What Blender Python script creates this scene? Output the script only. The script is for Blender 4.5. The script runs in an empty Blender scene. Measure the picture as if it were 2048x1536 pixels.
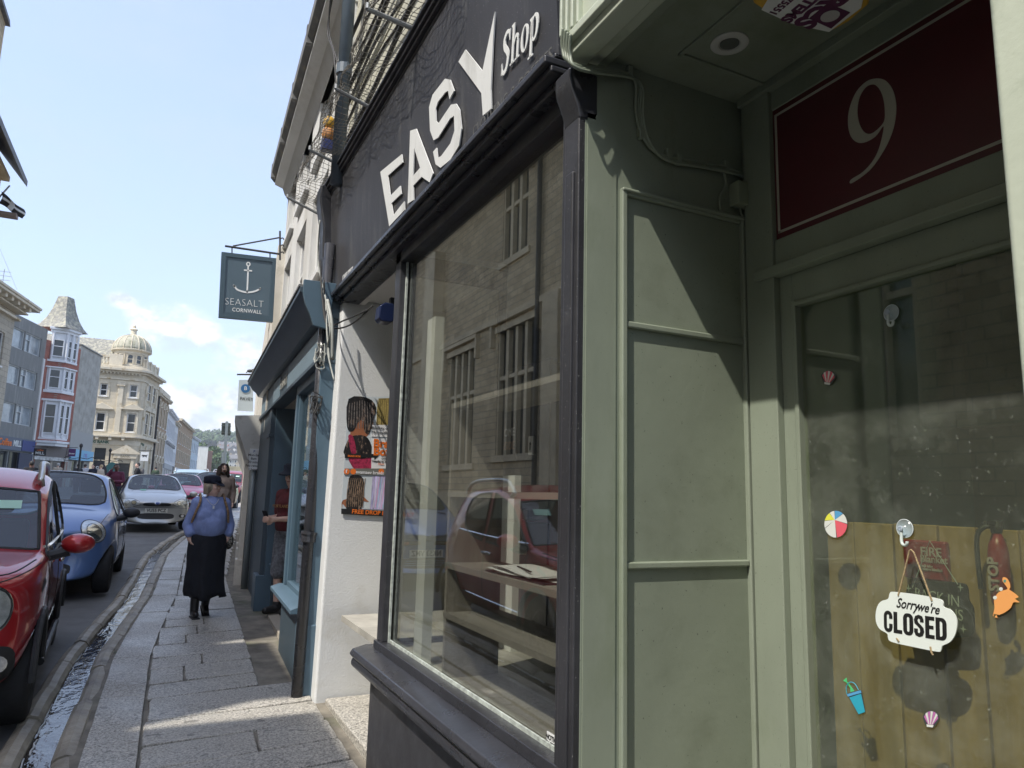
import bpy, bmesh, math, random
from math import radians as R_, sin, cos, pi
from mathutils import Vector, Matrix, Euler
from mathutils.bvhtree import BVHTree
random.seed(11)
scene = bpy.context.scene
# ---------------------------------------------------------------- camera
YAW, PITCH, ROLL, FPX = R_(25.85), R_(8.9), R_(1.45), 1440.0
FW = Vector((sin(YAW)*cos(PITCH), cos(YAW)*cos(PITCH), sin(PITCH)))
_r = Vector((cos(YAW), -sin(YAW), 0)); _u = _r.cross(FW)
RT = _r*cos(ROLL) + _u*sin(ROLL); UP = -_r*sin(ROLL) + _u*cos(ROLL)
cd = bpy.data.cameras.new('camera'); cam = bpy.data.objects.new('camera', cd)
scene.collection.objects.link(cam)
cam.matrix_world = Matrix(((RT.x, UP.x, -FW.x, 0), (RT.y, UP.y, -FW.y, 0), (RT.z, UP.z, -FW.z, 0), (0, 0, 0, 1)))
cd.sensor_width = 36; cd.lens = FPX/2048*36; cd.clip_start = 0.05; cd.clip_end = 5000
scene.camera = cam
def ray(px, py): return FW + RT*((px-1024)/FPX) - UP*((py-768)/FPX)
def onX(px, py, X): r = ray(px, py); return r*(X/r.x)
def onY(px, py, Y): r = ray(px, py); return r*(Y/r.y)
def onZ(px, py, Z): r = ray(px, py); return r*(Z/r.z)
# ---------------------------------------------------------------- sky, sun, exposure
SUN = Vector((-1, -0.45, 1.48)).normalized()           # towards the sun
w = bpy.data.worlds.new('World'); scene.world = w; w.use_nodes = True
nt = w.node_tree; N = nt.nodes; Lk = nt.links; N.clear()
out = N.new('ShaderNodeOutputWorld'); bg = N.new('ShaderNodeBackground'); bg.inputs[1].default_value = 0.14
sky = N.new('ShaderNodeTexSky'); sky.sky_type = 'NISHITA'; sky.sun_disc = False
sky.sun_elevation = math.asin(SUN.z); sky.sun_rotation = math.atan2(SUN.x, SUN.y)
sky.air_density = 1.2; sky.dust_density = 2.2; sky.ozone_density = 2.0; sky.altitude = 20
tc = N.new('ShaderNodeTexCoord')
def wnoise(scale, detail, rough, sx, sy, sz, off=(0, 0, 0)):
    mp = N.new('ShaderNodeMapping'); mp.inputs['Scale'].default_value = (sx, sy, sz); mp.inputs['Location'].default_value = off
    Lk.new(tc.outputs['Generated'], mp.inputs[0]); n = N.new('ShaderNodeTexNoise'); n.inputs['Scale'].default_value = scale
    n.inputs['Detail'].default_value = detail; n.inputs['Roughness'].default_value = rough; Lk.new(mp.outputs[0], n.inputs[0]); return n.outputs[0]
def wramp(src, a, b):
    r = N.new('ShaderNodeMapRange'); r.inputs['From Min'].default_value = a; r.inputs['From Max'].default_value = b
    r.interpolation_type = 'SMOOTHSTEP'; Lk.new(src, r.inputs[0]); return r.outputs[0]
def wmath(op, a, b):
    m = N.new('ShaderNodeMath'); m.operation = op
    for k, v in ((0, a), (1, b)):
        if isinstance(v, (int, float)): m.inputs[k].default_value = v
        else: Lk.new(v, m.inputs[k])
    return m.outputs[0]
def puff(px, py, rad, soft):                          # a cloud centred on one direction of the sky
    d = ray(px, py).normalized(); vd = N.new('ShaderNodeVectorMath'); vd.operation = 'SUBTRACT'; vd.inputs[1].default_value = d
    nz = N.new('ShaderNodeVectorMath'); nz.operation = 'NORMALIZE'; Lk.new(tc.outputs['Generated'], nz.inputs[0]); Lk.new(nz.outputs[0], vd.inputs[0])
    ms = N.new('ShaderNodeVectorMath'); ms.operation = 'MULTIPLY'; ms.inputs[1].default_value = (1, 1, soft); Lk.new(vd.outputs[0], ms.inputs[0])
    ln = N.new('ShaderNodeVectorMath'); ln.operation = 'LENGTH'; Lk.new(ms.outputs[0], ln.inputs[0])
    r = N.new('ShaderNodeMapRange'); r.inputs['From Min'].default_value = rad; r.inputs['From Max'].default_value = 0; Lk.new(ln.outputs[1], r.inputs[0]); return r.outputs[0]
base = None
for a in ((350, 655, .062, 1.5), (300, 640, .04, 1.3), (395, 665, .04, 1.3), (500, 720, .07, 1.5), (380, 810, .06, 1.4), (330, 790, .035, 1.2), (430, 860, .10, 2.2), (350, 850, .07, 1.4), (250, 600, .03, 2), (470, 800, .06, 1.6)):
    p = puff(*a); base = p if base is None else wmath('MAXIMUM', base, p)
n1 = wnoise(30, 9, .62, 1, 1, 1.7)
cl = wramp(wmath('ADD', wmath('MULTIPLY', base, .8), wmath('MULTIPLY', wmath('MULTIPLY', wmath('SUBTRACT', n1, .5), 1.4), wramp(base, 0, .35))), .10, .75)
n2 = wnoise(7, 8, .7, 1, 1, 2.4, (3, 1, 0)); thin = wmath('ADD', wmath('MULTIPLY', wramp(n2, .35, .85), .20), .48)
sepw = N.new('ShaderNodeSeparateXYZ'); Lk.new(tc.outputs['Generated'], sepw.inputs[0])
low = wmath('MULTIPLY', wramp(wmath('MULTIPLY', sepw.outputs[2], -1), -.30, -.02), .30)
n3 = wnoise(24, 5, .6, 1, 1, 1.6, (5, 2, .1))
cc = N.new('ShaderNodeMix'); cc.data_type = 'RGBA'; cc.inputs[6].default_value = (2.2, 2.45, 2.85, 1); cc.inputs[7].default_value = (4.0, 4.0, 3.95, 1); Lk.new(wramp(n3, .38, .62), cc.inputs[0])
hz = N.new('ShaderNodeMix'); hz.data_type = 'RGBA'; hz.inputs[7].default_value = (2.0, 2.3, 3.2, 1); Lk.new(wmath('MAXIMUM', thin, low), hz.inputs[0]); Lk.new(sky.outputs[0], hz.inputs[6])
mx = N.new('ShaderNodeMix'); mx.data_type = 'RGBA'; Lk.new(wmath('MULTIPLY', cl, .9), mx.inputs[0]); Lk.new(hz.outputs[2], mx.inputs[6]); Lk.new(cc.outputs[2], mx.inputs[7])
Lk.new(mx.outputs[2], bg.inputs[0]); Lk.new(bg.outputs[0], out.inputs[0])
sl = bpy.data.lights.new('sun', 'SUN'); sl.energy = 2.1; sl.angle = R_(0.53); sl.color = (1, .95, .87)
so = bpy.data.objects.new('sun', sl); so.rotation_euler = (-SUN).to_track_quat('-Z', 'Y').to_euler(); so.location = (-20, -10, 40); scene.collection.objects.link(so)
vs = scene.view_settings; vs.view_transform = 'Standard'; vs.look = 'None'; vs.gamma = 1; vs.use_curve_mapping = False; vs.exposure = 1.36
scene.cycles.max_bounces = 7; scene.cycles.transparent_max_bounces = 16; scene.cycles.caustics_reflective = False; scene.cycles.caustics_refractive = False
scene.cycles.use_denoising = True
# ---------------------------------------------------------------- materials
def new_mat(name):
    m = bpy.data.materials.new(name); m.use_nodes = True; return m, m.node_tree, m.node_tree.nodes['Principled BSDF']
def c4(c): return (c[0], c[1], c[2], 1)
def nd(t, ty, **kw):
    n = t.nodes.new(ty)
    for k, v in kw.items():
        if k.startswith('i_'):
            key = k[2:].replace('_', ' '); n.inputs[key if not key.isdigit() else int(key)].default_value = v
        else: setattr(n, k, v)
    return n
def noise(t, scale, detail=4, rough=.55, vec=None, stretch=None):
    n = nd(t, 'ShaderNodeTexNoise'); n.inputs['Scale'].default_value = scale; n.inputs['Detail'].default_value = detail; n.inputs['Roughness'].default_value = rough
    if vec is None: vec = nd(t, 'ShaderNodeTexCoord').outputs['Object']
    if stretch:
        m = nd(t, 'ShaderNodeMapping'); m.inputs['Scale'].default_value = stretch; t.links.new(vec, m.inputs[0]); vec = m.outputs[0]
    t.links.new(vec, n.inputs['Vector']); return n.outputs[0]
def mrange(t, src, a, b, c=0., d=1.):
    r = nd(t, 'ShaderNodeMapRange'); r.inputs[1].default_value = a; r.inputs[2].default_value = b; r.inputs[3].default_value = c; r.inputs[4].default_value = d
    t.links.new(src, r.inputs[0]); return r.outputs[0]
def mixc(t, fac, a, b):
    m = nd(t, 'ShaderNodeMix', data_type='RGBA')
    for k, v in ((0, fac), (6, a), (7, b)):
        if isinstance(v, (int, float)): m.inputs[k].default_value = v
        elif isinstance(v, tuple): m.inputs[k].default_value = c4(v)
        else: t.links.new(v, m.inputs[k])
    return m.outputs[2]
def M(name, col, rough=.6, metal=0, var=.0, vs_=3., bump=0., bs=40., dist=.002, coat=0., spec=.5, dirt=None, ds=6., dr=(.55, .75), speck=None, ss=200., stretch=None, emit=0, rvar=0.):
    m, t, b = new_mat(name); col = tuple(col)
    src = col
    if var: src = mixc(t, mrange(t, noise(t, vs_, 5, .6, stretch=stretch), .3, .7), tuple(c*(1-var) for c in col), tuple(min(1, c*(1+var)) for c in col))
    if dirt: src = mixc(t, mrange(t, noise(t, ds, 7, .65, stretch=stretch), dr[0], dr[1]), src, dirt)
    if speck: src = mixc(t, mrange(t, noise(t, ss, 2, .5), .70, .74), src, speck)
    if isinstance(src, tuple): b.inputs['Base Color'].default_value = c4(src)
    else: t.links.new(src, b.inputs['Base Color'])
    b.inputs['Roughness'].default_value = rough; b.inputs['Metallic'].default_value = metal
    if rvar: t.links.new(mrange(t, noise(t, 7, 5), .3, .7, rough-rvar, rough+rvar), b.inputs['Roughness'])
    b.inputs['Specular IOR Level'].default_value = spec
    if coat: b.inputs['Coat Weight'].default_value = coat; b.inputs['Coat Roughness'].default_value = .04
    if bump:
        bp = nd(t, 'ShaderNodeBump'); bp.inputs['Strength'].default_value = bump; bp.inputs['Distance'].default_value = dist
        t.links.new(noise(t, bs, 5, .6, stretch=stretch), bp.inputs['Height']); t.links.new(bp.outputs[0], b.inputs['Normal'])
    return m
def brick(name, c1, c2, mortar, bw, bh, ms=.01, rough=.85, bump=.4, var=.25, off=.5, dirt=None, axis='xz'):
    m, t, b = new_mat(name); s = nd(t, 'ShaderNodeSeparateXYZ'); t.links.new(nd(t, 'ShaderNodeTexCoord').outputs['Object'], s.inputs[0])
    a = nd(t, 'ShaderNodeMath', operation='ADD'); t.links.new(s.outputs[0], a.inputs[0]); t.links.new(s.outputs[1], a.inputs[1])
    cb = nd(t, 'ShaderNodeCombineXYZ'); t.links.new(a.outputs[0], cb.inputs[0]); t.links.new(s.outputs[2], cb.inputs[1])
    # wobble the courses a little
    nz = nd(t, 'ShaderNodeTexNoise'); nz.inputs['Scale'].default_value = 3; t.links.new(cb.outputs[0], nz.inputs[0])
    sc = nd(t, 'ShaderNodeVectorMath', operation='SCALE'); sc.inputs[3].default_value = bh*.18; t.links.new(nz.outputs[1], sc.inputs[0])
    ad = nd(t, 'ShaderNodeVectorMath', operation='ADD'); t.links.new(cb.outputs[0], ad.inputs[0]); t.links.new(sc.outputs[0], ad.inputs[1])
    k = nd(t, 'ShaderNodeTexBrick'); k.offset = off; k.inputs['Scale'].default_value = 1; k.inputs['Mortar Size'].default_value = ms
    k.inputs['Brick Width'].default_value = bw; k.inputs['Row Height'].default_value = bh; k.inputs['Color1'].default_value = c4(c1); k.inputs['Color2'].default_value = c4(c2); k.inputs['Mortar'].default_value = c4(mortar)
    t.links.new(ad.outputs[0], k.inputs[0])
    f = mrange(t, noise(t, 2.2, 6, .65), .3, .7, 1-var, 1+var)
    vm = nd(t, 'ShaderNodeVectorMath', operation='SCALE'); t.links.new(k.outputs[0], vm.inputs[0]); t.links.new(f, vm.inputs[3]); src = vm.outputs[0]
    if dirt: src = mixc(t, mrange(t, noise(t, 1.1, 7, .7), .52, .75, 0, .8), src, dirt)
    t.links.new(src, b.inputs['Base Color']); b.inputs['Roughness'].default_value = rough
    if bump:
        bp = nd(t, 'ShaderNodeBump', invert=True); bp.inputs['Strength'].default_value = bump; bp.inputs['Distance'].default_value = .01
        h = nd(t, 'ShaderNodeMath', operation='ADD'); t.links.new(k.outputs[1], h.inputs[0]); t.links.new(noise(t, 25, 4), h.inputs[1])
        t.links.new(h.outputs[0], bp.inputs['Height']); t.links.new(bp.outputs[0], b.inputs['Normal'])
    return m
def glass(name, tint=(.9, .95, .93), ior=1.9, rough=.0, dust_haze=0., alpha=1.):
    m, t, b = new_mat(name); t.nodes.remove(b); o = [n for n in t.nodes if n.type == 'OUTPUT_MATERIAL'][0]
    tr = nd(t, 'ShaderNodeBsdfTransparent'); tr.inputs[0].default_value = c4(tint); gl = nd(t, 'ShaderNodeBsdfGlossy'); gl.inputs['Roughness'].default_value = rough
    lw = nd(t, 'ShaderNodeLayerWeight'); lw.inputs[0].default_value = .5; mx = nd(t, 'ShaderNodeMixShader'); f0 = ((ior-1)/(ior+1))**2
    pw = nd(t, 'ShaderNodeMath', operation='POWER'); t.links.new(lw.outputs['Facing'], pw.inputs[0]); pw.inputs[1].default_value = 4.5
    t.links.new(mrange(t, pw.outputs[0], 0, 1, f0, 1.), mx.inputs[0]); t.links.new(tr.outputs[0], mx.inputs[1]); t.links.new(gl.outputs[0], mx.inputs[2]); last = mx.outputs[0]
    if dust_haze:
        df = nd(t, 'ShaderNodeBsdfDiffuse'); df.inputs[0].default_value = (.75, .78, .72, 1); m2 = nd(t, 'ShaderNodeMixShader')
        v = mrange(t, noise(t, 3, 8, .75), .45, .8, dust_haze*.5, dust_haze*2.2); sp = mrange(t, noise(t, 70, 3, .6), .66, .72, 0, .5)
        a = nd(t, 'ShaderNodeMath', operation='MULTIPLY'); t.links.new(sp, a.inputs[0]); a.inputs[1].default_value = dust_haze*4
        s = nd(t, 'ShaderNodeMath', operation='ADD'); t.links.new(v, s.inputs[0]); t.links.new(a.outputs[0], s.inputs[1])
        t.links.new(s.outputs[0], m2.inputs[0]); t.links.new(last, m2.inputs[1]); t.links.new(df.outputs[0], m2.inputs[2]); last = m2.outputs[0]
    t.links.new(last, o.inputs[0]); return m
# ---------------------------------------------------------------- mesh builder
class B:
    def __init__(s): s.bm = bmesh.new()
    def box(s, x0, x1, y0, y1, z0, z1, T=None):
        v = [s.bm.verts.new(Vector(p) if T is None else T @ Vector(p)) for p in ((x0,y0,z0),(x1,y0,z0),(x1,y1,z0),(x0,y1,z0),(x0,y0,z1),(x1,y0,z1),(x1,y1,z1),(x0,y1,z1))]
        for f in ((0,3,2,1),(4,5,6,7),(0,1,5,4),(1,2,6,5),(2,3,7,6),(3,0,4,7)): s.bm.faces.new([v[i] for i in f])
        return s
    def face(s, pts): s.bm.faces.new([s.bm.verts.new(p) for p in pts]); return s
    def prism(s, poly, d, T=None):                       # poly: list of 3d points, d: extrusion vector
        d = Vector(d); a = [Vector(p) for p in poly]; b = [p+d for p in a]
        if T is not None: a = [T @ p for p in a]; b = [T @ p for p in b]
        va = [s.bm.verts.new(p) for p in a]; vb = [s.bm.verts.new(p) for p in b]; n = len(a)
        s.bm.faces.new(va[::-1]); s.bm.faces.new(vb)
        for i in range(n): s.bm.faces.new((va[i], va[(i+1) % n], vb[(i+1) % n], vb[i]))
        return s
    def tube(s, pts, r, seg=8, cap=True, r2=None):
        pts = [Vector(p) for p in pts]; n = len(pts); rings = []; prev = None
        for i, p in enumerate(pts):
            d = (pts[min(i+1, n-1)]-pts[max(i-1, 0)]).normalized()
            if prev is None: a = d.orthogonal().normalized()
            else: a = (prev-d*prev.dot(d)).normalized()
            prev = a; b = d.cross(a); rr = r if r2 is None else r+(r2-r)*i/max(1, n-1)
            rings.append([s.bm.verts.new(p+(a*cos(2*pi*k/seg)+b*sin(2*pi*k/seg))*rr) for k in range(seg)])
        for i in range(n-1):
            for k in range(seg): s.bm.faces.new((rings[i][k], rings[i][(k+1) % seg], rings[i+1][(k+1) % seg], rings[i+1][k]))
        if cap: s.bm.faces.new(rings[0][::-1]); s.bm.faces.new(rings[-1])
        return s
    def lathe(s, prof, c=(0, 0, 0), seg=24, axis='z', T=None):
        rings = []
        for r, z in prof:
            ring = []
            for k in range(seg):
                a = 2*pi*k/seg; p = Vector((r*cos(a), r*sin(a), z))
                if axis == 'x': p = Vector((p.z, p.x, p.y))
                if axis == 'y': p = Vector((p.x, p.z, p.y))
                p = p+Vector(c); ring.append(s.bm.verts.new(p if T is None else T @ p))
            rings.append(ring)
        for i in range(len(rings)-1):
            for k in range(seg): s.bm.faces.new((rings[i][k], rings[i][(k+1) % seg], rings[i+1][(k+1) % seg], rings[i+1][k]))
        s.bm.faces.new(rings[0][::-1]); s.bm.faces.new(rings[-1]); return s
    def ell(s, c, r, sub=2, T=None):
        m = Matrix.Translation(c) @ Matrix.Diagonal((r[0], r[1], r[2], 1))
        if T is not None: m = T @ m
        bmesh.ops.create_icosphere(s.bm, subdivisions=sub, radius=1, matrix=m); return s
    def cap(s, a, b, ra, rb):                            # tapered capsule
        t = bmesh.new(); a = Vector(a); b = Vector(b)
        bmesh.ops.create_icosphere(t, subdivisions=2, radius=ra, matrix=Matrix.Translation(a)); bmesh.ops.create_icosphere(t, subdivisions=2, radius=rb, matrix=Matrix.Translation(b))
        r = bmesh.ops.convex_hull(t, input=t.verts); bmesh.ops.delete(t, geom=list({e for e in r['geom_interior'] if isinstance(e, bmesh.types.BMVert)}), context='VERTS')
        me = bpy.data.meshes.new('t'); t.to_mesh(me); s.bm.from_mesh(me); bpy.data.meshes.remove(me); t.free(); return s
    def build(s, name, mat, parent=None, smooth=False, bevel=0, seg=2, world=True, wn=False):
        bmesh.ops.recalc_face_normals(s.bm, faces=s.bm.faces) if len(s.bm.faces) < 40000 else None
        me = bpy.data.meshes.new(name); s.bm.to_mesh(me); s.bm.free(); return link(name, me, mat, parent, smooth, bevel, seg, world)
def link(name, me, mat, parent=None, smooth=False, bevel=0, seg=2, world=True):
    me.materials.clear() if mat else None
    for mm in (mat if isinstance(mat, (list, tuple)) else [mat]): me.materials.append(mm)
    for p in me.polygons: p.use_smooth = smooth
    me.name = name; o = bpy.data.objects.new(name, me); scene.collection.objects.link(o)
    if bevel:
        bv = o.modifiers.new('bevel', 'BEVEL'); bv.width = bevel; bv.segments = seg; bv.limit_method = 'ANGLE'; bv.angle_limit = R_(40)
        for p in me.polygons: p.use_smooth = True
        bv.harden_normals = True
    if parent is not None:
        o.parent = parent
        if world and parent.type == 'EMPTY': o.matrix_parent_inverse = base_mat(parent).inverted()
    return o
def base_mat(o): return Matrix.Translation(o.location) @ o.rotation_euler.to_matrix().to_4x4()
def tag(o, label, cat, group=None):
    o['label'] = label; o['category'] = cat
    if group: o['group'] = group
    return o
def thing(name, label, cat, loc=(0, 0, 0), rz=0, group=None):
    o = bpy.data.objects.new(name, None); scene.collection.objects.link(o); o.empty_display_size = .2
    o.location = loc; o.rotation_euler = (0, 0, rz); return tag(o, label, cat, group)
def struct(o, kind='structure'): o['kind'] = kind; return o
def kids(o): return [c for c in scene.collection.objects if c.parent == o]
def dup(root, loc, rz=None, label=None):
    r = root.copy(); scene.collection.objects.link(r); r.location = loc
    if rz is not None: r.rotation_euler = (0, 0, rz)
    if label: r['label'] = label
    for ch in kids(root):
        c = ch.copy(); scene.collection.objects.link(c); c.parent = r
        for g in kids(ch):
            d = g.copy(); scene.collection.objects.link(d); d.parent = c
    return r
def ev_mesh(o):
    bpy.context.view_layer.update(); dg = bpy.context.evaluated_depsgraph_get(); me = bpy.data.meshes.new_from_object(o.evaluated_get(dg)); return me
def drop(o):
    d = o.data; bpy.data.objects.remove(o)
def plane_T(o, u, v):                                    # local x -> u, y -> v, z -> u x v
    u = Vector(u).normalized(); v = Vector(v); v = (v-u*v.dot(u)).normalized(); n = u.cross(v); o = Vector(o)
    return Matrix(((u.x, v.x, n.x, o.x), (u.y, v.y, n.y, o.y), (u.z, v.z, n.z, o.z), (0, 0, 0, 1)))
def text(name, s, size, T, mat, parent, ext=.001, bold=0., shear=0., ax='CENTER', sx=1., spacing=1., world=True):
    cu = bpy.data.curves.new(name, 'FONT'); cu.body = s; cu.size = size; cu.extrude = ext; cu.offset = bold; cu.shear = shear; cu.align_x = ax; cu.align_y = 'CENTER'; cu.space_character = spacing; cu.resolution_u = 3
    o = bpy.data.objects.new(name, cu); scene.collection.objects.link(o); me = ev_mesh(o); bpy.data.objects.remove(o)
    me.transform(T @ Matrix.Diagonal((sx, 1, 1, 1))); return link(name, me, mat, parent, world=world)
def shape(name, loops, T, mat, parent, ext=.001, world=True, bev=0):   # filled 2-D outline with holes
    cu = bpy.data.curves.new(name, 'CURVE'); cu.dimensions = '2D'; cu.fill_mode = 'BOTH'; cu.extrude = ext; cu.bevel_depth = bev
    for lp in loops:
        sp = cu.splines.new('POLY'); sp.points.add(len(lp)-1); sp.use_cyclic_u = True
        for i, p in enumerate(lp): sp.points[i].co = (p[0], p[1], 0, 1)
    o = bpy.data.objects.new(name, cu); scene.collection.objects.link(o); me = ev_mesh(o); bpy.data.objects.remove(o)
    me.transform(T); return link(name, me, mat, parent, world=world)
def spl(pts, n=12, closed=False):                        # Catmull-Rom through 2-D or 3-D points
    P = [Vector(p) for p in pts]; m = len(P); outp = []
    for i in range(m if closed else m-1):
        p0, p1, p2, p3 = (P[(i-1) % m], P[i], P[(i+1) % m], P[(i+2) % m]) if closed else (P[max(i-1, 0)], P[i], P[i+1], P[min(i+2, m-1)])
        for k in range(n):
            t = k/n; outp.append(.5*((2*p1)+(-p0+p2)*t+(2*p0-5*p1+4*p2-p3)*t*t+(-p0+3*p1-3*p2+p3)*t**3))
    if not closed: outp.append(P[-1])
    return outp
def organic(b, name, mat, parent, vox=.012, it=4, world=False, fac=.5):   # fuse the pieces into one continuous skin
    me = bpy.data.meshes.new('t'); b.bm.to_mesh(me); b.bm.free(); o = bpy.data.objects.new('t', me); scene.collection.objects.link(o)
    r = o.modifiers.new('r', 'REMESH'); r.mode = 'VOXEL'; r.voxel_size = vox; s = o.modifiers.new('s', 'SMOOTH'); s.factor = fac; s.iterations = it
    m2 = ev_mesh(o); bpy.data.objects.remove(o); return link(name, m2, mat, parent, smooth=True, world=world)
# ================================================================ ground, road, gutter, pavement
def gz(Y): return -1.54+.025*min(Y, 64)+.004*max(Y-64, 0)
KP = [(-14, -.6), (0, -.5), (3, -.47), (5, -.44), (7, -.40), (8.5, -.28), (10, -.14), (14.8, .10), (18.5, .55), (22, 1.15), (26, 1.75), (34, 2.9), (45, 4.8), (60, 7.5)]
def kx(Y):
    for (a, xa), (b, xb) in zip(KP, KP[1:]):
        if Y <= b:
            t = (Y-a)/(b-a); t2 = max(0, min(1, t)); return xa+(xb-xa)*t2
    return KP[-1][1]
asphalt = M('asphalt', (.15, .148, .143), .8, var=.25, vs_=1.2, bump=.5, bs=160, dist=.004, speck=(.2, .2, .19), ss=170, dirt=(.12, .115, .11), ds=.7, dr=(.5, .75), rvar=.1)
granite, t, b = new_mat('granite')
_c = mixc(t, mrange(t, noise(t, 75, 4, .8), .38, .62), (.055, .052, .048), (.74, .70, .62))
_c = mixc(t, mrange(t, noise(t, 1.3, 5, .6), .3, .7, 0, .55), _c, (.40, .37, .315))
_c = mixc(t, mrange(t, noise(t, .6, 6, .7), .55, .75, 0, .75), _c, (.22, .195, .15))
_c = mixc(t, mrange(t, noise(t, 11, 2, .4), .68, .72, 0, .6), _c, (.09, .085, .075))
_c = mixc(t, mrange(t, noise(t, 17, 1, .4), .70, .73, 0, .5), _c, (.6, .58, .52))
t.links.new(_c, b.inputs['Base Color']); t.links.new(mrange(t, noise(t, 1.7, 5, .6), .35, .65, .30, .62), b.inputs['Roughness'])
bp = nd(t, 'ShaderNodeBump'); bp.inputs['Strength'].default_value = .75; bp.inputs['Distance'].default_value = .006
t.links.new(noise(t, 60, 4, .7), bp.inputs['Height']); t.links.new(bp.outputs[0], b.inputs['Normal'])
kerbm = M('kerb_granite', (.33, .29, .225), .55, var=.35, vs_=4, bump=.8, bs=45, dist=.008, speck=(.4, .39, .36), ss=120, dirt=(.07, .062, .052), ds=3, rvar=.12)
mortar = M('mortar_bed', (.20, .18, .145), .9, var=.4, vs_=5, bump=.6, bs=60, dist=.005, dirt=(.06, .08, .03), ds=2.3)
# one ground sheet out to the horizon
bm = bmesh.new(); xs = [-900, -400, -150, -60, -30, -15, -5, 0, 5, 15, 30, 60, 150, 400, 900]; ys = [-60, -20, 0, 10, 20, 40, 60, 80, 100, 130, 160, 220, 300, 450, 700, 1500]
def gh(x, y):
    z = gz(min(y, 130))-.09
    if y > 130: z += min((y-130)*.012, 7)
    return z
vv = [[bm.verts.new((x, y, gh(x, y))) for x in xs] for y in ys]
for i in range(len(ys)-1):
    for j in range(len(xs)-1): bm.faces.new((vv[i][j], vv[i][j+1], vv[i+1][j+1], vv[i+1][j]))
me = bpy.data.meshes.new('road'); bm.to_mesh(me); bm.free(); struct(link('road', me, asphalt))
# the sunlit paved square further up the street
sq = B(); sq.face([(-9, 27, gz(27)-.084), (-1.6, 27, gz(27)-.084), (-.2, 45, gz(45)-.084), (4, 90, gz(90)-.084), (-14, 90, gz(90)-.084)])
struct(sq.build('square_paving', brick('square_setts', (.34, .31, .27), (.27, .25, .22), (.16, .15, .13), .5, .25, .02, .7, .2)))
def stones(name, off0, off1, ztop, zbot, mat, y0, y1, length, bev, seed, drop_outer=0.):
    rnd = random.Random(seed); bb = B(); y = y0
    while y < y1:
        L = length*rnd.uniform(.75, 1.25)*(1 if y < 12 else 1.6); e = min(y+L-.012, y1); n = 3; dz = rnd.uniform(-.008, .008); dx = rnd.uniform(-.008, .008)
        rows = []
        for k in range(n+1):
            yy = y+.006+(e-y)*k/n; x = kx(yy)+dx; g = gz(yy)+dz
            xm0 = x+off0; xm1 = x+off1; wdt = off1-off0
            prof = [(xm0, zbot), (xm0, ztop-drop_outer-.03), (xm0+wdt*.18, ztop-.012-drop_outer*.3), (xm0+wdt*.5, ztop), (xm1-wdt*.18, ztop-.012), (xm1, ztop-.04), (xm1, zbot)]
            end = .94 if k in (0, n) else 1
            rows.append([bb.bm.verts.new((px, yy, g+pz*(1 if j in (0, 6) else 1)-(0.012 if k in (0, n) and 0 < j < 6 else 0))) for j, (px, pz) in enumerate(prof)])
        for k in range(n):
            for j in range(6): bb.bm.faces.new((rows[k][j], rows[k][j+1], rows[k+1][j+1], rows[k+1][j]))
        bb.bm.faces.new(rows[0][::-1]); bb.bm.faces.new(rows[-1]); y += L
    return struct(bb.build(name, mat, smooth=False))
stones('kerb', -.205, -.070, .005, -.3, kerbm, -4, 44, .75, .02, 3, .03)
stones('gutter_edge', .075, .205, .0, -.3, kerbm, -4, 44, .95, .02, 4)
wm, t, b = new_mat('gutter_water'); b.inputs['Base Color'].default_value = (.05, .045, .04, 1); b.inputs['Roughness'].default_value = .06; b.inputs['Specular IOR Level'].default_value = 1.
foam = mixc(t, mrange(t, noise(t, 14, 6, .7, stretch=(1, .22, 1)), .64, .72), (.05, .043, .036), (.6, .62, .64)); t.links.new(foam, b.inputs['Base Color'])
bp = nd(t, 'ShaderNodeBump'); bp.inputs['Strength'].default_value = .5; bp.inputs['Distance'].default_value = .02; t.links.new(noise(t, 9, 3, .55, stretch=(1, .5, 1)), bp.inputs['Height']); t.links.new(bp.outputs[0], b.inputs['Normal'])
wt = B(); ysw = [-4+k*.5 for k in range(97)]
rows = [[wt.bm.verts.new((kx(y)+o, y, gz(y)-.055)) for o in (-.085, .085)] for y in ysw]
for a_, b_ in zip(rows, rows[1:]): wt.bm.faces.new((a_[0], a_[1], b_[1], b_[0]))
struct(wt.build('water', wm))
fo = B(); rnd = random.Random(9)
for k in range(60):
    y0 = -1+k*.35; n_ = rnd.randrange(4, 8); x0 = -.065+rnd.uniform(-.01, .02); fo.tube([(kx(y0+j*.06)+x0+rnd.uniform(-.006, .006), y0+j*.06, gz(y0+j*.06)-.053) for j in range(n_)], rnd.uniform(.003, .007), 5)
struct(fo.build('foam', M('foam_white', (.6, .62, .62), .6), smooth=True), 'stuff')
bed = B(); rows = [[bed.bm.verts.new((x, y, gz(y)-.022)) for x in (kx(y)+.15, 14+kx(y))] for y in [-4+k for k in range(64)]]
for a_, b_ in zip(rows, rows[1:]): bed.bm.faces.new((a_[0], a_[1], b_[1], b_[0]))
struct(bed.build('pavement_bed', mortar))
sb = B(); rnd = random.Random(5)
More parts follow.
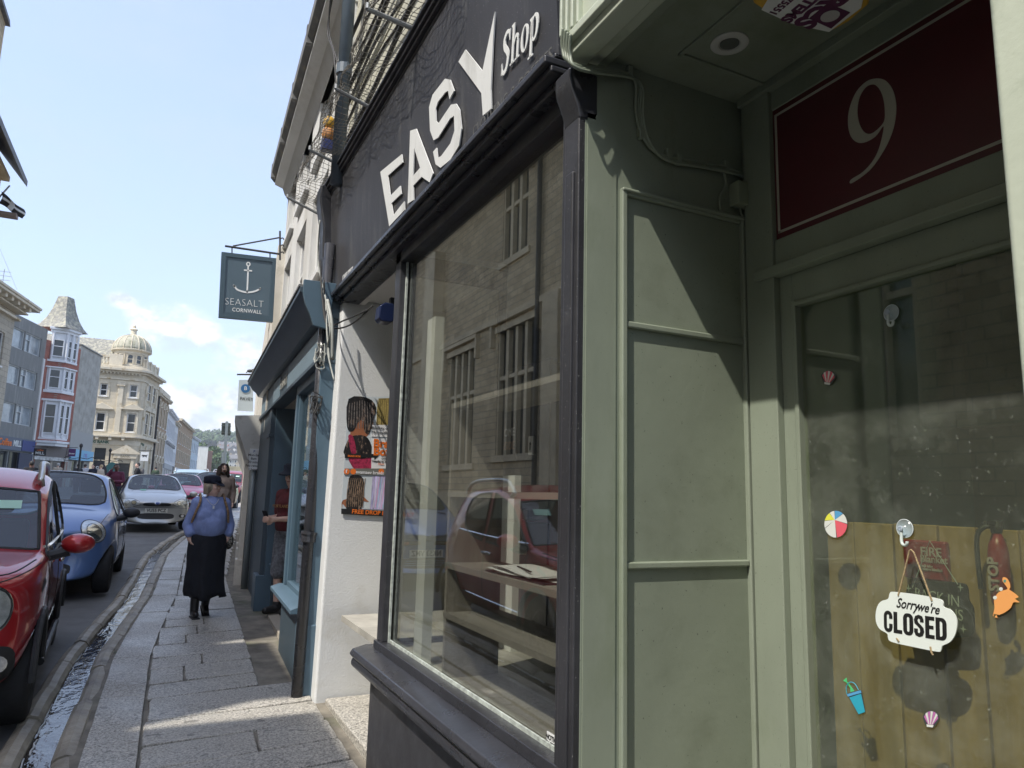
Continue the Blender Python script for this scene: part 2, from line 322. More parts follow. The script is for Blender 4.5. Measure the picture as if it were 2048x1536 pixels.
def slab(pts):                                           # pts: 4 corners (x, y), slightly domed chamfered stone
    cx = sum(p[0] for p in pts)/4; cy = sum(p[1] for p in pts)/4; tilt = (rnd.uniform(-.006, .006), rnd.uniform(-.006, .006)); h0 = rnd.uniform(-.004, .004)
    ring = []
    for i in range(4):
        a = pts[i]; c = pts[(i+1) % 4]
        for k in range(6):
            s = k/6; x = a[0]+(c[0]-a[0])*s; y = a[1]+(c[1]-a[1])*s; j = rnd.uniform(-.004, .004); ln = math.hypot(cx-x, cy-y)
            x += (cx-x)/ln*(j+(.006 if k == 0 else 0)); y += (cy-y)/ln*(j+(.006 if k == 0 else 0)); ring.append((x, y))
    lev = []
    for ins, z in ((0, -.03), (0, -.005), (.005, .0)):
        vs2 = []
        for x, y in ring:
            ln = math.hypot(cx-x, cy-y); xx = x+(cx-x)/ln*ins; yy = y+(cy-y)/ln*ins
            vs2.append(sb.bm.verts.new((xx, yy, gz(yy)+z+h0+tilt[0]*(xx-cx)+tilt[1]*(yy-cy))))
        lev.append(vs2)
    m = len(ring)
    for a_, b_ in zip(lev, lev[1:]):
        for k in range(m): sb.bm.faces.new((a_[k], a_[(k+1) % m], b_[(k+1) % m], b_[k]))
    sb.bm.faces.new(lev[-1])
y = -1.2
while y < 40:                                            # long border slabs beside the gutter
    L = rnd.uniform(.9, 1.5); g = .005; slab([(kx(y)+.215, y+g), (kx(y)+.485, y+g+.015), (kx(y+L)+.485, y+L-g+.015), (kx(y+L)+.215, y+L-g)]); y += L
y = -1.0
def bx(Y): return 1.22 if Y < 5.4 else (1.0+.038*(Y-5.4) if Y < 11 else 1.21+(Y-11)*.11)
while y < 40:
    L = rnd.uniform(.30, .52) if y < 14 else rnd.uniform(.5, .9); g = .006; sl_ = .12
    xa = lambda Y: kx(Y)+.492+(.0 if int(Y*3) % 3 else .02); x1 = bx(y)-(.20 if y > 5.4 else .12)
    wdt = x1-xa(y); cuts = [0, 1] if rnd.random() < .55 else [0, rnd.uniform(.3, .65), 1]
    for c0, c1 in zip(cuts, cuts[1:]):
        A_ = xa(y)+wdt*c0+g; C_ = xa(y)+wdt*c1-g; slab([(A_, y+g+c0*sl_), (C_, y+g+c1*sl_), (C_+.01, y+L-g+c1*sl_), (A_+.01, y+L-g+c0*sl_)])
    y += L
struct(sb.build('pavement', granite))
st = B(); st.box(1.17, 1.95, 4.02, 5.23, gz(4)-.3, gz(4)+.045); struct(st.build('entrance_step', granite, bevel=.012))
st = B(); st.box(1.10, 1.9, .62, 1.86, gz(1)-.3, gz(1)+.06); struct(st.build('door_step', granite, bevel=.012))
# ================================================================ paints and stone
black = M('black_paint', (.034, .034, .038), .42, var=.35, vs_=2, bump=.35, bs=26, dist=.003, dirt=(.07, .07, .07), ds=5, dr=(.62, .8), speck=(.2, .2, .19), ss=130, rvar=.1)
blackg = M('black_gloss_paint', (.036, .037, .043), .3, var=.2, bump=.3, bs=18, dist=.003, rvar=.08)
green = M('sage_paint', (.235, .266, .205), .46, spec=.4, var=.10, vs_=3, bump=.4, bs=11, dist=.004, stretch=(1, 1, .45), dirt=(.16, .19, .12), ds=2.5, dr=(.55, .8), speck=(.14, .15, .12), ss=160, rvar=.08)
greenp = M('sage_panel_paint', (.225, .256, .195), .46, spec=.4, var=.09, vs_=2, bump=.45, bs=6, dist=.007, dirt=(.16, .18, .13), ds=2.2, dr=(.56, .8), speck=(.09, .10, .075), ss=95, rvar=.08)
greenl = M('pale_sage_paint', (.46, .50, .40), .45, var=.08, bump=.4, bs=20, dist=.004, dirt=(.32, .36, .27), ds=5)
render = M('white_render', (.66, .67, .66), .9, var=.05, vs_=2, bump=.6, bs=85, dist=.004, dirt=(.5, .48, .42), ds=1.6, dr=(.58, .8))
bluep = M('blue_grey_paint', (.085, .138, .18), .42, var=.1, bump=.2, bs=20, dist=.002, dirt=(.15, .2, .24), ds=4, dr=(.62, .85))
blued = M('dark_blue_grey_paint', (.05, .075, .095), .45, var=.12, bump=.2, bs=20, dist=.002)
bluel = M('pale_blue_fascia', (.17, .235, .28), .5, var=.06)
rendw = M('painted_render', (.66, .66, .64), .85, var=.07, vs_=1, bump=.4, bs=15, dist=.006, dirt=(.42, .40, .35), ds=1.1, dr=(.5, .8), stretch=(1, 1, .4))
lead = M('weathered_lead', (.17, .17, .165), .75, var=.3, vs_=3, bump=.5, bs=20, dist=.01, dirt=(.3, .26, .16), ds=6)
white = M('white_paint', (.72, .72, .70), .55, var=.04)
whites = M('white_vinyl', (.74, .75, .74), .5, var=.02)
steel = M('grey_steel', (.30, .31, .31), .45, .6, var=.1)
wire = M('rusty_wire', (.16, .15, .13), .6, .5, var=.3)
cable = M('grey_cable', (.32, .33, .30), .6, var=.2); cabk = M('black_cable', (.03, .03, .03), .6)
wood = M('treated_board', (.23, .145, .055), .7, var=.35, vs_=9, bump=.5, bs=30, dist=.004, stretch=(1, 1, .08), dirt=(.12, .09, .04), ds=5)
oak = M('grey_oak_laminate', (.29, .27, .24), .55, var=.3, vs_=14, stretch=(1, .1, .1), bump=.2, bs=60, dist=.001)
oakv = M('grey_oak_upright', (.30, .275, .24), .55, var=.3, vs_=16, stretch=(1, 1, .06), bump=.2, bs=60, dist=.001)
dark = M('dark_interior', (.035, .037, .037), .8, var=.3); plaster = M('interior_plaster', (.34, .35, .32), .9, var=.1)
plasterg = M('interior_green_wall', (.22, .30, .22), .8, var=.1)
rub = M('black_rubber', (.015, .015, .016), .6)
shopglass = glass('shop_glass', (.97, .98, .95), 2.75, 0, .004); doorglass = glass('door_glass', (.86, .90, .78), 1.75, 0, .06)  # on the door, dust also imitates a hazy reflection of the wall
FX = 1.149
# ================================================================ black corner shop
shop = thing('shopfront', 'black painted shopfront with large white EASY lettering, big window and granite entrance step', 'shop', (FX, 3.7, gz(3.7)))
Y0, Y1, YE = 1.885, 4.02, 5.62          # window from Y0 to Y1, entrance Y1 to 5.25, fascia end YE
b = B(); b.box(FX-.01, FX+.06, Y0+.08, Y1, gz(3)-.1, -.90); b.build('stall_riser', black, shop)
b = B(); b.prism([(FX-.095, Y0+.06, -.895), (FX-.11, Y0+.06, -.875), (FX-.095, Y0+.06, -.85), (FX-.02, Y0+.06, -.832), (FX+.08, Y0+.06, -.832), (FX+.08, Y0+.06, -.895)], (0, Y1+.10-Y0-.06, 0))
b.tube([(FX-.06, Y0+.06, -.925), (FX-.06, Y1+.12, -.925)], .034, 14); s_ = b.build('sill', blackg, shop, bevel=.006)
b = B(); b.box(FX-.005, FX+.06, Y0+.1, Y1, -.832, -.79); b.build('glazing_ledge', blackg, shop, bevel=.004)
b = B(); b.box(FX+.012, FX+.10, Y1-.10, Y1, -.79, 1.42); b.box(FX+.012, FX+.10, Y0+.12, Y1, 1.335, 1.43); b.build('window_frame', black, shop, bevel=.005)
b = B(); b.box(FX+.045, FX+.055, Y1-.118, Y1-.10, -.79, 1.335); b.box(FX+.05, FX+.058, Y0+.12, Y1-.1, -.79, -.775); b.build('peeling_bead', M('peeling_putty', (.42, .46, .42), .8, var=.4, vs_=30, dirt=(.1, .1, .1), ds=25), shop)
b = B(); b.box(FX+.062, FX+.068, Y0+.10, Y1-.10, -.79, 1.335); b.build('window_pane', shopglass, shop)
b = B(); b.box(FX-.02, FX+.05, Y0-.005, Y0+.085, gz(2)-.1, 1.30); b.box(FX-.03, FX-.015, Y0+.015, Y0+.065, -1.2, 1.05); b.box(FX, FX+.10, Y0+.08, Y0+.135, gz(2)-.1, 1.34); b.build('pilaster', black, shop, bevel=.006)
# console at the near end of the fascia and the scrolled one at the far end
def console(y0, y1, top):
    pr = [(FX+.05, top-.15), (FX-.02, top-.15), (FX-.03, top-.11), (FX-.055, top-.05), (FX-.06, top-.02), (FX-.06, top+.02), (FX+.05, top+.02)]
    bb = B(); bb.prism([(x, y0, z) for x, z in pr], (0, y1-y0, 0)); return bb
console(Y0-.01, Y0+.09, 1.375).build('near_console', blackg, shop, bevel=.008)
b = B(); pr = [(FX+.05, 1.22), (FX-.02, 1.25), (FX-.05, 1.55), (FX-.13, 1.85), (FX-.14, 2.1), (FX-.18, 2.30), (FX-.18, 2.44), (FX+.05, 2.44)]
b.prism([(x, YE-.02, z) for x, z in pr], (0, .17, 0)); b.build('scroll_bracket', black, shop, bevel=.015)
b = B(); b.prism([(FX-.045, Y0+.09, 1.49), (FX-.10, Y0+.09, 2.44), (FX+.1, Y0+.09, 2.44), (FX+.1, Y0+.09, 1.49)], (0, YE-.02-Y0-.09, 0)); b.build('fascia_board', M('fascia_black', (.040, .040, .045), .5, var=.3, vs_=2, bump=.3, bs=12, dist=.004, dirt=(.085, .085, .085), ds=9, dr=(.52, .72), stretch=(1, 1, .18), speck=(.3, .3, .29), ss=150), shop)
b = B()
for dx, z0, z1 in ((.075, 1.43, 1.455), (.10, 1.455, 1.485), (.06, 1.485, 1.505), (.035, 1.40, 1.43)): b.box(FX-dx, FX+.1, Y0+.09, YE-.02, z0, z1)
b.build('lower_moulding', blackg, shop, bevel=.007)
b = B()
for dx, z0, z1 in ((.10, 2.36, 2.385), (.12, 2.385, 2.41), (.135, 2.41, 2.44), (.15, 2.44, 2.46)): b.box(FX-dx, FX+.1, Y0-.02, YE+.12, z0, z1)
b.build('cornice', black, shop, bevel=.006)
b = B(); b.box(FX+.10, FX+.75, Y1+.003, 5.25, 1.43, 1.47); b.box(FX+.10, FX+.14, Y1+.003, 5.25, 1.40, 1.43); b.build('entrance_ceiling', rendw, shop)
# lettering: traced on the leaning fascia
FT = plane_T((FX-.045-.004, 4.3, 1.49), (0, -1, 0), (-.055, 0, .95))
FTi = FT.inverted(); FN = FT.to_3x3() @ Vector((0, 0, 1)); FO = FT.translation
def onF(px, py): r = ray(px, py); p = r*(FO.dot(FN)/r.dot(FN)); q = FTi @ p; return (q.x, q.y)
letterm = M('letter_white', (.72, .73, .71), .5, var=.04, dirt=(.5, .5, .47), ds=5, stretch=(1, 1, .3))
L_E = [(763, 344), (806, 309), (808, 325), (778, 352), (783, 392), (803, 372), (805, 388), (785, 407), (789, 431), (811, 403), (812, 420), (781, 453)]
L_A = [(823, 262), (835, 258), (869, 347), (862, 365), (846, 354), (829, 372), (830, 400), (818, 408)]; L_Ah = [(831, 296), (843, 336), (829, 352)]
L_S = [(912, 184), (905, 160), (893, 158), (866, 193), (861, 220), (864, 264), (870, 277), (884, 262), (900, 234), (908, 219), (912, 262), (905, 285), (893, 301), (880, 305), (883, 320), (875, 298), (869, 302), (873, 325), (886, 336), (900, 325), (919, 298), (926, 270), (923, 225), (913, 208), (896, 220), (881, 246), (875, 240), (874, 212), (884, 187), (898, 178), (902, 195)]
L_Y = [(920, 124), (934, 100), (968, 143), (993, 24), (989, 90), (985, 180), (986, 218), (969, 232), (966, 187)]
def loop(L): return [onF(*p) for p in L]
L_S = [(911, 182), (903, 160), (893, 158), (868, 190), (861, 215), (863, 262), (870, 281), (879, 276), (903, 238), (911, 232), (912, 262), (904, 287), (885, 313), (878, 316), (876, 296), (869, 304), (874, 329), (884, 336), (904, 320), (921, 292), (926, 258), (922, 220), (915, 208), (905, 210), (880, 247), (875, 243), (874, 218), (879, 204), (893, 186), (899, 182), (902, 199)]
for nm, lps in (('letter', [loop(L_E)]), ('letter', [loop(L_A), loop(L_Ah)]), ('letter', [loop(L_S)]), ('letter', [loop(L_Y)])): shape(nm, lps, FT @ Matrix.Translation((0, 0, .005)), letterm, shop, .003)
def textF(s, p0, p1, size, mat, shear=0, bold=0, sx=1., name='lettering'):          # text whose left end is at pixel p0, right end at p1
    a = Vector(onF(*p0)); c = Vector(onF(*p1)); d = (c-a).normalized(); T = FT @ Matrix(((d.x, -d.y, 0, a.x), (d.y, d.x, 0, a.y), (0, 0, 1, .006), (0, 0, 0, 1)))
    return text(name, s, size, T, mat, shop, .001, bold, shear, 'LEFT', sx)
def brush(pts, w0, w1=None, n=8):                       # a broad-nib stroke: width runs w0 at the ends to w1 in the middle
    P = [Vector((p.x, p.y)) for p in spl([(*q, 0) for q in pts], n)]; w1 = w0 if w1 is None else w1; L, Rr = [], []
    for i, p in enumerate(P):
        d = (P[min(i+1, len(P)-1)]-P[max(i-1, 0)]).normalized(); nn = Vector((-d.y, d.x)); ww = (w0+(w1-w0)*math.sin(pi*i/(len(P)-1)))/2; L.append(p+nn*ww); Rr.append(p-nn*ww)
    return [(q.x, q.y) for q in L+Rr[::-1]]
ring_ = lambda cx, cy, rx, ry: [(cx+rx*cos(k*pi/9), cy+ry*sin(k*pi/9)) for k in range(18)]
GL = {'S': ([[brush([(.50, .80), (.46, .96), (.28, 1.0), (.12, .88), (.16, .68), (.34, .52), (.46, .34), (.38, .08), (.20, .0), (.05, .08), (.02, .24)], .05, .17)], [[(.50, .72), (.56, .72), (.56, 1.0), (.51, 1.0)]], [[(-.02, -.01), (.03, -.01), (.04, .30), (-.02, .30)]]], .66),
      'h': ([[[(.07, 0), (.22, 0), (.22, 1.02), (.0, 1.02), (.0, .98), (.07, .94)]], [[(-.02, 0), (.31, 0), (.31, .05), (-.02, .05)]], [brush([(.2, .45), (.32, .62), (.46, .60), (.50, .44)], .05, .10)], [[(.43, .0), (.57, .0), (.57, .48), (.43, .48)]], [[(.35, 0), (.66, 0), (.66, .05), (.35, .05)]]], .72),
      'o': ([[ring_(.27, .31, .27, .34), ring_(.27, .31, .125, .29)]], .60),
      'p': ([[[(.07, -.35), (.22, -.35), (.22, .62), (.0, .62), (.0, .58), (.07, .54)]], [[(-.02, -.35), (.31, -.35), (.31, -.30), (-.02, -.30)]], [ring_(.34, .31, .25, .33), ring_(.31, .31, .13, .26)]], .6)}
a = Vector(onF(1005, 152)); c = Vector(onF(1078, 72)); d = (c-a).normalized(); n_ = Vector((-d.y, d.x)); L_ = (c-a).length; x_ = 0; hS = .150; tot = .66+.72+.60+.58
for ch in 'Shop':
    for lp in GL[ch][0]:
        shape('letter', [[tuple(a+d*(L_*(x_+gx+.18*gy)/tot)+n_*gy*hS) for gx, gy in q] for q in lp], FT @ Matrix.Translation((0, 0, .004)), letterm, shop, .002)
    x_ += GL[ch][1]
textF('CLOTHING & COFFEES', (948, 268), (1086, 130), .075, M('faded_letter', (.12, .12, .115), .6, var=.4, vs_=40), 0, 0, .92)
textF('1 DUKE STREET', (686, 560), (712, 537), .075, whites, 0, .001, .62)
# upper storey: grey wall, window box and cables above the cornice
b = B(); b.box(FX+.02, FX+.3, 1.3, 5.62, 2.44, 7.5); b.build('upper_wall', M('weathered_boarding', (.30, .29, .24), .8, var=.3, vs_=5, stretch=(1, .15, 2), bump=.6, bs=15, dist=.01), shop)
b = B()
for k in range(16): b.box(FX-.005+.004*(k % 2), FX+.02, 1.3, 5.6, 2.46+k*.17, 2.61+k*.17)
b.build('weatherboard', M('pale_boarding', (.50, .49, .40), .75, var=.3, vs_=4, stretch=(1, .12, 2), bump=.6, bs=15, dist=.01, dirt=(.2, .19, .13), ds=4), shop)
b = B(); b.box(FX-.06, FX+.02, 2.4, 3.9, 3.2, 3.28); b.box(FX-.03, FX+.02, 2.45, 2.53, 3.28, 4.6); b.box(FX-.03, FX+.02, 3.77, 3.85, 3.28, 4.6); b.box(FX-.03, FX+.02, 3.1, 3.16, 3.28, 4.6); b.box(FX-.025, FX+.02, 2.45, 3.85, 3.9, 3.96); f_ = b.build('window', white, shop, bevel=.005)
b = B(); b.box(FX-.014, FX-.008, 2.5, 3.8, 3.25, 4.6); b.build('pane', glass('upper_pane', (.3, .33, .33), 2.2), f_)
# interior room seen through the glass
b = B(); b.box(FX+.07, FX+3.8, 1.93, 5.1, -.87, -.83); b.build('window_platform', M('display_floor', (.42, .40, .35), .6, var=.25, vs_=5), shop)
b = B(); b.box(FX+3.8, FX+3.86, 1.2, 8, -1.5, 1.6); b.box(FX+.10, FX+3.8, 1.930, 1.948, -1.5, 1.6); b.box(FX+1.2, FX+3.8, 7.6, 7.7, -1.5, 1.6); b.build('interior_wall', plaster, shop)
b = B(); b.box(FX+.1, FX+3.86, 1.94, 8, 1.48, 1.52); b.build('interior_ceiling', plaster, shop)
b = B(); b.box(FX+.09, FX+.14, 3.50, 3.62, -.83, .93); b.build('interior_post', M('interior_white_post', (.8, .82, .77), .7, var=.05), shop)
# glazed entrance return, interior door with long handle
b = B(); b.box(FX+.10, FX+.75, Y1+.002, Y1+.04, 1.30, 1.43); b.box(FX+.70, FX+.75, Y1+.002, Y1+.04, gz(4), 1.43); b.box(FX+.1, FX+.7, Y1+.002, Y1+.04, -1.44, -.80); b.build('return_frame', black, shop, bevel=.004)
b = B(); b.box(FX+.1, FX+.7, Y1+.018, Y1+.022, -.80, 1.30); b.build('return_pane', shopglass, shop)
# alarm sounder under the entrance ceiling
pc = onY(777, 622, 4.3); t_ = thing('alarm_sensor', 'small dark blue faceted sensor box under the white entrance ceiling', 'alarm', pc)
b = B(); b.prism([(-.06, 0, -.05), (-.055, 0, .03), (-.02, 0, .055), (.06, 0, .05), (.06, 0, -.04), (.02, 0, -.07), (-.04, 0, -.07)], (0, .10, 0)); b.build('housing', M('sensor_blue', (.01, .018, .06), .3), t_, bevel=.008, world=False)
b = B(); b.box(.02, .05, .03, .07, .05, .10); b.build('bracket', rub, t_, world=False)
# rendered pier between the two shops
pier = B(); pier.prism([(1.10, 5.25, gz(5.2)-.1), (1.13, 5.25, 1.44), (1.95, 5.25, 1.44), (1.95, 5.25, gz(5.2)-.1)], (0, .24, 0))
tag(pier.build('wall_pier', render, bevel=.02, seg=3), 'rough white rendered pier with a hair poster between the two shopfronts', 'wall')
# ---------------- poster
YP = 5.244
def PP(px, py): p = onY(px, py, YP); return (p.x, p.z)
PT = plane_T((0, YP, 0), (1, 0, 0), (0, 0, 1))
def pm(n, c, **k): return M(n, c, .5, **k)
post = thing('poster', 'tall hair braiding poster with orange lettering on the white pier', 'poster', (1.3, YP, .3))
def sh(nm, pts, mat, dz, par=post, ext=.0006, n=0):
    lp = [PP(*p) for p in pts]
    if n: lp = [tuple(q)[:2] for q in spl([(x, y, 0) for x, y in lp], n, True)]
    return shape(nm, [lp], PT @ Matrix.Translation((0, 0, dz)), mat, par, ext)
back = sh('sheet', [(697, 795), (800, 792), (800, 1033), (682, 1028)], pm('poster_paper', (.55, .6, .62), var=.1), .002)
hair = M('poster_braids', (.012, .010, .010), .5, var=.9, vs_=60, dirt=(.22, .15, .11), ds=45, dr=(.56, .62), stretch=(1, 1, .35)); skin_p = pm('poster_skin', (.35, .13, .06), var=.2); magenta = pm('poster_magenta', (.30, .02, .06), var=.7, vs_=60)
blond = M('poster_blond', (.25, .19, .06), .5, var=.8, vs_=70, stretch=(1, 1, .15)); pastel = M('poster_pastel', (.45, .4, .6), .5, var=.6, vs_=60, stretch=(1, 1, .1), dirt=(.1, .25, .5), ds=50); org = pm('poster_orange', (.75, .17, .02)); blk = pm('poster_black', (.012, .012, .012)); wht = pm('poster_white', (.75, .75, .75)); gry = pm('poster_grey', (.16, .16, .14))
sh('picture', [(712, 838), (735, 845), (748, 835), (738, 868), (722, 875), (700, 870)], skin_p, .003, n=3)
sh('picture', [(697, 798), (735, 796), (752, 815), (745, 845), (738, 868), (728, 862), (726, 840), (716, 845), (706, 862), (694, 855)], hair, .0042, n=3)
sh('picture', [(757, 797), (785, 796), (785, 850), (752, 850)], blond, .003)
sh('picture', [(693, 885), (705, 872), (730, 872), (742, 890), (742, 915), (690, 912)], hair, .0052, n=3); sh('picture', [(697, 912), (742, 914), (739, 944), (712, 942)], magenta, .0046, n=3); sh('picture', [(696, 872), (706, 874), (712, 905), (703, 908)], magenta, .0062, n=3)
sh('picture', [(744, 850), (790, 850), (790, 875), (742, 873)], wht, .0056); sh('picture', [(744, 877), (790, 877), (790, 938), (742, 937)], wht, .0056)
sh('picture', [(689, 908), (748, 908), (748, 903), (757, 912), (748, 920), (748, 915), (689, 916)], blk, .007)
sh('picture', [(689, 937), (790, 937), (790, 950), (688, 950)], gry, .0062)
sh('picture', [(686, 1000), (694, 998), (694, 1018), (740, 1018), (738, 1004), (724, 990), (700, 992), (683, 1005), (683, 1018)], skin_p, .0032); sh('picture', [(700, 952), (722, 952), (728, 975), (722, 1017), (692, 1017), (697, 975)], hair, .0045, n=3)
sh('picture', [(745, 952), (790, 952), (790, 1020), (740, 1018)], pastel, .0032); sh('picture', [(682, 1017), (790, 1022), (790, 1034), (682, 1028)], blk, .0062)
for x0 in range(699, 748, 5): sh('braid', brush([(x0, 800+abs(x0-722)*.3), (x0+(x0-722)*.05, 825), (x0+(x0-722)*.12, 858-abs(x0-716)*.2)], 1.2, 1.8, 4), M('braid_grey%d' % x0, (.16, .14, .13), .4, var=.8, vs_=90), .0047)  # printed strands in a lighter grey
for x0 in range(694, 728, 4): sh('braid', brush([(x0+4, 956), (x0, 985), (x0-1, 1014)], .8, 1.3, 4), M('braid_tan%d' % x0, (.25, .17, .11), .4, var=.8, vs_=90), .005)
for x0 in range(755, 790, 4): sh('braid', brush([(x0, 800), (x0-2, 848)], .8, 1.2, 4), M('braid_gold%d' % x0, (.42, .33, .12), .4, var=.6, vs_=90), .0035); sh('braid', brush([(x0, 955), (x0-9, 1016)], .8, 1.2, 4), M('braid_pastel%d' % x0, ((.7, .35, .5), (.3, .6, .7), (.65, .65, .7))[x0 % 3], .4), .0037)
def textP(s, px, py, size, mat, dz=.0085, bold=0, sx=1., px2=None, ax='LEFT'):
    x, z = PP(px, py); d = Vector((1, 0))
    if px2: x2, z2 = PP(*px2); d = Vector((x2-x, z2-z)).normalized()
    T = PT @ Matrix(((d.x, -d.y, 0, x), (d.y, d.x, 0, z), (0, 0, 1, dz), (0, 0, 0, 1))); return text('lettering', s, size, T, mat, post, .0004, bold, 0, ax, sx)
textP('FREE DROP IN CONSULT', 703, 1023, .042, org, bold=.001, px2=(770, 1027)); textP('Braid', 746, 887, .085, org, bold=.003); textP('Box', 746, 903, .085, org, bold=.003)
textP('Booksy on Box', 742, 855, .033, blk); textP('My profile..', 742, 864, .033, blk); textP('evamaev braids', 711, 944, .034, wht, bold=.0006, px2=(755, 946)); textP('OPEN', 762, 917, .022, blk); textP('Tuesday to Sat', 743, 922, .02, blk, bold=.0006); textP('10am', 755, 928, .022, org); textP('BRAID BOX', 695, 912, .018, org, bold=.0005)
for cx in (693, 706, 762):
    x, z = PP(cx, 943); shape('icon', [[(x+.021*cos(a/10*pi), z+.021*sin(a/10*pi)) for a in range(20)]], PT @ Matrix.Translation((0, 0, .0076)), org, post, .0004)
textP('f', 691, 943, .035, wht, .009, .001)
# ---------------- shelf unit inside the window
XS = 1.235
shelf = thing('shelf_unit', 'open grey oak shelving unit standing in the shop window', 'shelves', (XS+.2, 2.6, -.83))
b = B(); b.box(XS, XS+.27, 3.18, 3.205, -.83, .43); b.build('upright', oakv, shelf); b = B(); b.box(XS, XS+.27, 1.95, 1.975, -.83, .43); b.build('upright', oakv, shelf)
for z in (.43, .015, -.31, -.53): b = B(); b.box(XS-.002, XS+.27, 1.95, 3.207, z-.022, z+.003); b.build('shelf', oak, shelf)
b = B(); b.box(XS, XS+.27, 1.976, 3.179, -.829, -.815); b.build('base_board', oak, shelf)
pp = thing('paperwork', 'stack of white papers and a magazine on the third shelf', 'papers', (XS+.12, 2.55, -.307))
rnd = random.Random(2)
b = B(); b.box(XS+.02, XS+.22, 2.30, 2.80, -.307, -.300); b.build('magazine', M('magazine_cover', (.05, .03, .04), .3, var=.8, vs_=30), pp)
for k in range(5):
    a = rnd.uniform(-.15, .15); T = Matrix.Translation((XS+.12+rnd.uniform(-.02, .02), 2.55+rnd.uniform(-.05, .05), -.298+k*.004)) @ Matrix.Rotation(a, 4, 'Z')
    b = B(); g = [[b.bm.verts.new(T @ Vector((-.10+.2*i/4, -.2+.4*j/8, .012*sin(j*.7+k)*(.3+.2*k)*.5+.006*i/4))) for i in range(5)] for j in range(9)]
    for j in range(8):
        for i in range(4): b.bm.faces.new((g[j][i], g[j][i+1], g[j+1][i+1], g[j+1][i]))
    b.build('sheet', whites, pp, smooth=True)
pn = B(); pn.tube([(XS+.05, 2.45, -.275), (XS+.08, 2.62, -.272)], .004, 6); tag(pn.build('pen', rub), 'dark pen lying on the white papers in the window', 'pen')
# inner glazed door behind the shelves
XI = 2.35
idr = thing('interior_door', 'dark framed inner shop door with a long pale pull handle', 'door', (XI, 3.9, -1.4))
def IX(px, py): p = onX(px, py, XI); return p.y, p.z
b = B()
ya, _z = IX(1100, 900); yb, _z = IX(1010, 900); b.box(XI, XI+.05, ya-.9, ya, -1.4, .9); b.box(XI-.01, XI+.05, ya, yb, -1.4, .95); b.build('door_leaf', M('door_charcoal', (.04, .045, .05), .4), idr)
y_, z_ = IX(1050, 1025); y2, z2 = IX(1050, 1108); b = B(); b.box(XI-.09, XI-.05, y_-.06, y_, z2, z_); b.box(XI-.09, XI, y_-.06, y_, z_-.05, z_+.02); b.box(XI-.09, XI, y_-.06, y_, z2, z2+.06); b.build('handle', white, idr, bevel=.01)
y_, z_ = IX(1068, 891); b = B(); b.box(XI-.03, XI-.011, y_-.035, y_+.035, z_-.065, z_+.065); pl = b.build('lock_plate', whites, idr, bevel=.006)
b = B(); b.lathe([(.012, 0), (.012, .004)], (XI-.032, y_, z_+.01), 10, 'x'); b.box(XI-.034, XI-.0301, y_-.005, y_+.005, z_-.035, z_+.005); b.build('keyhole', rub, pl)
XW = 1.80; lw_ = B(); lw_.box(XW, XW+.04, *sorted((onX(958, 1100, XW).y, onX(1026, 1100, XW).y)), -.95, .12); tag(lw_.build('sun_patch_panel', M('pale_panel', (.82, .83, .80), .8)), 'added pale panel standing in for a sunlit patch behind the lower shelves', 'panel')  # pale panel added where the sun reaches, to give a bright patch
y_, z_ = IX(1020, 880); sg = B(); sg.box(XI-.03, XI-.02, y_-.16, y_+.1, z_-.16, z_+.14); sg_ = tag(sg.build('notice', M('notice_black', (.03, .03, .03), .5)), 'small dark COME notice inside behind the shop window', 'notice')
text('lettering', 'COME', .085, plane_T((XI-.032, y_-.02, z_+.05), (0, -1, 0), (0, 0, 1)), M('notice_letters', (.5, .5, .48), .5), sg_, .0005); text('lettering', 'INSIDE', .085, plane_T((XI-.032, y_-.02, z_-.05), (0, -1, 0), (0, 0, 1)), M('notice_orange', (.4, .2, .08), .5), sg_, .0005)
y_, z_ = 1.99+.09, -.70; p = onX(1105, 1505, FX+.061); st_ = B(); st_.box(FX+.0585, FX+.0605, p.y-.03, p.y+.035, p.z-.055, p.z+.055); ss_ = tag(st_.build('glass_sticker', whites), 'small white glass notice sticker low in the window corner', 'sticker')
for k in range(5): text('lettering', ('NOTICE', 'SAFETY', 'GLASS', '|||||||', '|||||')[k], .022, plane_T((FX+.058, p.y, p.z+.04-.02*k), (0, -1, 0), (0, 0, 1)), blk, ss_, .0003, .0008)
# ================================================================ sage green shop doorway, number 9
XD, YR, YN, ZL = 1.834, 1.879, .625, 1.41
gs = thing('green_shop', 'sage green painted shop entrance with a maroon panel numbered 9 above its glazed door', 'shop', (1.5, 1.2, gz(1.2)))
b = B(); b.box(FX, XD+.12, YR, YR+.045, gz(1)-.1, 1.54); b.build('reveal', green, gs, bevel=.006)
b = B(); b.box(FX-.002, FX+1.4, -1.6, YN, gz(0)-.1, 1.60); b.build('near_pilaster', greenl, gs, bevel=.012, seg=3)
def RX(px, py): p = onY(px, py, YR); return p.x, p.z
mw = .022
b = B()
for x0, x1, z0, z1 in ((1.285, 1.307, gz(1), 1.01), (1.800, 1.822, gz(1), 1.01)): b.box(x0, x1, YR-.022, YR, z0, z1)
for z in (1.00, .555, -.20): b.box(1.307, 1.80, YR-.018, YR, z-.010, z+.012)
b.box(1.285, 1.822, YR-.026, YR, 1.0, 1.014); b.build('panel_moulding', green, gs, bevel=.006, seg=3)
b = B()
for z0, z1 in ((.567, .988), (-.188, .545), (gz(1), -.21)): b.box(1.307, 1.80, YR-.004, YR, z0, z1)
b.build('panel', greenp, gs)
b = B(); b.box(1.16, 1.162+.11, YR-.004, YR-.0005, gz(1), 1.25); b.build('worn_strip', green, gs)
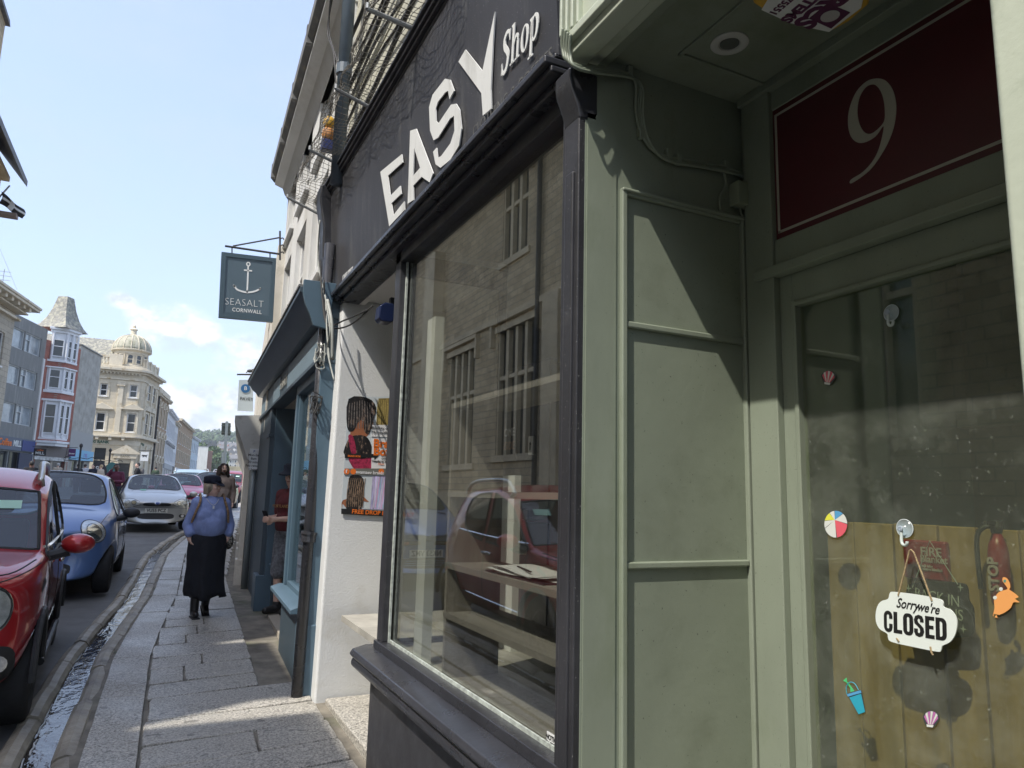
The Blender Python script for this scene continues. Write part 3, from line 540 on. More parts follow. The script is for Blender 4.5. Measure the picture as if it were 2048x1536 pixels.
# lintel, fascia and ceiling
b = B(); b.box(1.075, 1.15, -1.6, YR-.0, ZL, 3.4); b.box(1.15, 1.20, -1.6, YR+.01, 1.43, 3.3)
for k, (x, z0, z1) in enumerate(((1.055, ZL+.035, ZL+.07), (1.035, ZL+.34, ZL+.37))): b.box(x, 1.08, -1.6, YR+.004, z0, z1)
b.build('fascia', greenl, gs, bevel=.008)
b = B()
for k in range(4): b.box(1.045+.004*k, 1.077, YR-.02-k*.028, YR-.006-k*.028, ZL+.07, 3.3)
b.build('fascia_reeding', greenl, gs, bevel=.004)
b = B(); b.box(1.20, XD+.1, -1.0, YR-.001, 1.462, 1.50); b.box(1.20, 1.235, -1.0, YR, 1.438, 1.462); b.box(1.42, 1.435, -1.0, YR-.14, 1.452, 1.462); b.box(1.42, XD, YR-.155, YR-.14, 1.452, 1.462); b.box(1.79, XD+.02, -1, YR-.02, 1.43, 1.462); b.build('ceiling', green, gs, bevel=.003)
# door wall: jamb, transom panel, rails
b = B(); b.box(XD-.03, XD+.05, 1.725, 1.85, gz(1), 1.45); b.box(XD-.02, XD+.05, YN-.1, 1.725, .765, .885); b.box(XD-.045, XD+.04, YN-.1, 1.80, .755, .790); b.box(XD-.012, XD+.05, YN-.1, 1.74, 1.36, 1.45); b.box(XD-.01, XD+.05, 1.855, YR-.001, gz(1), 1.455); b.build('door_frame', green, gs, bevel=.005)
maroon = M('maroon_panel', (.085, .010, .016), .45, var=.15); cream = M('cream_vinyl', (.42, .40, .33), .6)
b = B(); b.box(XD-.008, XD+.03, YN-.1, 1.735, .885, 1.361); tp = b.build('transom_panel', maroon, gs)
DT = plane_T((XD-.0085, 0, 0), (0, -1, 0), (0, 0, 1))
def onD(px, py, X=XD-.0085): p = onX(px, py, X); return (-p.y, p.z)
def strip(p, q, wd):
    p = Vector(p); q = Vector(q); d = (q-p).normalized(); n = Vector((-d.y, d.x))*wd/2; return [tuple(p-n), tuple(q-n), tuple(q+n), tuple(p+n)]
for a, c in (((-1.712, 1.337), (-.5, 1.337)), ((-1.716, .912), (-.5, .912)), ((-1.712, .908), (-1.712, 1.341))): shape('border_line', [strip(a, c, .009)], DT, cream, tp, .0008)
n9o = [(1480, 565)]
def c9(x, y): return onD(1480+x/2.4, y/2.4)
o9 = spl([(c9(*p)+(0,)) for p in ((660, 377), (700, 388), (733, 430), (750, 500), (745, 580), (722, 660), (680, 740), (620, 820), (537, 879), (534, 862), (590, 826), (640, 770), (672, 700), (690, 606), (650, 655), (600, 683), (560, 682), (530, 648), (519, 585), (528, 515), (560, 440), (610, 390))], 5, True)
i9 = spl([(c9(*p)+(0,)) for p in ((640, 405), (668, 425), (688, 470), (696, 530), (692, 583), (660, 622), (625, 643), (595, 632), (572, 590), (564, 530), (575, 465), (605, 418))], 5, True)
shape('number', [[(p.x, p.y) for p in o9], [(p.x, p.y) for p in i9]], DT, cream, tp, .001)
# the glazed door, a part with its own stiles, pane and stickers
b = B(); b.box(XD-.004, XD+.04, 1.672, 1.725, gz(1)+.07, .755); b.box(XD-.004, XD+.04, YN-.1, 1.672, .655, .755); b.box(XD-.012, XD+.03, 1.655, 1.672, gz(1)+.07, .66); b.box(XD-.012, XD+.03, YN-.1, 1.66, .640, .656); door = b.build('door', green, gs, bevel=.004)
b = B(); b.box(XD+.012, XD+.018, YN-.1, 1.66, gz(1)+.07, .645); b.build('door_pane', doorglass, door)
XG = XD+.009
GT = plane_T((XG, 0, 0), (0, -1, 0), (0, 0, 1))
def onG(px, py): p = onX(px, py, XG); return (-p.y, p.z)
def cs(x, y): return onG(1640+x/3.2, 1000+y/3.2)         # pixels of an enlarged crop of the door glass
def cl2(L, n=4, closed=True): return [(p.x, p.y) for p in spl([(*cs(*q), 0) for q in L], n, closed)] if n else [cs(*q) for q in L]
S = lambda n, c: M(n, c, .5)
sk_w, sk_p, sk_m, sk_b, sk_y, sk_o, sk_k, sk_g, sk_c = S('sticker_white', (.7, .72, .68)), S('sticker_pink', (.75, .12, .16)), S('sticker_mauve', (.5, .16, .42)), S('sticker_blue', (.1, .35, .62)), S('sticker_yellow', (.75, .75, .08)), S('sticker_orange', (.85, .38, .12)), S('sticker_outline', (.05, .06, .06)), S('sticker_green', (.08, .55, .2)), S('sticker_cyan', (.03, .36, .50))
def dz(k): return GT @ Matrix.Translation((0, 0, .0006*k))
def sticker(nm, lab, ol, mat):
    o = shape(nm, [ol], dz(1), mat, None, .0003); return tag(o, lab, 'sticker')
bo = [(103+75*cos(a), 155+88*sin(a)) for a in [k*pi/9 for k in range(18)]]
ball = sticker('ball_sticker', 'beach ball sticker in white, blue, yellow and red on the door glass', cl2(bo), sk_k)
cx, cy = 97, 128
wed = [(25, 70, sk_y, 176, 232), (0, 0, sk_b, 268, 322), (0, 0, sk_p, 18, 84), (0, 0, sk_w, 84, 140), (0, 0, sk_w, 140, 176), (0, 0, sk_w, 232, 268), (0, 0, sk_w, 322, 378)]
for _, _, mt, a0, a1 in wed:
    pts = [(cx, cy)]
    for k in range(7):
        a = R_(a0+1.5+(a1-a0-3)*k/6); dx, dy = cos(a), sin(a); s = 0; 
        while ((cx+dx*s-103)/72)**2+((cy+dy*s-155)/85)**2 < 1: s += 1
        pts.append((cx+dx*s, cy+dy*s))
    shape('panel', [cl2(pts, 0)], dz(2), mt, ball, .0003)
def shell(lab, ox, oy, sc, rot, col):
    T = lambda x, y: (ox+sc*(x*cos(rot)-y*sin(rot)), oy+sc*(x*sin(rot)+y*cos(rot)))
    ol = [T(-22, 55), T(-55, 0), T(-48, -30), T(-25, -48), T(0, -56), T(28, -48), T(50, -28), T(54, 2), T(24, 55)]
    o = sticker('shell_sticker', lab, cl2(ol), sk_k)
    for k in range(7):
        a0 = R_(-160+k*20.5); a1 = R_(-160+(k+1)*20.5-3); r = 52 if k in (0, 6) else 55
        shape('rib', [cl2([T(-16+5*k, 38), T(r*cos(a0)*.98, 12+r*1.15*sin(a0)), T(r*cos(a1)*.98, 12+r*1.15*sin(a1)), T(-12+5*k, 38)], 0)], dz(2), col if k % 2 == 0 else sk_w, o, .0003)
    shape('hinge', [cl2([T(-24, 40), T(24, 40), T(20, 56), T(-20, 56)], 0)], dz(3), sk_w, o, .0003)
shell('pink and white shell sticker high on the door glass', (1657-1640)*3.2, (755-1000)*3.2, .82, .15, sk_p)
shell('mauve and white shell sticker low on the door glass', 712, 1400, .95, .12, sk_m)
bk = sticker('bucket_sticker', 'blue bucket and green spade sticker on the door glass', cl2([(172, 1240), (262, 1214), (270, 1232), (292, 1358), (248, 1374), (188, 1262)], 0), sk_k)
shape('bucket', [cl2([(190, 1264), (264, 1240), (290, 1356), (249, 1371)], 0)], dz(2), sk_c, bk, .0003); shape('rim', [cl2([(174, 1243), (261, 1217), (268, 1234), (182, 1258)], 0)], dz(3), sk_b, bk, .0003)
shape('spade', [cl2([(150, 1156), (172, 1136), (176, 1170)], 0)], dz(2), sk_g, bk, .0003); shape('spade', [cl2([(172, 1168), (180, 1165), (206, 1200), (222, 1222), (196, 1228), (197, 1206)], 0)], dz(2), sk_g, bk, .0003)
b = B(); b.tube([(XG-.002, -q[0], q[1]) for q in [(p[0], p[1]) for p in cl2([(175, 1240), (172, 1195), (195, 1166), (225, 1175), (250, 1216)], 4, False)]], .0012, 5); b.build('handle', sk_c, bk)
cr = sticker('crab_sticker', 'orange crab sticker at the right of the door glass', cl2([(1135, 600), (1160, 582), (1200, 570), (1188, 545), (1170, 520), (1172, 495), (1196, 500), (1215, 530), (1219, 560), (1212, 572), (1240, 592), (1272, 620), (1250, 632), (1278, 655), (1240, 655), (1222, 690), (1180, 722), (1150, 735), (1140, 760), (1130, 735), (1115, 755), (1112, 720), (1105, 750), (1118, 690), (1115, 640)], 3), sk_o)
shape('eye', [cl2([(1178, 510), (1192, 512), (1188, 528), (1176, 524)])], dz(2), S('sticker_teal', (.1, .3, .25)), cr, .0003)
for ex, ey in ((1160, 570), (1122, 625)): shape('eye', [cl2([(ex+12*cos(k*pi/4), ey+12*sin(k*pi/4)) for k in range(8)])], dz(2), sk_w, cr, .0003)
# suction hooks
suc = glass('clear_vinyl', (.80, .86, .90), 1.7, .15, .16)
def hook(px, py, r, lab, hx, hy):
    y, z = onG(px, py); y = -y; h = thing('suction_hook', lab, 'hook', (XG, y, z), 0, 'suction hooks on the door glass')
    q = B(); q.lathe([(r, 0), (r*.98, -.002), (r*.8, -.006), (r*.55, -.009), (r*.32, -.010), (r*.28, -.020), (r*.02, -.020)], (0, 0, 0), 32, 'x'); q.build('cup', suc, h, smooth=True, world=False)
    q = B(); q.lathe([(r*.96, -.0025), (r*1.0, -.0035), (r*.93, -.0045), (r*.9, -.003)], (0, 0, 0), 32, 'x'); q.build('rim', M('vinyl_rim', (.6, .66, .68), .3), h, smooth=True, world=False)
    q = B(); q.lathe([(r*.30, -.0205), (r*.30, -.024), (.0005, -.024)], (0, 0, 0), 20, 'x')
    for k in range(6): q.lathe([(r*.055, -.0242), (r*.055, -.026)], (0, r*.17*cos(k*pi/3), r*.17*sin(k*pi/3)), 8, 'x')
    q.build('boss', M('vinyl_boss', (.45, .52, .6), .3), h, world=False)
    q = B(); q.tube(spl([(-.018, 0, -r*.2), (-.02, -.001, -r*.9), (-.022, -.002, -r*1.25), (-.024, -.006, -r*1.62), (-.026, -.016, -r*1.72), (-.028, -.022, -r*1.5), (-.028, -.022, -r*1.3)], 5), .0042, 10); q.build('hook', M('clear_hook', (.55, .62, .60), .25), h, smooth=True, world=False)
    return h
hook(1784, 626, .0245, 'clear suction cup hook, the upper one, with nothing hanging from it', 0, 0)
hook(1811, 1057, .0255, 'clear suction cup hook that carries the CLOSED sign', 0, 0)
# CLOSED sign on twine
XC = XG-.028
CT = plane_T((XC, 0, 0), (0, -1, 0), (0, 0, 1))
def onC(x, y): p = onX(1640+x/3.2, 1000+y/3.2, XC); return (-p.y, p.z)
sl_ = [(438, 632), (450, 595), (475, 588), (620, 605), (762, 633), (790, 655), (794, 684), (840, 705), (872, 750), (880, 800), (868, 860), (838, 905), (795, 928), (784, 935), (776, 962), (752, 970), (600, 940), (462, 908), (438, 880), (432, 855), (385, 825), (362, 780), (360, 720), (375, 670), (400, 645)]
csn = thing('closed_sign', 'white scalloped sign reading Sorry we are CLOSED, hanging on twine in the door', 'sign', (XC, -onC(620, 800)[0], onC(620, 800)[1]))
olp = [(p.x, p.y) for p in spl([(*onC(*q), 0) for q in sl_], 4, True)]
shape('board', [olp], CT, M('sign_board', (.74, .80, .76), .6), csn, .002)
def tc_(s, p0, p1, size, **k):
    a = Vector(onC(*p0)); c = Vector(onC(*p1)); d = (c-a).normalized(); T = CT @ Matrix(((d.x, -d.y, 0, a.x), (d.y, d.x, 0, a.y), (0, 0, 1, .0028), (0, 0, 0, 1)))
    return text('lettering', s, size, T, blk, csn, .0003, k.get('bold', 0), k.get('shear', 0), 'LEFT', k.get('sx', 1))
def condensed(ch_pts): pass
H = 1.0                                                   # heavy condensed capitals drawn by hand
def capl(ch):
    if ch == 'L': return [[(0, 0), (.50, 0), (.50, .17), (.22, .17), (.22, 1), (0, 1)]]
    if ch == 'E': return [[(0, 0), (.5, 0), (.5, .17), (.22, .17), (.22, .43), (.45, .43), (.45, .59), (.22, .59), (.22, .83), (.5, .83), (.5, 1), (0, 1)]]
    def rr(x0, x1, y0, y1, r, n=5):
        o = []
        for cx, cy, a0 in ((x1-r, y0+r, -90), (x1-r, y1-r, 0), (x0+r, y1-r, 90), (x0+r, y0+r, 180)):
            for k in range(n+1): a = R_(a0+90*k/n); o.append((cx+r*cos(a), cy+r*sin(a)))
        return o
    if ch == 'O': return [rr(0, .58, -.01, 1.01, .25), rr(.22, .36, .15, .85, .069)]
    if ch == 'D': return [[(0, 0), (.30, 0)]+[(.32+.26*cos(R_(a)), .26+.26*sin(R_(a))) for a in range(-90, 1, 15)]+[(.32+.26*cos(R_(a)), .74+.26*sin(R_(a))) for a in range(0, 91, 15)]+[(0, 1)], [(.22, .16), (.22, .84), (.30, .84), (.36, .78), (.36, .22), (.30, .16)]]
    if ch == 'C': return [[(.56, .64), (.56, .78)]+[(.30+.26*cos(R_(a)), .75+.26*sin(R_(a))) for a in range(0, 181, 20)]+[(.30+.26*cos(R_(a)), .25+.26*sin(R_(a))) for a in range(180, 361, 20)]+[(.56, .40), (.36, .40), (.36, .20), (.30, .15), (.22, .20), (.22, .80), (.29, .85), (.36, .80), (.36, .64)]]
    if ch == 'S': return [[(.54, .68), (.54, .80), (.47, .95), (.28, 1.01), (.08, .94), (0, .77), (.03, .60), (.20, .48), (.32, .38), (.34, .24), (.28, .15), (.21, .20), (.21, .36), (0, .36), (0, .20), (.08, .05), (.28, -.01), (.48, .06), (.56, .24), (.53, .42), (.38, .55), (.24, .65), (.20, .76), (.26, .85), (.34, .80), (.34, .68)]]
a = Vector(onC(410, 838)); e = Vector(onC(827, 905)); d = (e-a); up = (Vector(onC(408, 705))-a); wtot = 6*.56+5*.07-.04; x = 0
for ch in 'CLOSED':
    lps = [[tuple(a+d*((x+px)/wtot)+up*py) for px, py in lp] for lp in capl(ch)]; shape('letter', lps, CT @ Matrix.Translation((0, 0, .0026)), blk, csn, .0003); x += {'L': .52, 'E': .52}.get(ch, .58)+.045
tc_('Sorry', (489, 658), (600, 675), .036, shear=.45, sx=.78, bold=.0004); tc_("we're", (622, 680), (735, 700), .034, shear=.45, sx=.78, bold=.0004)
b = B()
def cw(x, y, dx=0): p = onX(1640+x/3.2, 1000+y/3.2, XC-dx); return p
tw = M('jute_twine', (.36, .27, .15), .9, var=.5, vs_=300)
b.tube([cw(500, 612, .003), cw(538, 470, .002), cw(572, 325, .001), cw(582, 318, .001), cw(600, 335, .001), cw(660, 490, .002), cw(716, 645, .003)], .0022, 6); b.build('twine', tw, csn); b = B(); b.tube([cw(706, 938, .003), cw(712, 972, .004), cw(722, 992, .003)], .0024, 6); b.build('twine', tw, csn); b = B(); b.tube([cw(490, 885, .003), cw(505, 905, .004)], .002, 6); b.build('twine', tw, csn)
# behind the door glass: board wall, fire blanket, extinguisher, sign reflection built as a black board
XB = 1.945
brd = thing('board_partition', 'partition of rough treated timber boards behind the door glass', 'partition', (XB, 1.2, gz(1)))
ztop = onX(1700, 1043, XB).z; y = onX(1657, 1200, XB).y; rnd = random.Random(8)
while y > .45:
    wdt = .105 if rnd.random() < .6 else .135; b = B(); dx = rnd.uniform(0, .006); b.box(XB+dx, XB+.02+dx, y-wdt+.006, y, gz(1)-.1, ztop+rnd.uniform(-.003, .003)); b.build('board', wood, brd, bevel=.003); y -= wdt
b = B(); b.box(XB+.9, XB+.95, -.3, 3.2, gz(1), 1.4); b.box(XD+.06, XB+.95, 1.75, 1.80, gz(1), 1.44); b.build('interior_wall', plasterg, gs)
b = B(); b.box(XD+.05, XB+.95, -.3, 1.80, 1.36, 1.40); b.build('interior_ceiling', plasterg, gs)
b = B(); b.box(XB+.75, XB+.83, .8, 1.70, .30, .33); b.box(XB+.75, XB+.90, 1.28, 1.31, .33, 1.3); b.build('interior_rail', plasterg, gs)
def bxp(px0, px1, py0, py1, X, th, bb):
    p = onX(px0, py0, X); q = onX(px1, py1, X); bb.box(X-th, X, min(p.y, q.y), max(p.y, q.y), min(p.z, q.z), max(p.z, q.z)); return p, q
red = M('red_vinyl', (.20, .015, .02), .4, var=.1)
b = B(); p, q = bxp(1813, 1905, 1078, 1165, XB-.002, .02, b); fb = tag(b.build('fire_blanket', red, bevel=.006), 'red fire blanket pouch hanging on the boards behind the glass', 'fire blanket')
wl = M('dim_white', (.34, .28, .27), .5)
for s_, pp_, sz in (('FIRE', (1840, 1103), .034), ('Blanket', (1840, 1117), .026), ('pull tabs', (1842, 1131), .010), ('release blanket', (1842, 1137), .010)): r_ = onX(*pp_, XB-.024); text('lettering', s_, sz, plane_T(r_, (0, -1, 0), (0, 0, 1)), wl, fb, .0005, .0006, 0, 'LEFT')
pe = onX(1999, 1140, XB-.045); ext = thing('fire_extinguisher', 'small red fire extinguisher with white letters on the boards', 'extinguisher', (pe.x, pe.y, pe.z-.09))
b = B(); b.lathe([(.015, 0), (.021, .01), (.023, .03), (.023, .13), (.02, .15), (.01, .18)], (0, 0, 0), 24); b.build('cylinder', red, ext, smooth=True, world=False)
b = B(); b.lathe([(.012, .18), (.015, .195), (.012, .21)], (0, 0, 0), 16); b.box(-.04, .02, -.006, .006, .20, .21); b.tube(spl([(0, .01, .2), (-.015, .04, .17), (-.015, .04, .04)], 5), .006); b.build('valve', rub, ext, world=False)
text('lettering', 'STOP', .034, plane_T((-.0240, 0, .08), (0, 0, 1), (0, 1, 0)), wl, ext, .002, .001, world=False)
XK = XG+.045
KT = plane_T((XK, 0, 0), (0, -1, 0), (0, 0, 1))
def onK(x, y): p = onX(1640+x/3.2, 1000+y/3.2, XK); return (-p.y, p.z)
ks = thing('reflected_sign', 'reflection of the CLOSED sign back, built as a black chalk lettered board', 'sign', (XK, -onK(800, 700)[0], onK(800, 700)[1]))
shape('board', [[(p.x, p.y) for p in spl([(*onK(*q), 0) for q in ((560, 560), (585, 535), (700, 520), (900, 530), (945, 560), (955, 640), (985, 700), (985, 840), (950, 875), (800, 880), (600, 860), (560, 800), (545, 680))], 4, True)]], KT, blk, ks, .002)
chalk = M('chalk', (.30, .32, .30), .9)
for s_, pp_, sz in (('BACK IN', (900, 655), .040), ('10 MINS', (922, 745), .040)):
    y_, z_ = onK(*pp_); text('lettering', s_, sz, KT @ Matrix.Translation((y_, z_, .003)) @ Matrix.Rotation(-.06, 4, 'Z'), chalk, ks, .0003, 0, 0, 'RIGHT', .8)
for sx_, sy_ in ((903, 558), (921, 825), (572, 565)):
    y_, z_ = onK(sx_, sy_); shape('star', [[(y_+(.009 if k % 2 == 0 else .0025)*cos(k*pi/4), z_+(.012 if k % 2 == 0 else .003)*sin(k*pi/4)) for k in range(8)]], KT @ Matrix.Translation((0, 0, .003)), chalk, ks, .0003)
b = B(); kw = lambda x, y: Vector((XK-.002, -onK(x, y)[0], onK(x, y)[1])); b.tube([kw(595, 560), kw(705, 262), kw(885, 540)], .0014, 5); b.build('twine', chalk, ks)
# downlight and alarm bell box
ZC = 1.461
pc = onZ(1459, 86, ZC); dl = thing('downlight', 'round white recessed downlight in the green ceiling', 'light', pc)
b = B(); b.lathe([(.060, 0), (.060, -.004), (.050, -.008), (.034, -.006), (.032, .0)], (0, 0, 0), 40); b.build('trim_ring', M('downlight_white', (.55, .55, .52), .5), dl, smooth=False, bevel=.001, world=False)
b = B(); b.lathe([(.030, -.001), (.030, -.004), (.012, -.006), (.001, -.006)], (0, 0, 0), 30); b.build('lens', M('downlight_lens', (.12, .13, .12), .3), dl, world=False)
ZA = 1.30
ab = thing('alarm_bell_box', 'yellow alarm bell box with white and purple label above the entrance', 'alarm', onZ(1630, 10, ZA))
def onA(px, py): p = onZ(px, py, ZA); return p
ylw = M('yellow_plastic', (.62, .36, .04), .45, var=.12, dirt=(.25, .2, .1), ds=6)
ol = [(1500, -10), (1507, 10), (1530, 25), (1580, 48), (1630, 62), (1665, 64), (1700, 45), (1738, 12), (1745, -12), (1720, -80), (1560, -90)]
b = B(); b.prism([onA(*p) for p in ol], (0, 0, .10)); b.build('case', ylw, ab, bevel=.012, seg=3)
b = B(); b.prism([onA(*p)+Vector((0, 0, -.003)) for p in ((1523, 18), (1580, 44), (1630, 56), (1658, 62), (1722, 14), (1730, -20), (1600, -60), (1560, -40))], (0, 0, .002)); lb = b.build('label', whites, ab)
u0 = onA(1640, 5); ud = onA(1590, 45)-u0; AT = plane_T(u0+Vector((0, 0, -.0045)), ud, ud.cross(Vector((0, 0, 1))))
purp = M('label_purple', (.10, .02, .07), .5)
pv = onA(1610, 18)-u0
def alab(s, px, py, size, bold): 
    p = onA(px, py); T = AT.copy(); T.translation = Vector((p.x, p.y, ZA-.0045)); text('lettering', s, size, T, purp, ab, .0004, bold, 0, 'RIGHT', .9)
if AT.col[2].z > 0: AT = plane_T(u0, ud, -ud.cross(Vector((0, 0, 1))))
_vd = AT.to_3x3().col[1]
alab('RCS', 1600, 50, .085, .004); alab('SYSTEMS', 1568, 40, .046, .002); alab('75551', 1542, 26, .032, .0008)
b = B(); b.prism([onA(*p)+Vector((0, 0, -.005)) for p in ((1618, 34), (1662, 54), (1700, 22), (1655, 4))], (0, 0, .0015)); b.build('emblem', purp, ab)
ce = onA(1660, 28); b = B(); b.lathe([(.024, -.0062), (.024, -.007)], (ce.x, ce.y, ce.z), 24); b.build('emblem_disc', M('label_grey', (.5, .48, .48), .5), ab)
# painted cables clipped across the reveal, with the junction box
cbl = thing('cable_run', 'bundle of overpainted cables sagging across the green reveal', 'cables', (1.4, YR, 1.2))
pth = [(1118, -60, .95), (1124, 20, .97), (1122, 80, 1.0), (1140, 122, 1.03)]
def cabl(off, pts, n=8, r=.0055, mat=None):
    P = []
    for q in pts:
        if len(q) == 3: r_ = ray(q[0]+off[0], q[1]+off[1]); P.append(r_*(q[2]/r_.x))
        else: P.append(onY(q[0]+off[0], q[1]+off[1], YR-.012-abs(off[0])*.0008))
    bb = B(); bb.tube(spl(P, n), r, 8); bb.build('cable', mat or green, cbl, smooth=True)
main = [(1180, 138), (1250, 146), (1276, 168), (1277, 225), (1290, 275), (1325, 312), (1400, 326), (1470, 342), (1498, 362), (1503, 410), (1500, 470)]
for off in ((0, 0), (5, 5), (10, 9), (-5, -3)): cabl(off, [(1131, 60, 1.04), (1130, 100, 1.05), (1150, 130, 1.08)]+main[1:])
cabl((0, 0), [(1448, 342), (1452, 370), (1440, 395), (1442, 420), (1456, 424)]); cabl((0, 0), [(1480, 415), (1484, 430), (1495, 430)])
cabl((0, 0), [(1498, 440), (1502, 480), (1520, 510), (1522, 545), (1522, 580), (1508, 598), (1501, 580), (1500, 500)]); cabl((4, 2), [(1498, 470), (1506, 498), (1520, 505)]); cabl((0, 0), [(1501, 410), (1504, 450), (1518, 475), (1520, 483)])
for q in ((1255, 147), (1277, 270), (1332, 312), (1352, 322), (1446, 335), (1500, 375)): p = onY(*q, YR); b = B(); b.box(p.x-.010, p.x+.010, YR-.022, YR, p.z-.02, p.z+.02); b.build('clip', green, cbl, bevel=.004)
p = onY(1473, 396, YR); b = B(); b.box(p.x-.037, p.x+.037, YR-.05, YR, p.z-.044, p.z+.044); tag(b.build('junction_box', M('painted_box', (.25, .28, .20), .45, bump=.2, bs=20), bevel=.006), 'small square junction box painted green among the cables', 'junction box')
# ================================================================ blue-grey fashion shop and white storeys above
SR = -R_(2.2)
ss = thing('blue_shopfront', 'blue grey painted shopfront with projecting cornice and recessed entrance', 'shop', (1.04, 5.4, gz(6)), SR)
SM = Matrix.Translation((1.04, 5.4, 0)) @ Matrix.Rotation(SR, 4, 'Z')
class BS(B):                                             # boxes given in the shopfront's own frame
    def build(s, *a, **k): s.bm.transform(SM); return super().build(*a, **k)
g0 = -1.46
b = BS(); b.box(-.02, .12, -.02, .13, g0, 1.0); b.build('near_pilaster', bluep, ss, bevel=.008); b = BS(); b.box(-.05, .12, -.03, .15, g0, -.93); b.build('near_plinth', bluep, ss, bevel=.01)
b = BS(); b.box(.0, .10, .18, 1.46, g0, -.88); b.box(.02, .9, 1.40, 1.45, g0, -.88); b.build('stall_riser', blued, ss)
b = BS(); b.prism([(-.10, .10, -.875), (-.10, .10, -.845), (-.03, .10, -.82), (.08, .10, -.82), (.08, .10, -.875)], (0, 1.42, 0)); b.build('sill', bluep, ss, bevel=.004)
b = BS()
for y0, y1, x in ((.16, .24, 0), (1.38, 1.47, 0)): b.box(x, x+.07, y0, y1, -.82, .92); b.box(x+.02, x+.09, y0+(.08 if y0 < 1 else -.03), y1+(.03 if y0 < 1 else -.08), -.82, .92)
b.box(.0, .08, .16, 1.47, .88, .99); b.box(.02, .09, .2, 1.4, -.82, -.78); b.build('window_frame', bluep, ss, bevel=.005)
b = BS(); b.box(.05, .056, .24, 1.38, -.80, .90); b.build('window_pane', glass('fashion_glass', (.75, .82, .82), 1.9), ss)
b = BS(); b.box(.05, .9, 1.405, 1.411, -.85, .9); b.build('return_pane', glass('return_glass', (.75, .82, .82), 1.7), ss)
b = BS(); b.box(.02, .30, 3.38, 3.44, g0, .98); b.box(.30, .36, 3.36, 3.44, -.83, .98); b.box(.36, .9, 3.36, 3.44, .75, .98); b.build('entrance_post', bluep, ss, bevel=.006)
b = BS(); b.box(.10, .95, 3.30, 3.44, g0, -.86); b.build('far_riser', blued, ss); b = BS(); b.box(.06, .95, 3.26, 3.46, -.86, -.82); b.build('far_sill', bluep, ss, bevel=.005)
b = BS(); b.box(.36, .9, 3.39, 3.395, -.82, .76); b.build('far_pane', glass('far_glass', (.8, .84, .82), 1.6), ss)
b = BS(); b.box(-.03, .10, 3.42, 3.70, -.95, 1.0); b.box(-.045, .02, 3.40, 3.72, .62, .66); b.build('far_pilaster', blued, ss, bevel=.006); b = BS(); b.box(-.07, .10, 3.38, 3.74, g0, -.95); b.build('far_plinth', bluep, ss, bevel=.01)
b = BS(); b.box(-.015, .10, 3.70, 5.2, g0, 1.0); b.build('far_window_wall', blued, ss)
b = BS(); b.box(.0, .12, -.02, 5.3, .985, 1.30); b.build('fascia', blued, ss)
for y0, y1 in ((.06, 2.2), (2.9, 3.6), (4.5, 5.1)): b = BS(); b.box(-.012, .0, y0, y1, 1.03, 1.27); b.build('fascia_panel', bluel, ss, bevel=.004)
text('lettering', 'SEASALT', .16, SM @ plane_T((-.012, 2.55, 1.15), (0, -1, 0), (0, 0, 1)), M('faded_gilt', (.3, .3, .27), .5), ss, .003)
b = BS(); b.box(-.05, .1, -.03, 5.32, .955, .990); b.prism([(.0, -.04, 1.30), (-.06, -.04, 1.31), (-.09, -.04, 1.36), (-.14, -.04, 1.40), (-.18, -.04, 1.46), (-.21, -.04, 1.47), (-.21, -.04, 1.51), (.1, -.04, 1.53), (.1, -.04, 1.30)], (0, 5.36, 0)); b.build('cornice', blued, ss, bevel=.004)
b = BS(); b.box(-.22, .12, -.03, 5.3, 1.512, 1.53); b.build('lead_flashing', lead, ss)
b = BS(); b.prism([(-.19, -.07, 1.46), (-.17, -.07, 1.38), (-.13, -.07, 1.30), (-.10, -.07, 1.22), (-.0, -.07, 1.20), (.05, -.07, 1.56), (-.19, -.07, 1.56)], (0, .04, 0)); b.build('cornice_end', bluep, ss, bevel=.004)
b = BS(); b.box(.05, 1.0, 1.45, 3.30, g0-.01, gz(8)+.01); b.build('entrance_floor', M('entrance_matting', (.40, .36, .29), .9, var=.2, vs_=60), ss)
b = BS(); b.box(1.5, 1.6, -.0, 5, g0, 1.0); b.box(.92, 1.5, 3.5, 3.6, g0, 1.); b.box(.12, 2.0, -.05, -.01, g0, 1.0); b.box(.10, 1.6, 0, 5, .96, .985); b.build('interior_wall', M('shop_interior_cream', (.5, .47, .40), .8, var=.1), ss)
b = BS()
for y in (.5, .9, 1.2): b.box(.35, .5, y-.12, y+.12, -.8, .3+.1*sin(y*9)); b.box(.15, .85, y-.15, y+.15, -.88, -.8)
b.build('window_display', M('display_clothes', (.22, .24, .27), .8, var=.7, vs_=4), ss)
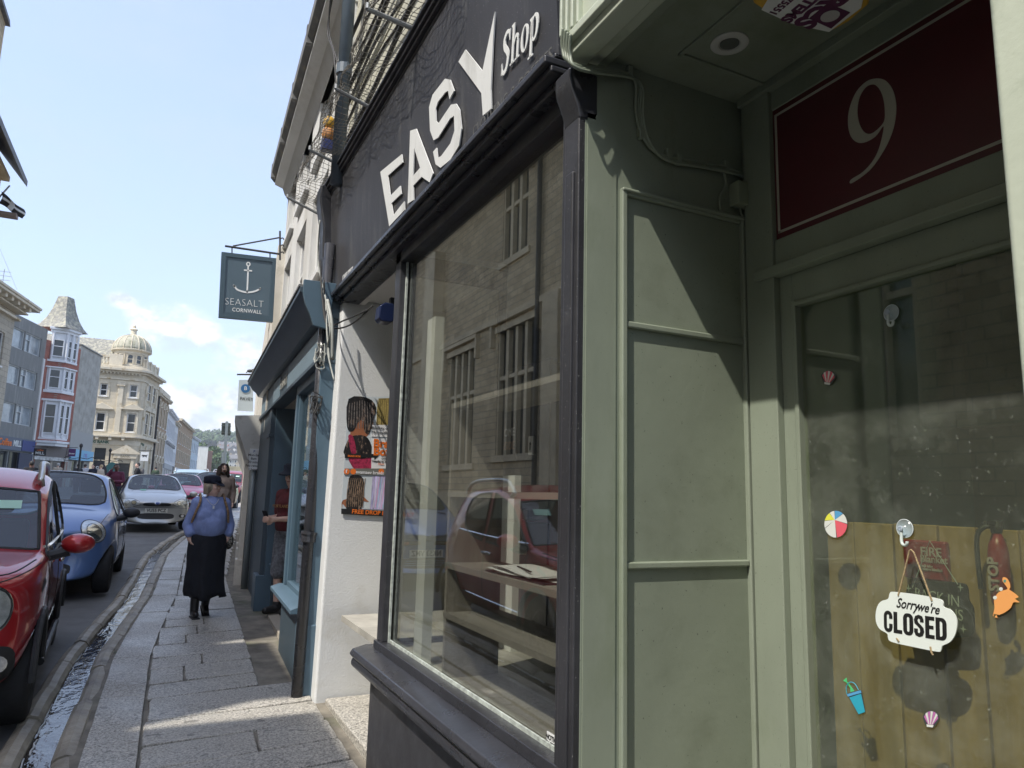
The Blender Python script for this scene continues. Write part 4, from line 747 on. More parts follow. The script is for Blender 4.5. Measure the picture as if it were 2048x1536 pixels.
# white storeys above
us = thing('white_upper_storeys', 'white rendered upper storeys with sash windows above the blue shopfront', 'building', (1.2, 8, 1.5), SR)
class BU(B):
    def build(s, *a, **k): s.bm.transform(Matrix.Translation((1.12, 5.4, 0)) @ Matrix.Rotation(SR, 4, 'Z')); return super().build(*a, **k)
ops = [(.95, 1.85, 1.98, 2.95), (2.35, 3.15, 1.98, 2.95), (3.65, 4.40, 1.98, 2.95), (.95, 1.85, 3.32, 4.05), (2.35, 3.15, 3.32, 4.05), (3.65, 4.4, 3.32, 4.05)]
def holes(bb, x0, x1, y0, y1, z0, z1, ops, ax):
    ys = sorted({y0, y1, *[o[0] for o in ops], *[o[1] for o in ops]}); zs = sorted({z0, z1, *[o[2] for o in ops], *[o[3] for o in ops]})
    for a_, c_ in zip(ys, ys[1:]):
        for d_, e_ in zip(zs, zs[1:]):
            my, mz = (a_+c_)/2, (d_+e_)/2
            if any(o[0] < my < o[1] and o[2] < mz < o[3] for o in ops): continue
            if ax == 'y': bb.box(x0, x1, a_, c_, d_, e_)
            else: bb.box(a_, c_, x0, x1, d_, e_)
b = BU(); holes(b, .0, .25, .12, 4.65, 1.50, 4.42, ops, 'y'); b.build('wall', rendw, us)
dk = M('window_dark', (.025, .03, .034), .12, spec=.8)
for o in ops:
    b = BU(); y0, y1, z0, z1 = o
    for a in ((y0, y0+.05, z0, z1), (y1-.05, y1, z0, z1), (y0+.05, y1-.05, z1-.05, z1), (y0+.05, y1-.05, z0, z0+.06), (y0+.05, y1-.05, (z0+z1)/2-.02, (z0+z1)/2+.02), ((y0+y1)/2-.01, (y0+y1)/2+.01, z0+.06, z1-.05)): b.box(.06, .11, *a)
    b.box(-.05, .08, y0-.05, y1+.05, z0-.06, z0-.002); fr = b.build('window', white, us, bevel=.004)
    b = BU(); b.box(.09, .1, y0+.05, y1-.05, z0+.06, z1-.05); b.build('pane', dk, fr)
b = BU(); b.prism([(.0, .1, 4.05), (-.05, .1, 4.12), (-.08, .1, 4.2), (-.19, .1, 4.24), (-.19, .1, 4.28), (.1, .1, 4.28), (.1, .1, 4.05)], (0, 4.58, 0)); b.build('eaves_cornice', rendw, us, bevel=.004)
b = BU(); b.prism([(-.20, .05, 4.282), (-.25, .05, 4.34), (-.25, .05, 4.46), (-.19, .05, 4.46), (-.17, .05, 4.34), (.2, .05, 4.34), (.2, .05, 4.282)], (0, 4.66, 0))
for k in range(5): b.box(-.258, -.17, .1+k*1.1, .16+k*1.1, 4.27, 4.465)
b.build('gutter', lead, us, bevel=.004)
b = BU()
for k in range(10): T = Matrix.Translation((-.2+random.uniform(0, .1), 2.2+random.uniform(0, 2.3), 4.46)); b.cap(T @ Vector((0, 0, -.02)), T @ Vector((random.uniform(-.05, .05), .02, random.uniform(.02, .08))), .025, .012)
b.build('moss', M('dry_moss', (.33, .22, .10), .95, var=.3), us)
b = BU(); b.prism([(-.1, .1, 4.47), (3.2, .1, 6.3), (3.2, .1, 4.2), (.1, .1, 4.3)], (0, 4.5, 0)); b.build("roof", M("slate", (.10, .10, .11), .7, var=.3, vs_=6), us)
# bird spikes along the flashing
b = BS()
for k in range(110): y = .05+k*.047; b.tube([(.06, y, 1.53), (.02+.03*(k % 3), y+.015*((k*7) % 3-1), 1.64)], .0018, 4)
b.build('bird_spikes', steel, us)
# ---------------- pipes, cables
dp = thing('downpipe', 'tall dark blue grey rainwater pipe rising beside the black fascia', 'pipe', (1.02, 5.72, 2.5))
b = B(); p0 = onX(676, 330, 1.02); b.tube([(1.02, p0.y, 2.3), (1.02, p0.y, 7)], .05, 14); b.build('pipe', M('pipe_blue_grey', (.10, .13, .16), .4, var=.2), dp, smooth=True)
b = B(); b.tube([(1.02, p0.y, 3.2), (1.02, p0.y, 3.28)], .06, 14); b.build('collar', M('pipe_collar', (.12, .15, .18), .5), dp)
lp_ = thing('rainwater_pipe', 'black cast iron rainwater pipe running down to the pavement', 'pipe', (1.0, 5.36, gz(5.4)))
b = B(); b.tube([(1.005, 5.37, gz(5.4)-.02), (1.03, 5.42, .3), (1.04, 5.45, 1.9)], .040, 16); b.build('pipe', blackg, lp_, smooth=True)
b = B(); q = (1.018, 5.396, -.36); b.tube([q, (q[0]+.002, q[1]+.004, q[2]+.07)], .052, 16); b.tube([(q[0], q[1], q[2]+.055), (q[0]+.002, q[1], q[2]+.075)], .058, 16); b.box(q[0]-.02, q[0]+.11, q[1]-.01, q[1]+.01, q[2]+.02, q[2]+.04); b.build('socket', blackg, lp_)
b = B(); b.tube([(1.10, 5.42, -.9), (1.11, 5.42, 1.3)], .022, 10); b.build('side_pipe', bluep, lp_)
cb = thing('loose_cables', 'tangle of loose cables where the black, blue and white fronts meet', 'cables', (1.0, 5.4, 1.3))
for k, pts in enumerate(([(640, 520, .95), (645, 600, .97), (655, 650, 1.0), (690, 640, 1.08), (735, 620, 1.13)], [(648, 560, .95), (650, 630, .97), (662, 655, 1.0), (700, 650, 1.08), (745, 612, 1.16)], [(640, 440, .95), (636, 520, .97), (650, 600, .98), (655, 680, .98), (662, 740, 1.0)], [(650, 590, .95), (660, 660, .97), (655, 700, .98), (668, 760, 1.0)], [(655, 600, .96), (664, 650, .98), (665, 720, 1.)])):
    P = [ray(a, c)*(x/ray(a, c).x) for a, c, x in pts]; bb = B(); bb.tube(spl(P, 6), .006 if k < 4 else .012, 6); bb.build('cable', cabk if k < 2 else cable, cb, smooth=True)
for k in range(9):
    P = [Vector((1.0+random.uniform(-.04, .04), 5.36+random.uniform(-.05, .05), 1.0-.35*(k % 2)+random.uniform(-.1, .1))) for _ in range(5)]; bb = B(); bb.tube(spl(P, 6), .004, 5); bb.build('cable', cabk if k % 2 else cable, cb)
hc = thing('hanging_cables', 'long dark cables drooping in front of the high white wall', 'cables', (1., 6.2, 3))
for pts in ([(668, -20, .98), (655, 60, .98), (668, 110, 1.0), (672, 180, 1.02), (675, 240, 1.05)], [(663, -20, .9), (658, 60, .92), (676, 130, .98), (682, 200, 1.03)]):
    P = [ray(a, c)*(x/ray(a, c).x) for a, c, x in pts]; bb = B(); bb.tube(spl(P, 6), .007, 6); bb.build('cable', cabk, hc, smooth=True)
# wall cables over the boarding
wc = thing('wall_cables', 'several thick cables strung over the pale boarding above the black cornice', 'cables', (FX, 4, 3.2))
for k in range(7):
    z0 = 2.75+k*.16; P = [(FX-.04, 5.5, z0), (FX-.05, 4.6, z0+.06*sin(k)), (FX-.05, 3.6, z0+.12*cos(k*2)), (FX-.04, 2.4, z0+.05)]; bb = B(); bb.tube(spl(P, 8), .010 if k % 3 else .016, 6); bb.build('cable', cabk, wc, smooth=True)
# ---------------- bird netting shelf on brackets
nt_ = thing('wire_netting', 'sagging wire netting stretched on steel brackets above the black fascia', 'netting', (.95, 4.6, 2.6))
br = [((575, 395), (640, 428)), ((620, 300), (680, 328)), ((672, 178), (745, 215)), ((735, 18), (870, 70))]
ends = []
for (ox, oy), (ix, iy) in br:
    pi_ = ray(ix, iy); pi_ = pi_*(2.47/pi_.z); po = onY(ox, oy, pi_.y); ends.append((po, pi_))
    b = B(); b.tube([pi_+Vector((.04, 0, -.02)), po], .013, 8); b.tube([po, po+Vector((0, 0, .03))], .013, 8); b.tube(spl([pi_+Vector((.0, 0, .0)), pi_+Vector((.03, 0, -.04)), pi_+Vector((.05, 0, -.12))], 4), .012, 8); b.build('bracket', steel, nt_)
P2 = ends[3][1]+(ends[3][1]-ends[2][1])*1.0; Q2 = ends[3][0]+(ends[3][0]-ends[2][0])*1.0; ends.append((Q2, P2))
P2 = ends[0][1]+(ends[0][1]-ends[1][1])*.15; Q2 = ends[0][0]+(ends[0][0]-ends[1][0])*.15
b = B(); rnd = random.Random(4)
def net(u, v):                                           # u along the building (0..4), v 0 inner edge .. 1 outer edge .. 1.9 curled up
    i = min(int(u), len(ends)-2); s = u-i; po = ends[i][0].lerp(ends[i+1][0], s); pi_ = ends[i][1].lerp(ends[i+1][1], s)
    sag = .05*sin(pi*s); q = pi_.lerp(po, min(v, 1.0)); q = q+Vector((0, 0, .02-sag*min(v, 1)*1.2))
    if v > 1: q = q+Vector((.10*(v-1)*(1+.4*sin(u*9)), 0, .26*(v-1)*(1+.35*sin(u*5+1))))
    q = q+Vector((.012*sin(u*17+v*5), .01*sin(v*21+u*7), .014*sin(u*13+v*3))); return q
vm = 1.9; us_ = [k*.055 for k in range(int(3.95/.055))]
for k in range(15):
    v = vm*k/14; b.tube([net(u, v) for u in us_], .0020, 4, False)
for u in us_: b.tube([net(u, vm*k/8) for k in range(9)], .0020, 4, False)
b.build('mesh', wire, nt_)
cap_ = thing('roof_ornament', 'small yellow and blue ornament caught behind the netting by the white wall', 'ornament', onX(657, 270, .98))
b = B(); b.ell((0, 0, .10), (.05, .05, .06)); b.build('top', ylw, cap_, smooth=True, world=False); b = B(); b.ell((0, 0, 0), (.055, .05, .07)); b.build('middle', M('terracotta', (.45, .2, .06), .6), cap_, smooth=True, world=False); b = B(); b.box(-.05, .05, -.04, .04, -.14, -.05); b.build('base', M('ornament_blue', (.02, .03, .12), .5), cap_, bevel=.01, world=False)
# ---------------- hanging signs
sg = thing('hanging_sign', 'framed dark blue SEASALT CORNWALL sign with a white anchor on an iron bracket', 'sign', (1.13, 9.3, 3.0))
YS = 9.3
def HS(px, py): p = onY(px, py, YS); return (p.x, p.z)
HT = plane_T((0, YS-.03, 0), (1, 0, 0), (0, 0, 1))
sblue = M('sign_blue', (.075, .115, .145), .5, var=.05); sframe = M('sign_frame', (.05, .085, .11), .45)
shape('board', [[HS(*q) for q in ((448, 512), (546, 520), (540, 640), (440, 630))]], plane_T((0, YS, 0), (1, 0, 0), (0, 0, 1)), sblue, sg, .022)
fo = [HS(*q) for q in ((443, 505), (552, 518), (545, 645), (437, 635))]; fi = [HS(*q) for q in ((452, 514), (544, 525), (537, 633), (446, 625))]
shape('frame', [fo, fi], plane_T((0, YS, 0), (1, 0, 0), (0, 0, 1)), sframe, sg, .034)
def crs(x, y): return HS(420+x/3.2, 420+y/3.2)
def ribbon(pts, wd):
    P = [Vector((*p, 0)) for p in pts]; L, Rr = [], []
    for i, p in enumerate(P):
        d = (P[min(i+1, len(P)-1)]-P[max(i-1, 0)]).normalized(); n = Vector((-d.y, d.x, 0)); ww = wd(i/(len(P)-1)) if callable(wd) else wd; L.append(p+n*ww/2); Rr.append(p-n*ww/2)
    return [(q.x, q.y) for q in L+Rr[::-1]]
sw = M('sign_white', (.72, .74, .74), .5)
def an(lp): return shape('emblem', lp, HT @ Matrix.Translation((0, 0, .0)), sw, sg, .002)
HT = plane_T((0, YS-.024, 0), (1, 0, 0), (0, 0, 1))
an([ribbon([crs(243, 365), crs(240, 450), crs(236, 530)], .018)]); an([ribbon([crs(216, 388), crs(268, 393)], .018)])
cc_ = crs(244, 350); an([[(cc_[0]+.026*cos(a*pi/8), cc_[1]+.030*sin(a*pi/8)) for a in range(16)], [(cc_[0]+.013*cos(a*pi/8), cc_[1]+.016*sin(a*pi/8)) for a in range(16)]])
an([ribbon([(p.x, p.y) for p in spl([(*crs(*q), 0) for q in ((150, 482), (170, 510), (200, 523), (236, 530), (275, 526), (305, 515), (322, 503))], 4)], .02)])
an([[crs(*q) for q in ((147, 478), (168, 492), (152, 500))]]); an([[crs(*q) for q in ((324, 498), (306, 508), (320, 516))]]); an([[crs(*q) for q in ((230, 518), (242, 518), (236, 540))]])
def tS(s, a, c, size, **k):
    a = Vector(crs(*a)); c = Vector(crs(*c)); d = (c-a).normalized(); T = HT @ Matrix(((d.x, -d.y, 0, a.x), (d.y, d.x, 0, a.y), (0, 0, 1, 0), (0, 0, 0, 1))); return text('lettering', s, size, T, sw, sg, .002, k.get('bold', 0), 0, 'LEFT', k.get('sx', 1), k.get('sp', 1))
tS('SEASALT', (93, 588), (365, 610), .125, bold=-.003, sx=.92, sp=1.05); tS('CORNWALL', (140, 640), (312, 657), .067, bold=.0005, sx=.88, sp=1.08)
b = B()
bz = onY(450, 492, YS); be = onY(558, 508, YS); b.tube([bz, be], .014, 8); tp1 = onY(560, 475, YS); b.tube([onY(466, 492, YS), tp1], .010, 8); b.tube([onY(560, 462, YS), onY(560, 520, YS)], .012, 8)
for q in ((464, 495, 508), (540, 506, 518)): b.tube([onY(q[0], q[1], YS), onY(q[0], q[2], YS)], .008, 6)
for k in range(3): c_ = onY(560, 478+k*14, YS); b.tube(spl([c_, c_+Vector((.03, 0, .02)), c_+Vector((.05, 0, 0))], 4), .008, 6)
b.build('bracket', M('iron', (.06, .06, .06), .5, .3), sg)
s2 = thing('hanging_sign', 'pale hanging sign with a round blue badge beyond the anchor sign', 'sign', (1.35, 13, 2.0)); YT = 13.
b = B(); c = [onY(*q, YT) for q in ((478, 760), (506, 760), (506, 823), (475, 821))]; b.prism([p+Vector((0, -.02, 0)) for p in c], (0, .04, 0)); b.build('board', M('pale_sign', (.45, .52, .56), .5), s2)
p = onY(491, 777, YT-.025); b = B(); b.lathe([(.075, -.0), (.075, .006)], (p.x, YT-.03, p.z), 24, 'y'); b.build('badge', M('badge_blue', (.02, .12, .30), .5), s2); text('lettering', 'B', .09, plane_T((p.x, YT-.033, p.z), (1, 0, 0), (0, 0, 1)), sw, s2, .001); p = onY(480, 797, YT-.03); text('lettering', 'PAVEY', .075, plane_T((p.x, YT-.025, p.z), (1, 0, 0), (0, 0, 1)), blk, s2, .001, 0, 0, 'LEFT')
b = B(); b.tube([onY(474, 749, YT), onY(515, 749, YT)], .014, 6); b.tube([onY(492, 745, YT), onY(508, 738, YT)], .01, 6); b.ell(onY(500, 742, YT), (.05, .05, .03)); b.build('bracket', M('iron2', (.05, .05, .05), .5, .3), s2)
# ---------------- next building on the right, cream stone
nb = thing('cream_building', 'cream stone building with a heavy cornice beyond the blue shopfront', 'building', (1.6, 13, gz(13)), -R_(5.6))
NM = Matrix.Translation((1.16, 10.75, 0)) @ Matrix.Rotation(-R_(5.6), 4, 'Z')
class BN(B):
    def build(s, *a, **k): s.bm.transform(NM); return super().build(*a, **k)
crm = M('cream_stucco', (.66, .62, .54), .8, var=.12, vs_=2, bump=.3, bs=12, dirt=(.3, .27, .2), ds=2)
b = BN(); holes(b, 0, .3, -.3, 14, -1.5, .75, [(.5, 1.9, -.9, .5), (2.4, 3.2, -1.5, .5), (4, 6, -.9, .5), (7, 9, -.9, .5), (10, 12, -.9, .5)], 'y'); b.build('wall', crm, nb)
b = BN(); holes(b, .12, .4, -.9, 14, .75, 3.3, [(.6, 1.4, 1.3, 2.6), (2.8, 3.6, 1.3, 2.6), (5, 5.8, 1.3, 2.6), (7.4, 8.2, 1.3, 2.6)], 'y'); b.build('upper_wall', crm, nb)
b = BN(); b.box(.25, .26, -.2, 14, -1.5, 3.0); b.build('pane', dk, nb)
b = BN(); b.prism([(.0, -.35, .40), (-.05, -.35, .42), (-.12, -.35, .62), (-.25, -.35, .92), (-.25, -.35, 1.0), (.15, -.35, 1.03), (.15, -.35, .4)], (0, 14.3, 0)); b.build('cornice', M('grey_cornice', (.55, .54, .50), .8, var=.15, dirt=(.28, .27, .22)), nb)
for y in (0.05, 2.05, 3.4, 6.3, 9.3): b = BN(); b.box(-.07, 0, y, y+.3, -1.5, .42); b.box(-.10, 0, y-.03, y+.33, -1.5, -.95); b.build('pilaster', crm, nb, bevel=.01)
gp = thing('parking_sign', 'narrow white parking notice strapped to a grey pipe on the right', 'sign', onX(504, 1110, 1.2))
b = B(); y_ = 10.45; xx = onY(502, 1000, y_).x; b.tube([(xx, y_, gz(y_)-.05), (xx, y_, .75)], .045, 10); b.build('pole', M('galvanised', (.27, .30, .30), .5, .4), gp, smooth=True)
b = B(); p = onY(500, 897, y_-.06); q = onY(514, 941, y_-.06); b.box(p.x, q.x, y_-.075, y_-.06, q.z, p.z); b.build('plate', whites, gp); 
for k in range(6): text('lettering', ('P', 'Mon-Sat', '8am', '30 mins', 'No return', '1 hour')[k], .045, plane_T(((p.x+q.x)/2, y_-.076, p.z-.04-k*.048), (1, 0, 0), (0, 0, 1)), M('sign_ink%d' % k, (.02, .05, .25) if k == 0 else (.05, .05, .05), .5), gp, .001, .0005)
ts = thing('traffic_sign', 'grey backed traffic sign on a tall pole, seen from behind', 'sign', onY(445, 975, 25)); YT = 25.
b = B(); b.tube([(onY(447, 975, YT).x, YT, gz(YT)), onY(454, 843, YT)], .045, 10); b.tube([(onY(447, 975, YT).x, YT, gz(YT)), onY(448.5, 905, YT)], .075, 10); b.build('pole', M('grey_pole', (.36, .40, .37), .6), ts, smooth=True)
b = B(); c = [onY(*q, YT) for q in ((444, 845), (462, 846), (461, 871), (443, 869))]; b.prism([p+Vector((0, .06, 0)) for p in c], (0, .03, 0)); b.build('plate', M('sign_back', (.14, .16, .14), .6), ts); b = B()
for z in (850, 864): b.prism([onY(*q, YT) for q in ((443, z), (462, z+1), (462, z+3), (443, z+2))], (0, .06, 0))
b.build('clamp', M('grey_clamp', (.2, .22, .2), .6), ts)
# ================================================================ street beyond: buildings
def bld(name, label, X, Y, a, group=None): return thing(name, label, 'building', (X, Y, gz(Y)), R_(90-a), group)
class LB(B):                                             # local frame of a facade: x along it, y into it, z absolute height
    def go(s, name, mat, par, **k):
        s.bm.transform(Matrix.Translation((0, 0, -par.location.z)) if par.type == 'EMPTY' else Matrix.Identity(4)); k.setdefault('world', False)
        if par.type != 'EMPTY': s.bm.transform(Matrix.Translation((0, 0, -par.parent.location.z)))
        return s.build(name, mat, par, **k)
def wall(par, x0, x1, z0, z1, ops, mat, depth=6., th=.28, name='wall', y=0.):
    b = LB(); holes(b, y, y+th, x0, x1, z0, z1, ops, 'x'); b.box(x0, x1, y+th, depth, z0, z1-.01); return b.go(name, mat, par)
def win(par, x0, x1, z0, z1, nx=1, nz=2, fw=.06, mat=None, y=.10, sur=None, sw_=.14, pane=None):
    b = LB(); b.box(x0, x0+fw, y, y+.06, z0, z1); b.box(x1-fw, x1, y, y+.06, z0, z1); b.box(x0+fw, x1-fw, y, y+.06, z0, z0+fw); b.box(x0+fw, x1-fw, y, y+.06, z1-fw, z1)
    for k in range(1, nx): x = x0+(x1-x0)*k/nx; b.box(x-fw*.35, x+fw*.35, y+.01, y+.05, z0+fw, z1-fw)
    for k in range(1, nz): z = z0+(z1-z0)*k/nz; b.box(x0+fw, x1-fw, y+.005, y+.055, z-fw*.4, z+fw*.4)
    b.box(x0-.06, x1+.06, -.07, y+.02, z0-.09, z0-.004)
    f = b.go('window', mat or white, par); b = LB(); b.box(x0+fw, x1-fw, y+.06, y+.065, z0+fw, z1-fw); b.go('pane', pane or dk, f)
    if sur:
        b = LB(); b.box(x0-sw_, x0-.002, -.05, .0, z0-.1, z1+sw_); b.box(x1+.002, x1+sw_, -.05, .0, z0-.1, z1+sw_); b.box(x0-.002, x1+.002, -.05, .0, z1+.002, z1+sw_); b.go('surround', sur, f)
    return f
stone = brick('rubble_stone', (.56, .45, .28), (.42, .33, .20), (.27, .22, .15), .42, .17, .012, .9, .7, .35, dirt=(.20, .18, .14))
ashl = M('dressed_stone', (.54, .45, .30), .85, var=.2, vs_=2, bump=.4, bs=14)
lime = brick('bank_limestone', (.60, .53, .40), (.54, .48, .36), (.42, .37, .28), .7, .35, .008, .8, .3, .12, dirt=(.40, .31, .17))
limep = M('limestone_trim', (.60, .54, .42), .8, var=.12, vs_=1.5, bump=.4, bs=9, dirt=(.36, .26, .12), ds=1.6, dr=(.56, .7))
conc = M('grey_concrete', (.22, .225, .215), .85, var=.12, vs_=1.2, bump=.3, bs=8, dirt=(.33, .33, .30), ds=1.2, stretch=(3, 3, .5))
roughc = M('grey_roughcast', (.40, .39, .35), .9, var=.2, vs_=1.4, bump=.8, bs=12, dist=.03, dirt=(.27, .26, .22), ds=1.3, dr=(.45, .7))
redb = brick('red_brick', (.36, .10, .065), (.28, .08, .055), (.3, .22, .18), .22, .075, .008, .8, .2, .2)
slate = M('slate_roof', (.13, .13, .135), .7, var=.35, vs_=5, dirt=(.30, .28, .20), ds=3, bump=.4, bs=20, stretch=(1, 1, 4))
slatel = M('lichened_slate', (.22, .215, .19), .75, var=.35, vs_=6, dirt=(.42, .40, .30), ds=4, dr=(.48, .62))
palep = M('pale_window_glass', (.30, .34, .36), .08, var=.35, vs_=1.5, spec=.9)
# ---- rubble stone hall opposite (it is what the shop glass reflects)
WX = -5.15
hall = thing('stone_hall', 'tall rubble stone hall with mullioned windows and a projecting eave at the left edge', 'building', (WX, 14, gz(14)), R_(90))
class HB(LB): pass
def hl(Y): return Y-14.
hops = [(18., 19.95, .86, 4.05), (14.45, 16.5, 1.0, 4.15), (14.95, 16.4, 6.0, 8.3), (10.0, 12.4, 1.0, 4.15), (6, 8.2, .9, 4.1), (7, 8.5, 6, 8.2)]
b = LB(); holes(b, 0, .4, hl(4.6), hl(24), gz(5)-.3, 8.9, [(hl(o[0]), hl(o[1]), o[2], o[3]) for o in hops], 'x'); b.box(hl(4.6), hl(24), .4, 7, gz(5)-.3, 8.85); b.box(hl(19.8), hl(24), .06, 7, 8.9, 13.4); b.go('wall', stone, hall)
for o in hops:
    x0, x1, z0, z1 = hl(o[0]), hl(o[1]), o[2], o[3]; n = 4 if x1-x0 > 1.6 else 3; b = LB()
    for k in range(n+1): x = x0+(x1-x0)*k/n; b.box(x-.07, x+.07, .02, .22, z0, z1)
    zt = z0+(z1-z0)*.62; b.box(x0, x1, .04, .20, zt-.05, zt+.05); b.box(x0-.15, x1+.15, -.06, .2, z0-.16, z0); b.box(x0-.15, x1+.15, -.05, .2, z1, z1+.16); b.box(x0-.3, x1+.3, -.14, .0, z1+.22, z1+.32); b.box(x0-.3, x0-.2, -.13, .0, z1-.35, z1+.22); b.box(x1+.2, x1+.3, -.13, .0, z1-.35, z1+.22)
    f = b.go('window', ashl, hall); b = LB(); b.box(x0, x1, .14, .15, z0, z1); b.go('pane', dk, f)
b = LB(); b.box(hl(4.6), hl(24), -.09, 0, 4.42, 4.56); b.box(hl(4.6), hl(24), -.06, .0, gz(5)-.2, .1); b.box(hl(20.7), hl(21.6), -.35, 0, gz(20)-.2, 7.6); b.box(hl(12.9), hl(13.6), -.3, 0, gz(12)-.2, 4.4); b.go('string_course', ashl, hall)
b = LB(); b.tube([(hl(14.2), -.1, gz(14)), (hl(14.2), -.1, 8.7)], .06, 10); b.go('drainpipe', rub, hall)
b = LB(); b.prism([(hl(4.4), -.95, 8.62), (hl(4.4), -.95, 8.80), (hl(4.4), 3.6, 14.6), (hl(4.4), 8.2, 8.8), (hl(4.4), 8.2, 8.6), (hl(4.4), 3.6, 14.2)], (19.9, 0, 0)); b.go('roof', slate, hall)
b = LB(); b.box(hl(4.5), hl(24.15), -.55, 0, 8.62, 8.78); b.box(hl(4.5), hl(24.1), -.35, .0, 8.42, 8.62); b.box(hl(23.9), hl(24.2), -.2, .3, 8.8, 10.4); b.go('eave', ashl, hall, bevel=.02)
b = LB(); b.prism([(hl(19.6), -.02, 13.55), (hl(19.6), 3.4, 16.9), (hl(19.6), 7, 13.5), (hl(19.6), 7, 13.3), (hl(19.6), -.05, 13.35)], (4.5, 0, 0)); b.go('upper_roof', slate, hall)
fl = thing('cornish_flag', 'black flag with a white cross flying from the stone hall', 'flag', (-5.1, 24, 8.))
b = B(); b.tube([(-5.2, 23.95, 7.2), (-4.55, 23.95, 8.45)], .025, 6); b.build('pole', steel, fl)
def wav(u, v): return Vector((-4.72+.60*u+.04*sin(v*4), 23.9+.07*sin(u*6+v), 8.22-.45*u-.34*v*(1-.25*u)+.03*sin(u*7)))
for nm, mt, rng in (('cloth', blk, [(0, 1, 0, 1)]), ('cross', whites, [(0, 1, .40, .6), (.36, .56, 0, 1)])):
    b = B()
    for (u0, u1, v0, v1) in rng:
        g = [[b.bm.verts.new(wav(u0+(u1-u0)*i/12, v0+(v1-v0)*j/6)+Vector((0, -.012 if nm == 'cross' else 0, 0))) for i in range(13)] for j in range(7)]
        for j in range(6):
            for i in range(12): b.bm.faces.new((g[j][i], g[j][i+1], g[j+1][i+1], g[j+1][i]))
    o = b.build(nm, mt, fl, smooth=True); sm = o.modifiers.new('s', 'SOLIDIFY'); sm.thickness = .008
fd = thing('floodlight', 'floodlight on a short arm fixed to the stone hall below the flag', 'light', (-5.1, 24, 7.5))
b = B(); b.tube([(-5.15, 23.9, 7.55), (-4.7, 23.9, 7.58)], .03, 6); b.build('arm', steel, fd); b = B(); b.box(-4.75, -4.25, 23.7, 24.0, 7.48, 7.60); b.build('lamp_head', M('lamp_bronze', (.2, .15, .12), .5), fd, bevel=.02)
# ---- lower building opposite the camera
opp = thing('opposite_building', 'lower stone fronted building across the street, mirrored in the door glass', 'building', (WX, -4, gz(-4)), R_(90))
oops = [(x, x+1.0, z, z+1.7) for x in (-6, -3.6, -1.2, 1.2, 3.6) for z in (2.0, 4.8)]+[(x, x+2.6, -.9, 1.0) for x in (-6, -2.6, .8)]
wall(opp, -9, 6.32, gz(-10)-.2, 7.3, oops, stone, 6); wall(opp, 6.32, 6.72, gz(-10)-.2, 6.2, [], stone, 6); wall(opp, 6.72, 8.4, gz(-10)-.2, 7.3, [], stone, 6)  # unseen wall top and parapet notched to let a sun band onto the pavement
for o in oops: win(opp, *o, sur=ashl)
b = LB(); b.box(-9, 6.32, -.25, 6, 7.3, 7.45); b.box(6.72, 8.5, -.25, 6, 7.3, 7.45); b.box(-9, 8.5, -.1, -.001, 1.3, 1.5); b.go('parapet', ashl, opp)
# ---- cornice building
cbd = bld('cornice_building', 'pale stone building whose bracketed cornice juts out at the left edge', -8.35, 50, 10)
cops = [(x, x+1.1, z, z+1.9) for x in (-2.2, -5.2, -8.2, -11.2) for z in (3.2, 6.6)]
wall(cbd, -14, 0, gz(40)-.2, 10.0, cops, brick('pale_ashlar', (.45, .40, .31), (.38, .34, .27), (.25, .22, .18), .8, .32, .012, .85, .4, .2), 8)
for o in cops: win(cbd, *o)
b = LB(); b.box(-14, .25, -.25, 8.2, 9.5, 9.65); b.box(-14, .5, -.5, 8.4, 9.95, 10.05); b.box(-14, .95, -.95, 8.5, 10.25, 10.40); b.box(-14, 1.02, -1.02, 8.6, 10.40, 10.55); b.go('cornice', limep, cbd, bevel=.03)
for k in range(16): b = LB(); b.box(-13.8+k*.9, -13.5+k*.9, -.8, 0, 10.03, 10.27); b.go('bracket', limep, cbd, bevel=.03)
for k in range(6): b = LB(); b.box(0, .8, .2+k*.9, .5+k*.9, 10.03, 10.27); b.go('bracket', limep, cbd, bevel=.03)
ar = thing('roof_aerial', 'thin television aerial and wire above the pale cornice', 'aerial', onY(4, 575, 49)); b = B(); p = onY(4, 575, 49)
b.tube([p, p+Vector((0, 0, 1.1))], .02, 5)
for k in range(3): b.tube([p+Vector((-.5, 0, .45+.25*k)), p+Vector((.35, 0, .45+.25*k))], .015, 4)
b.tube([onY(0, 498, 49), onY(34, 580, 49)], .012, 4); b.build('mast', steel, ar)
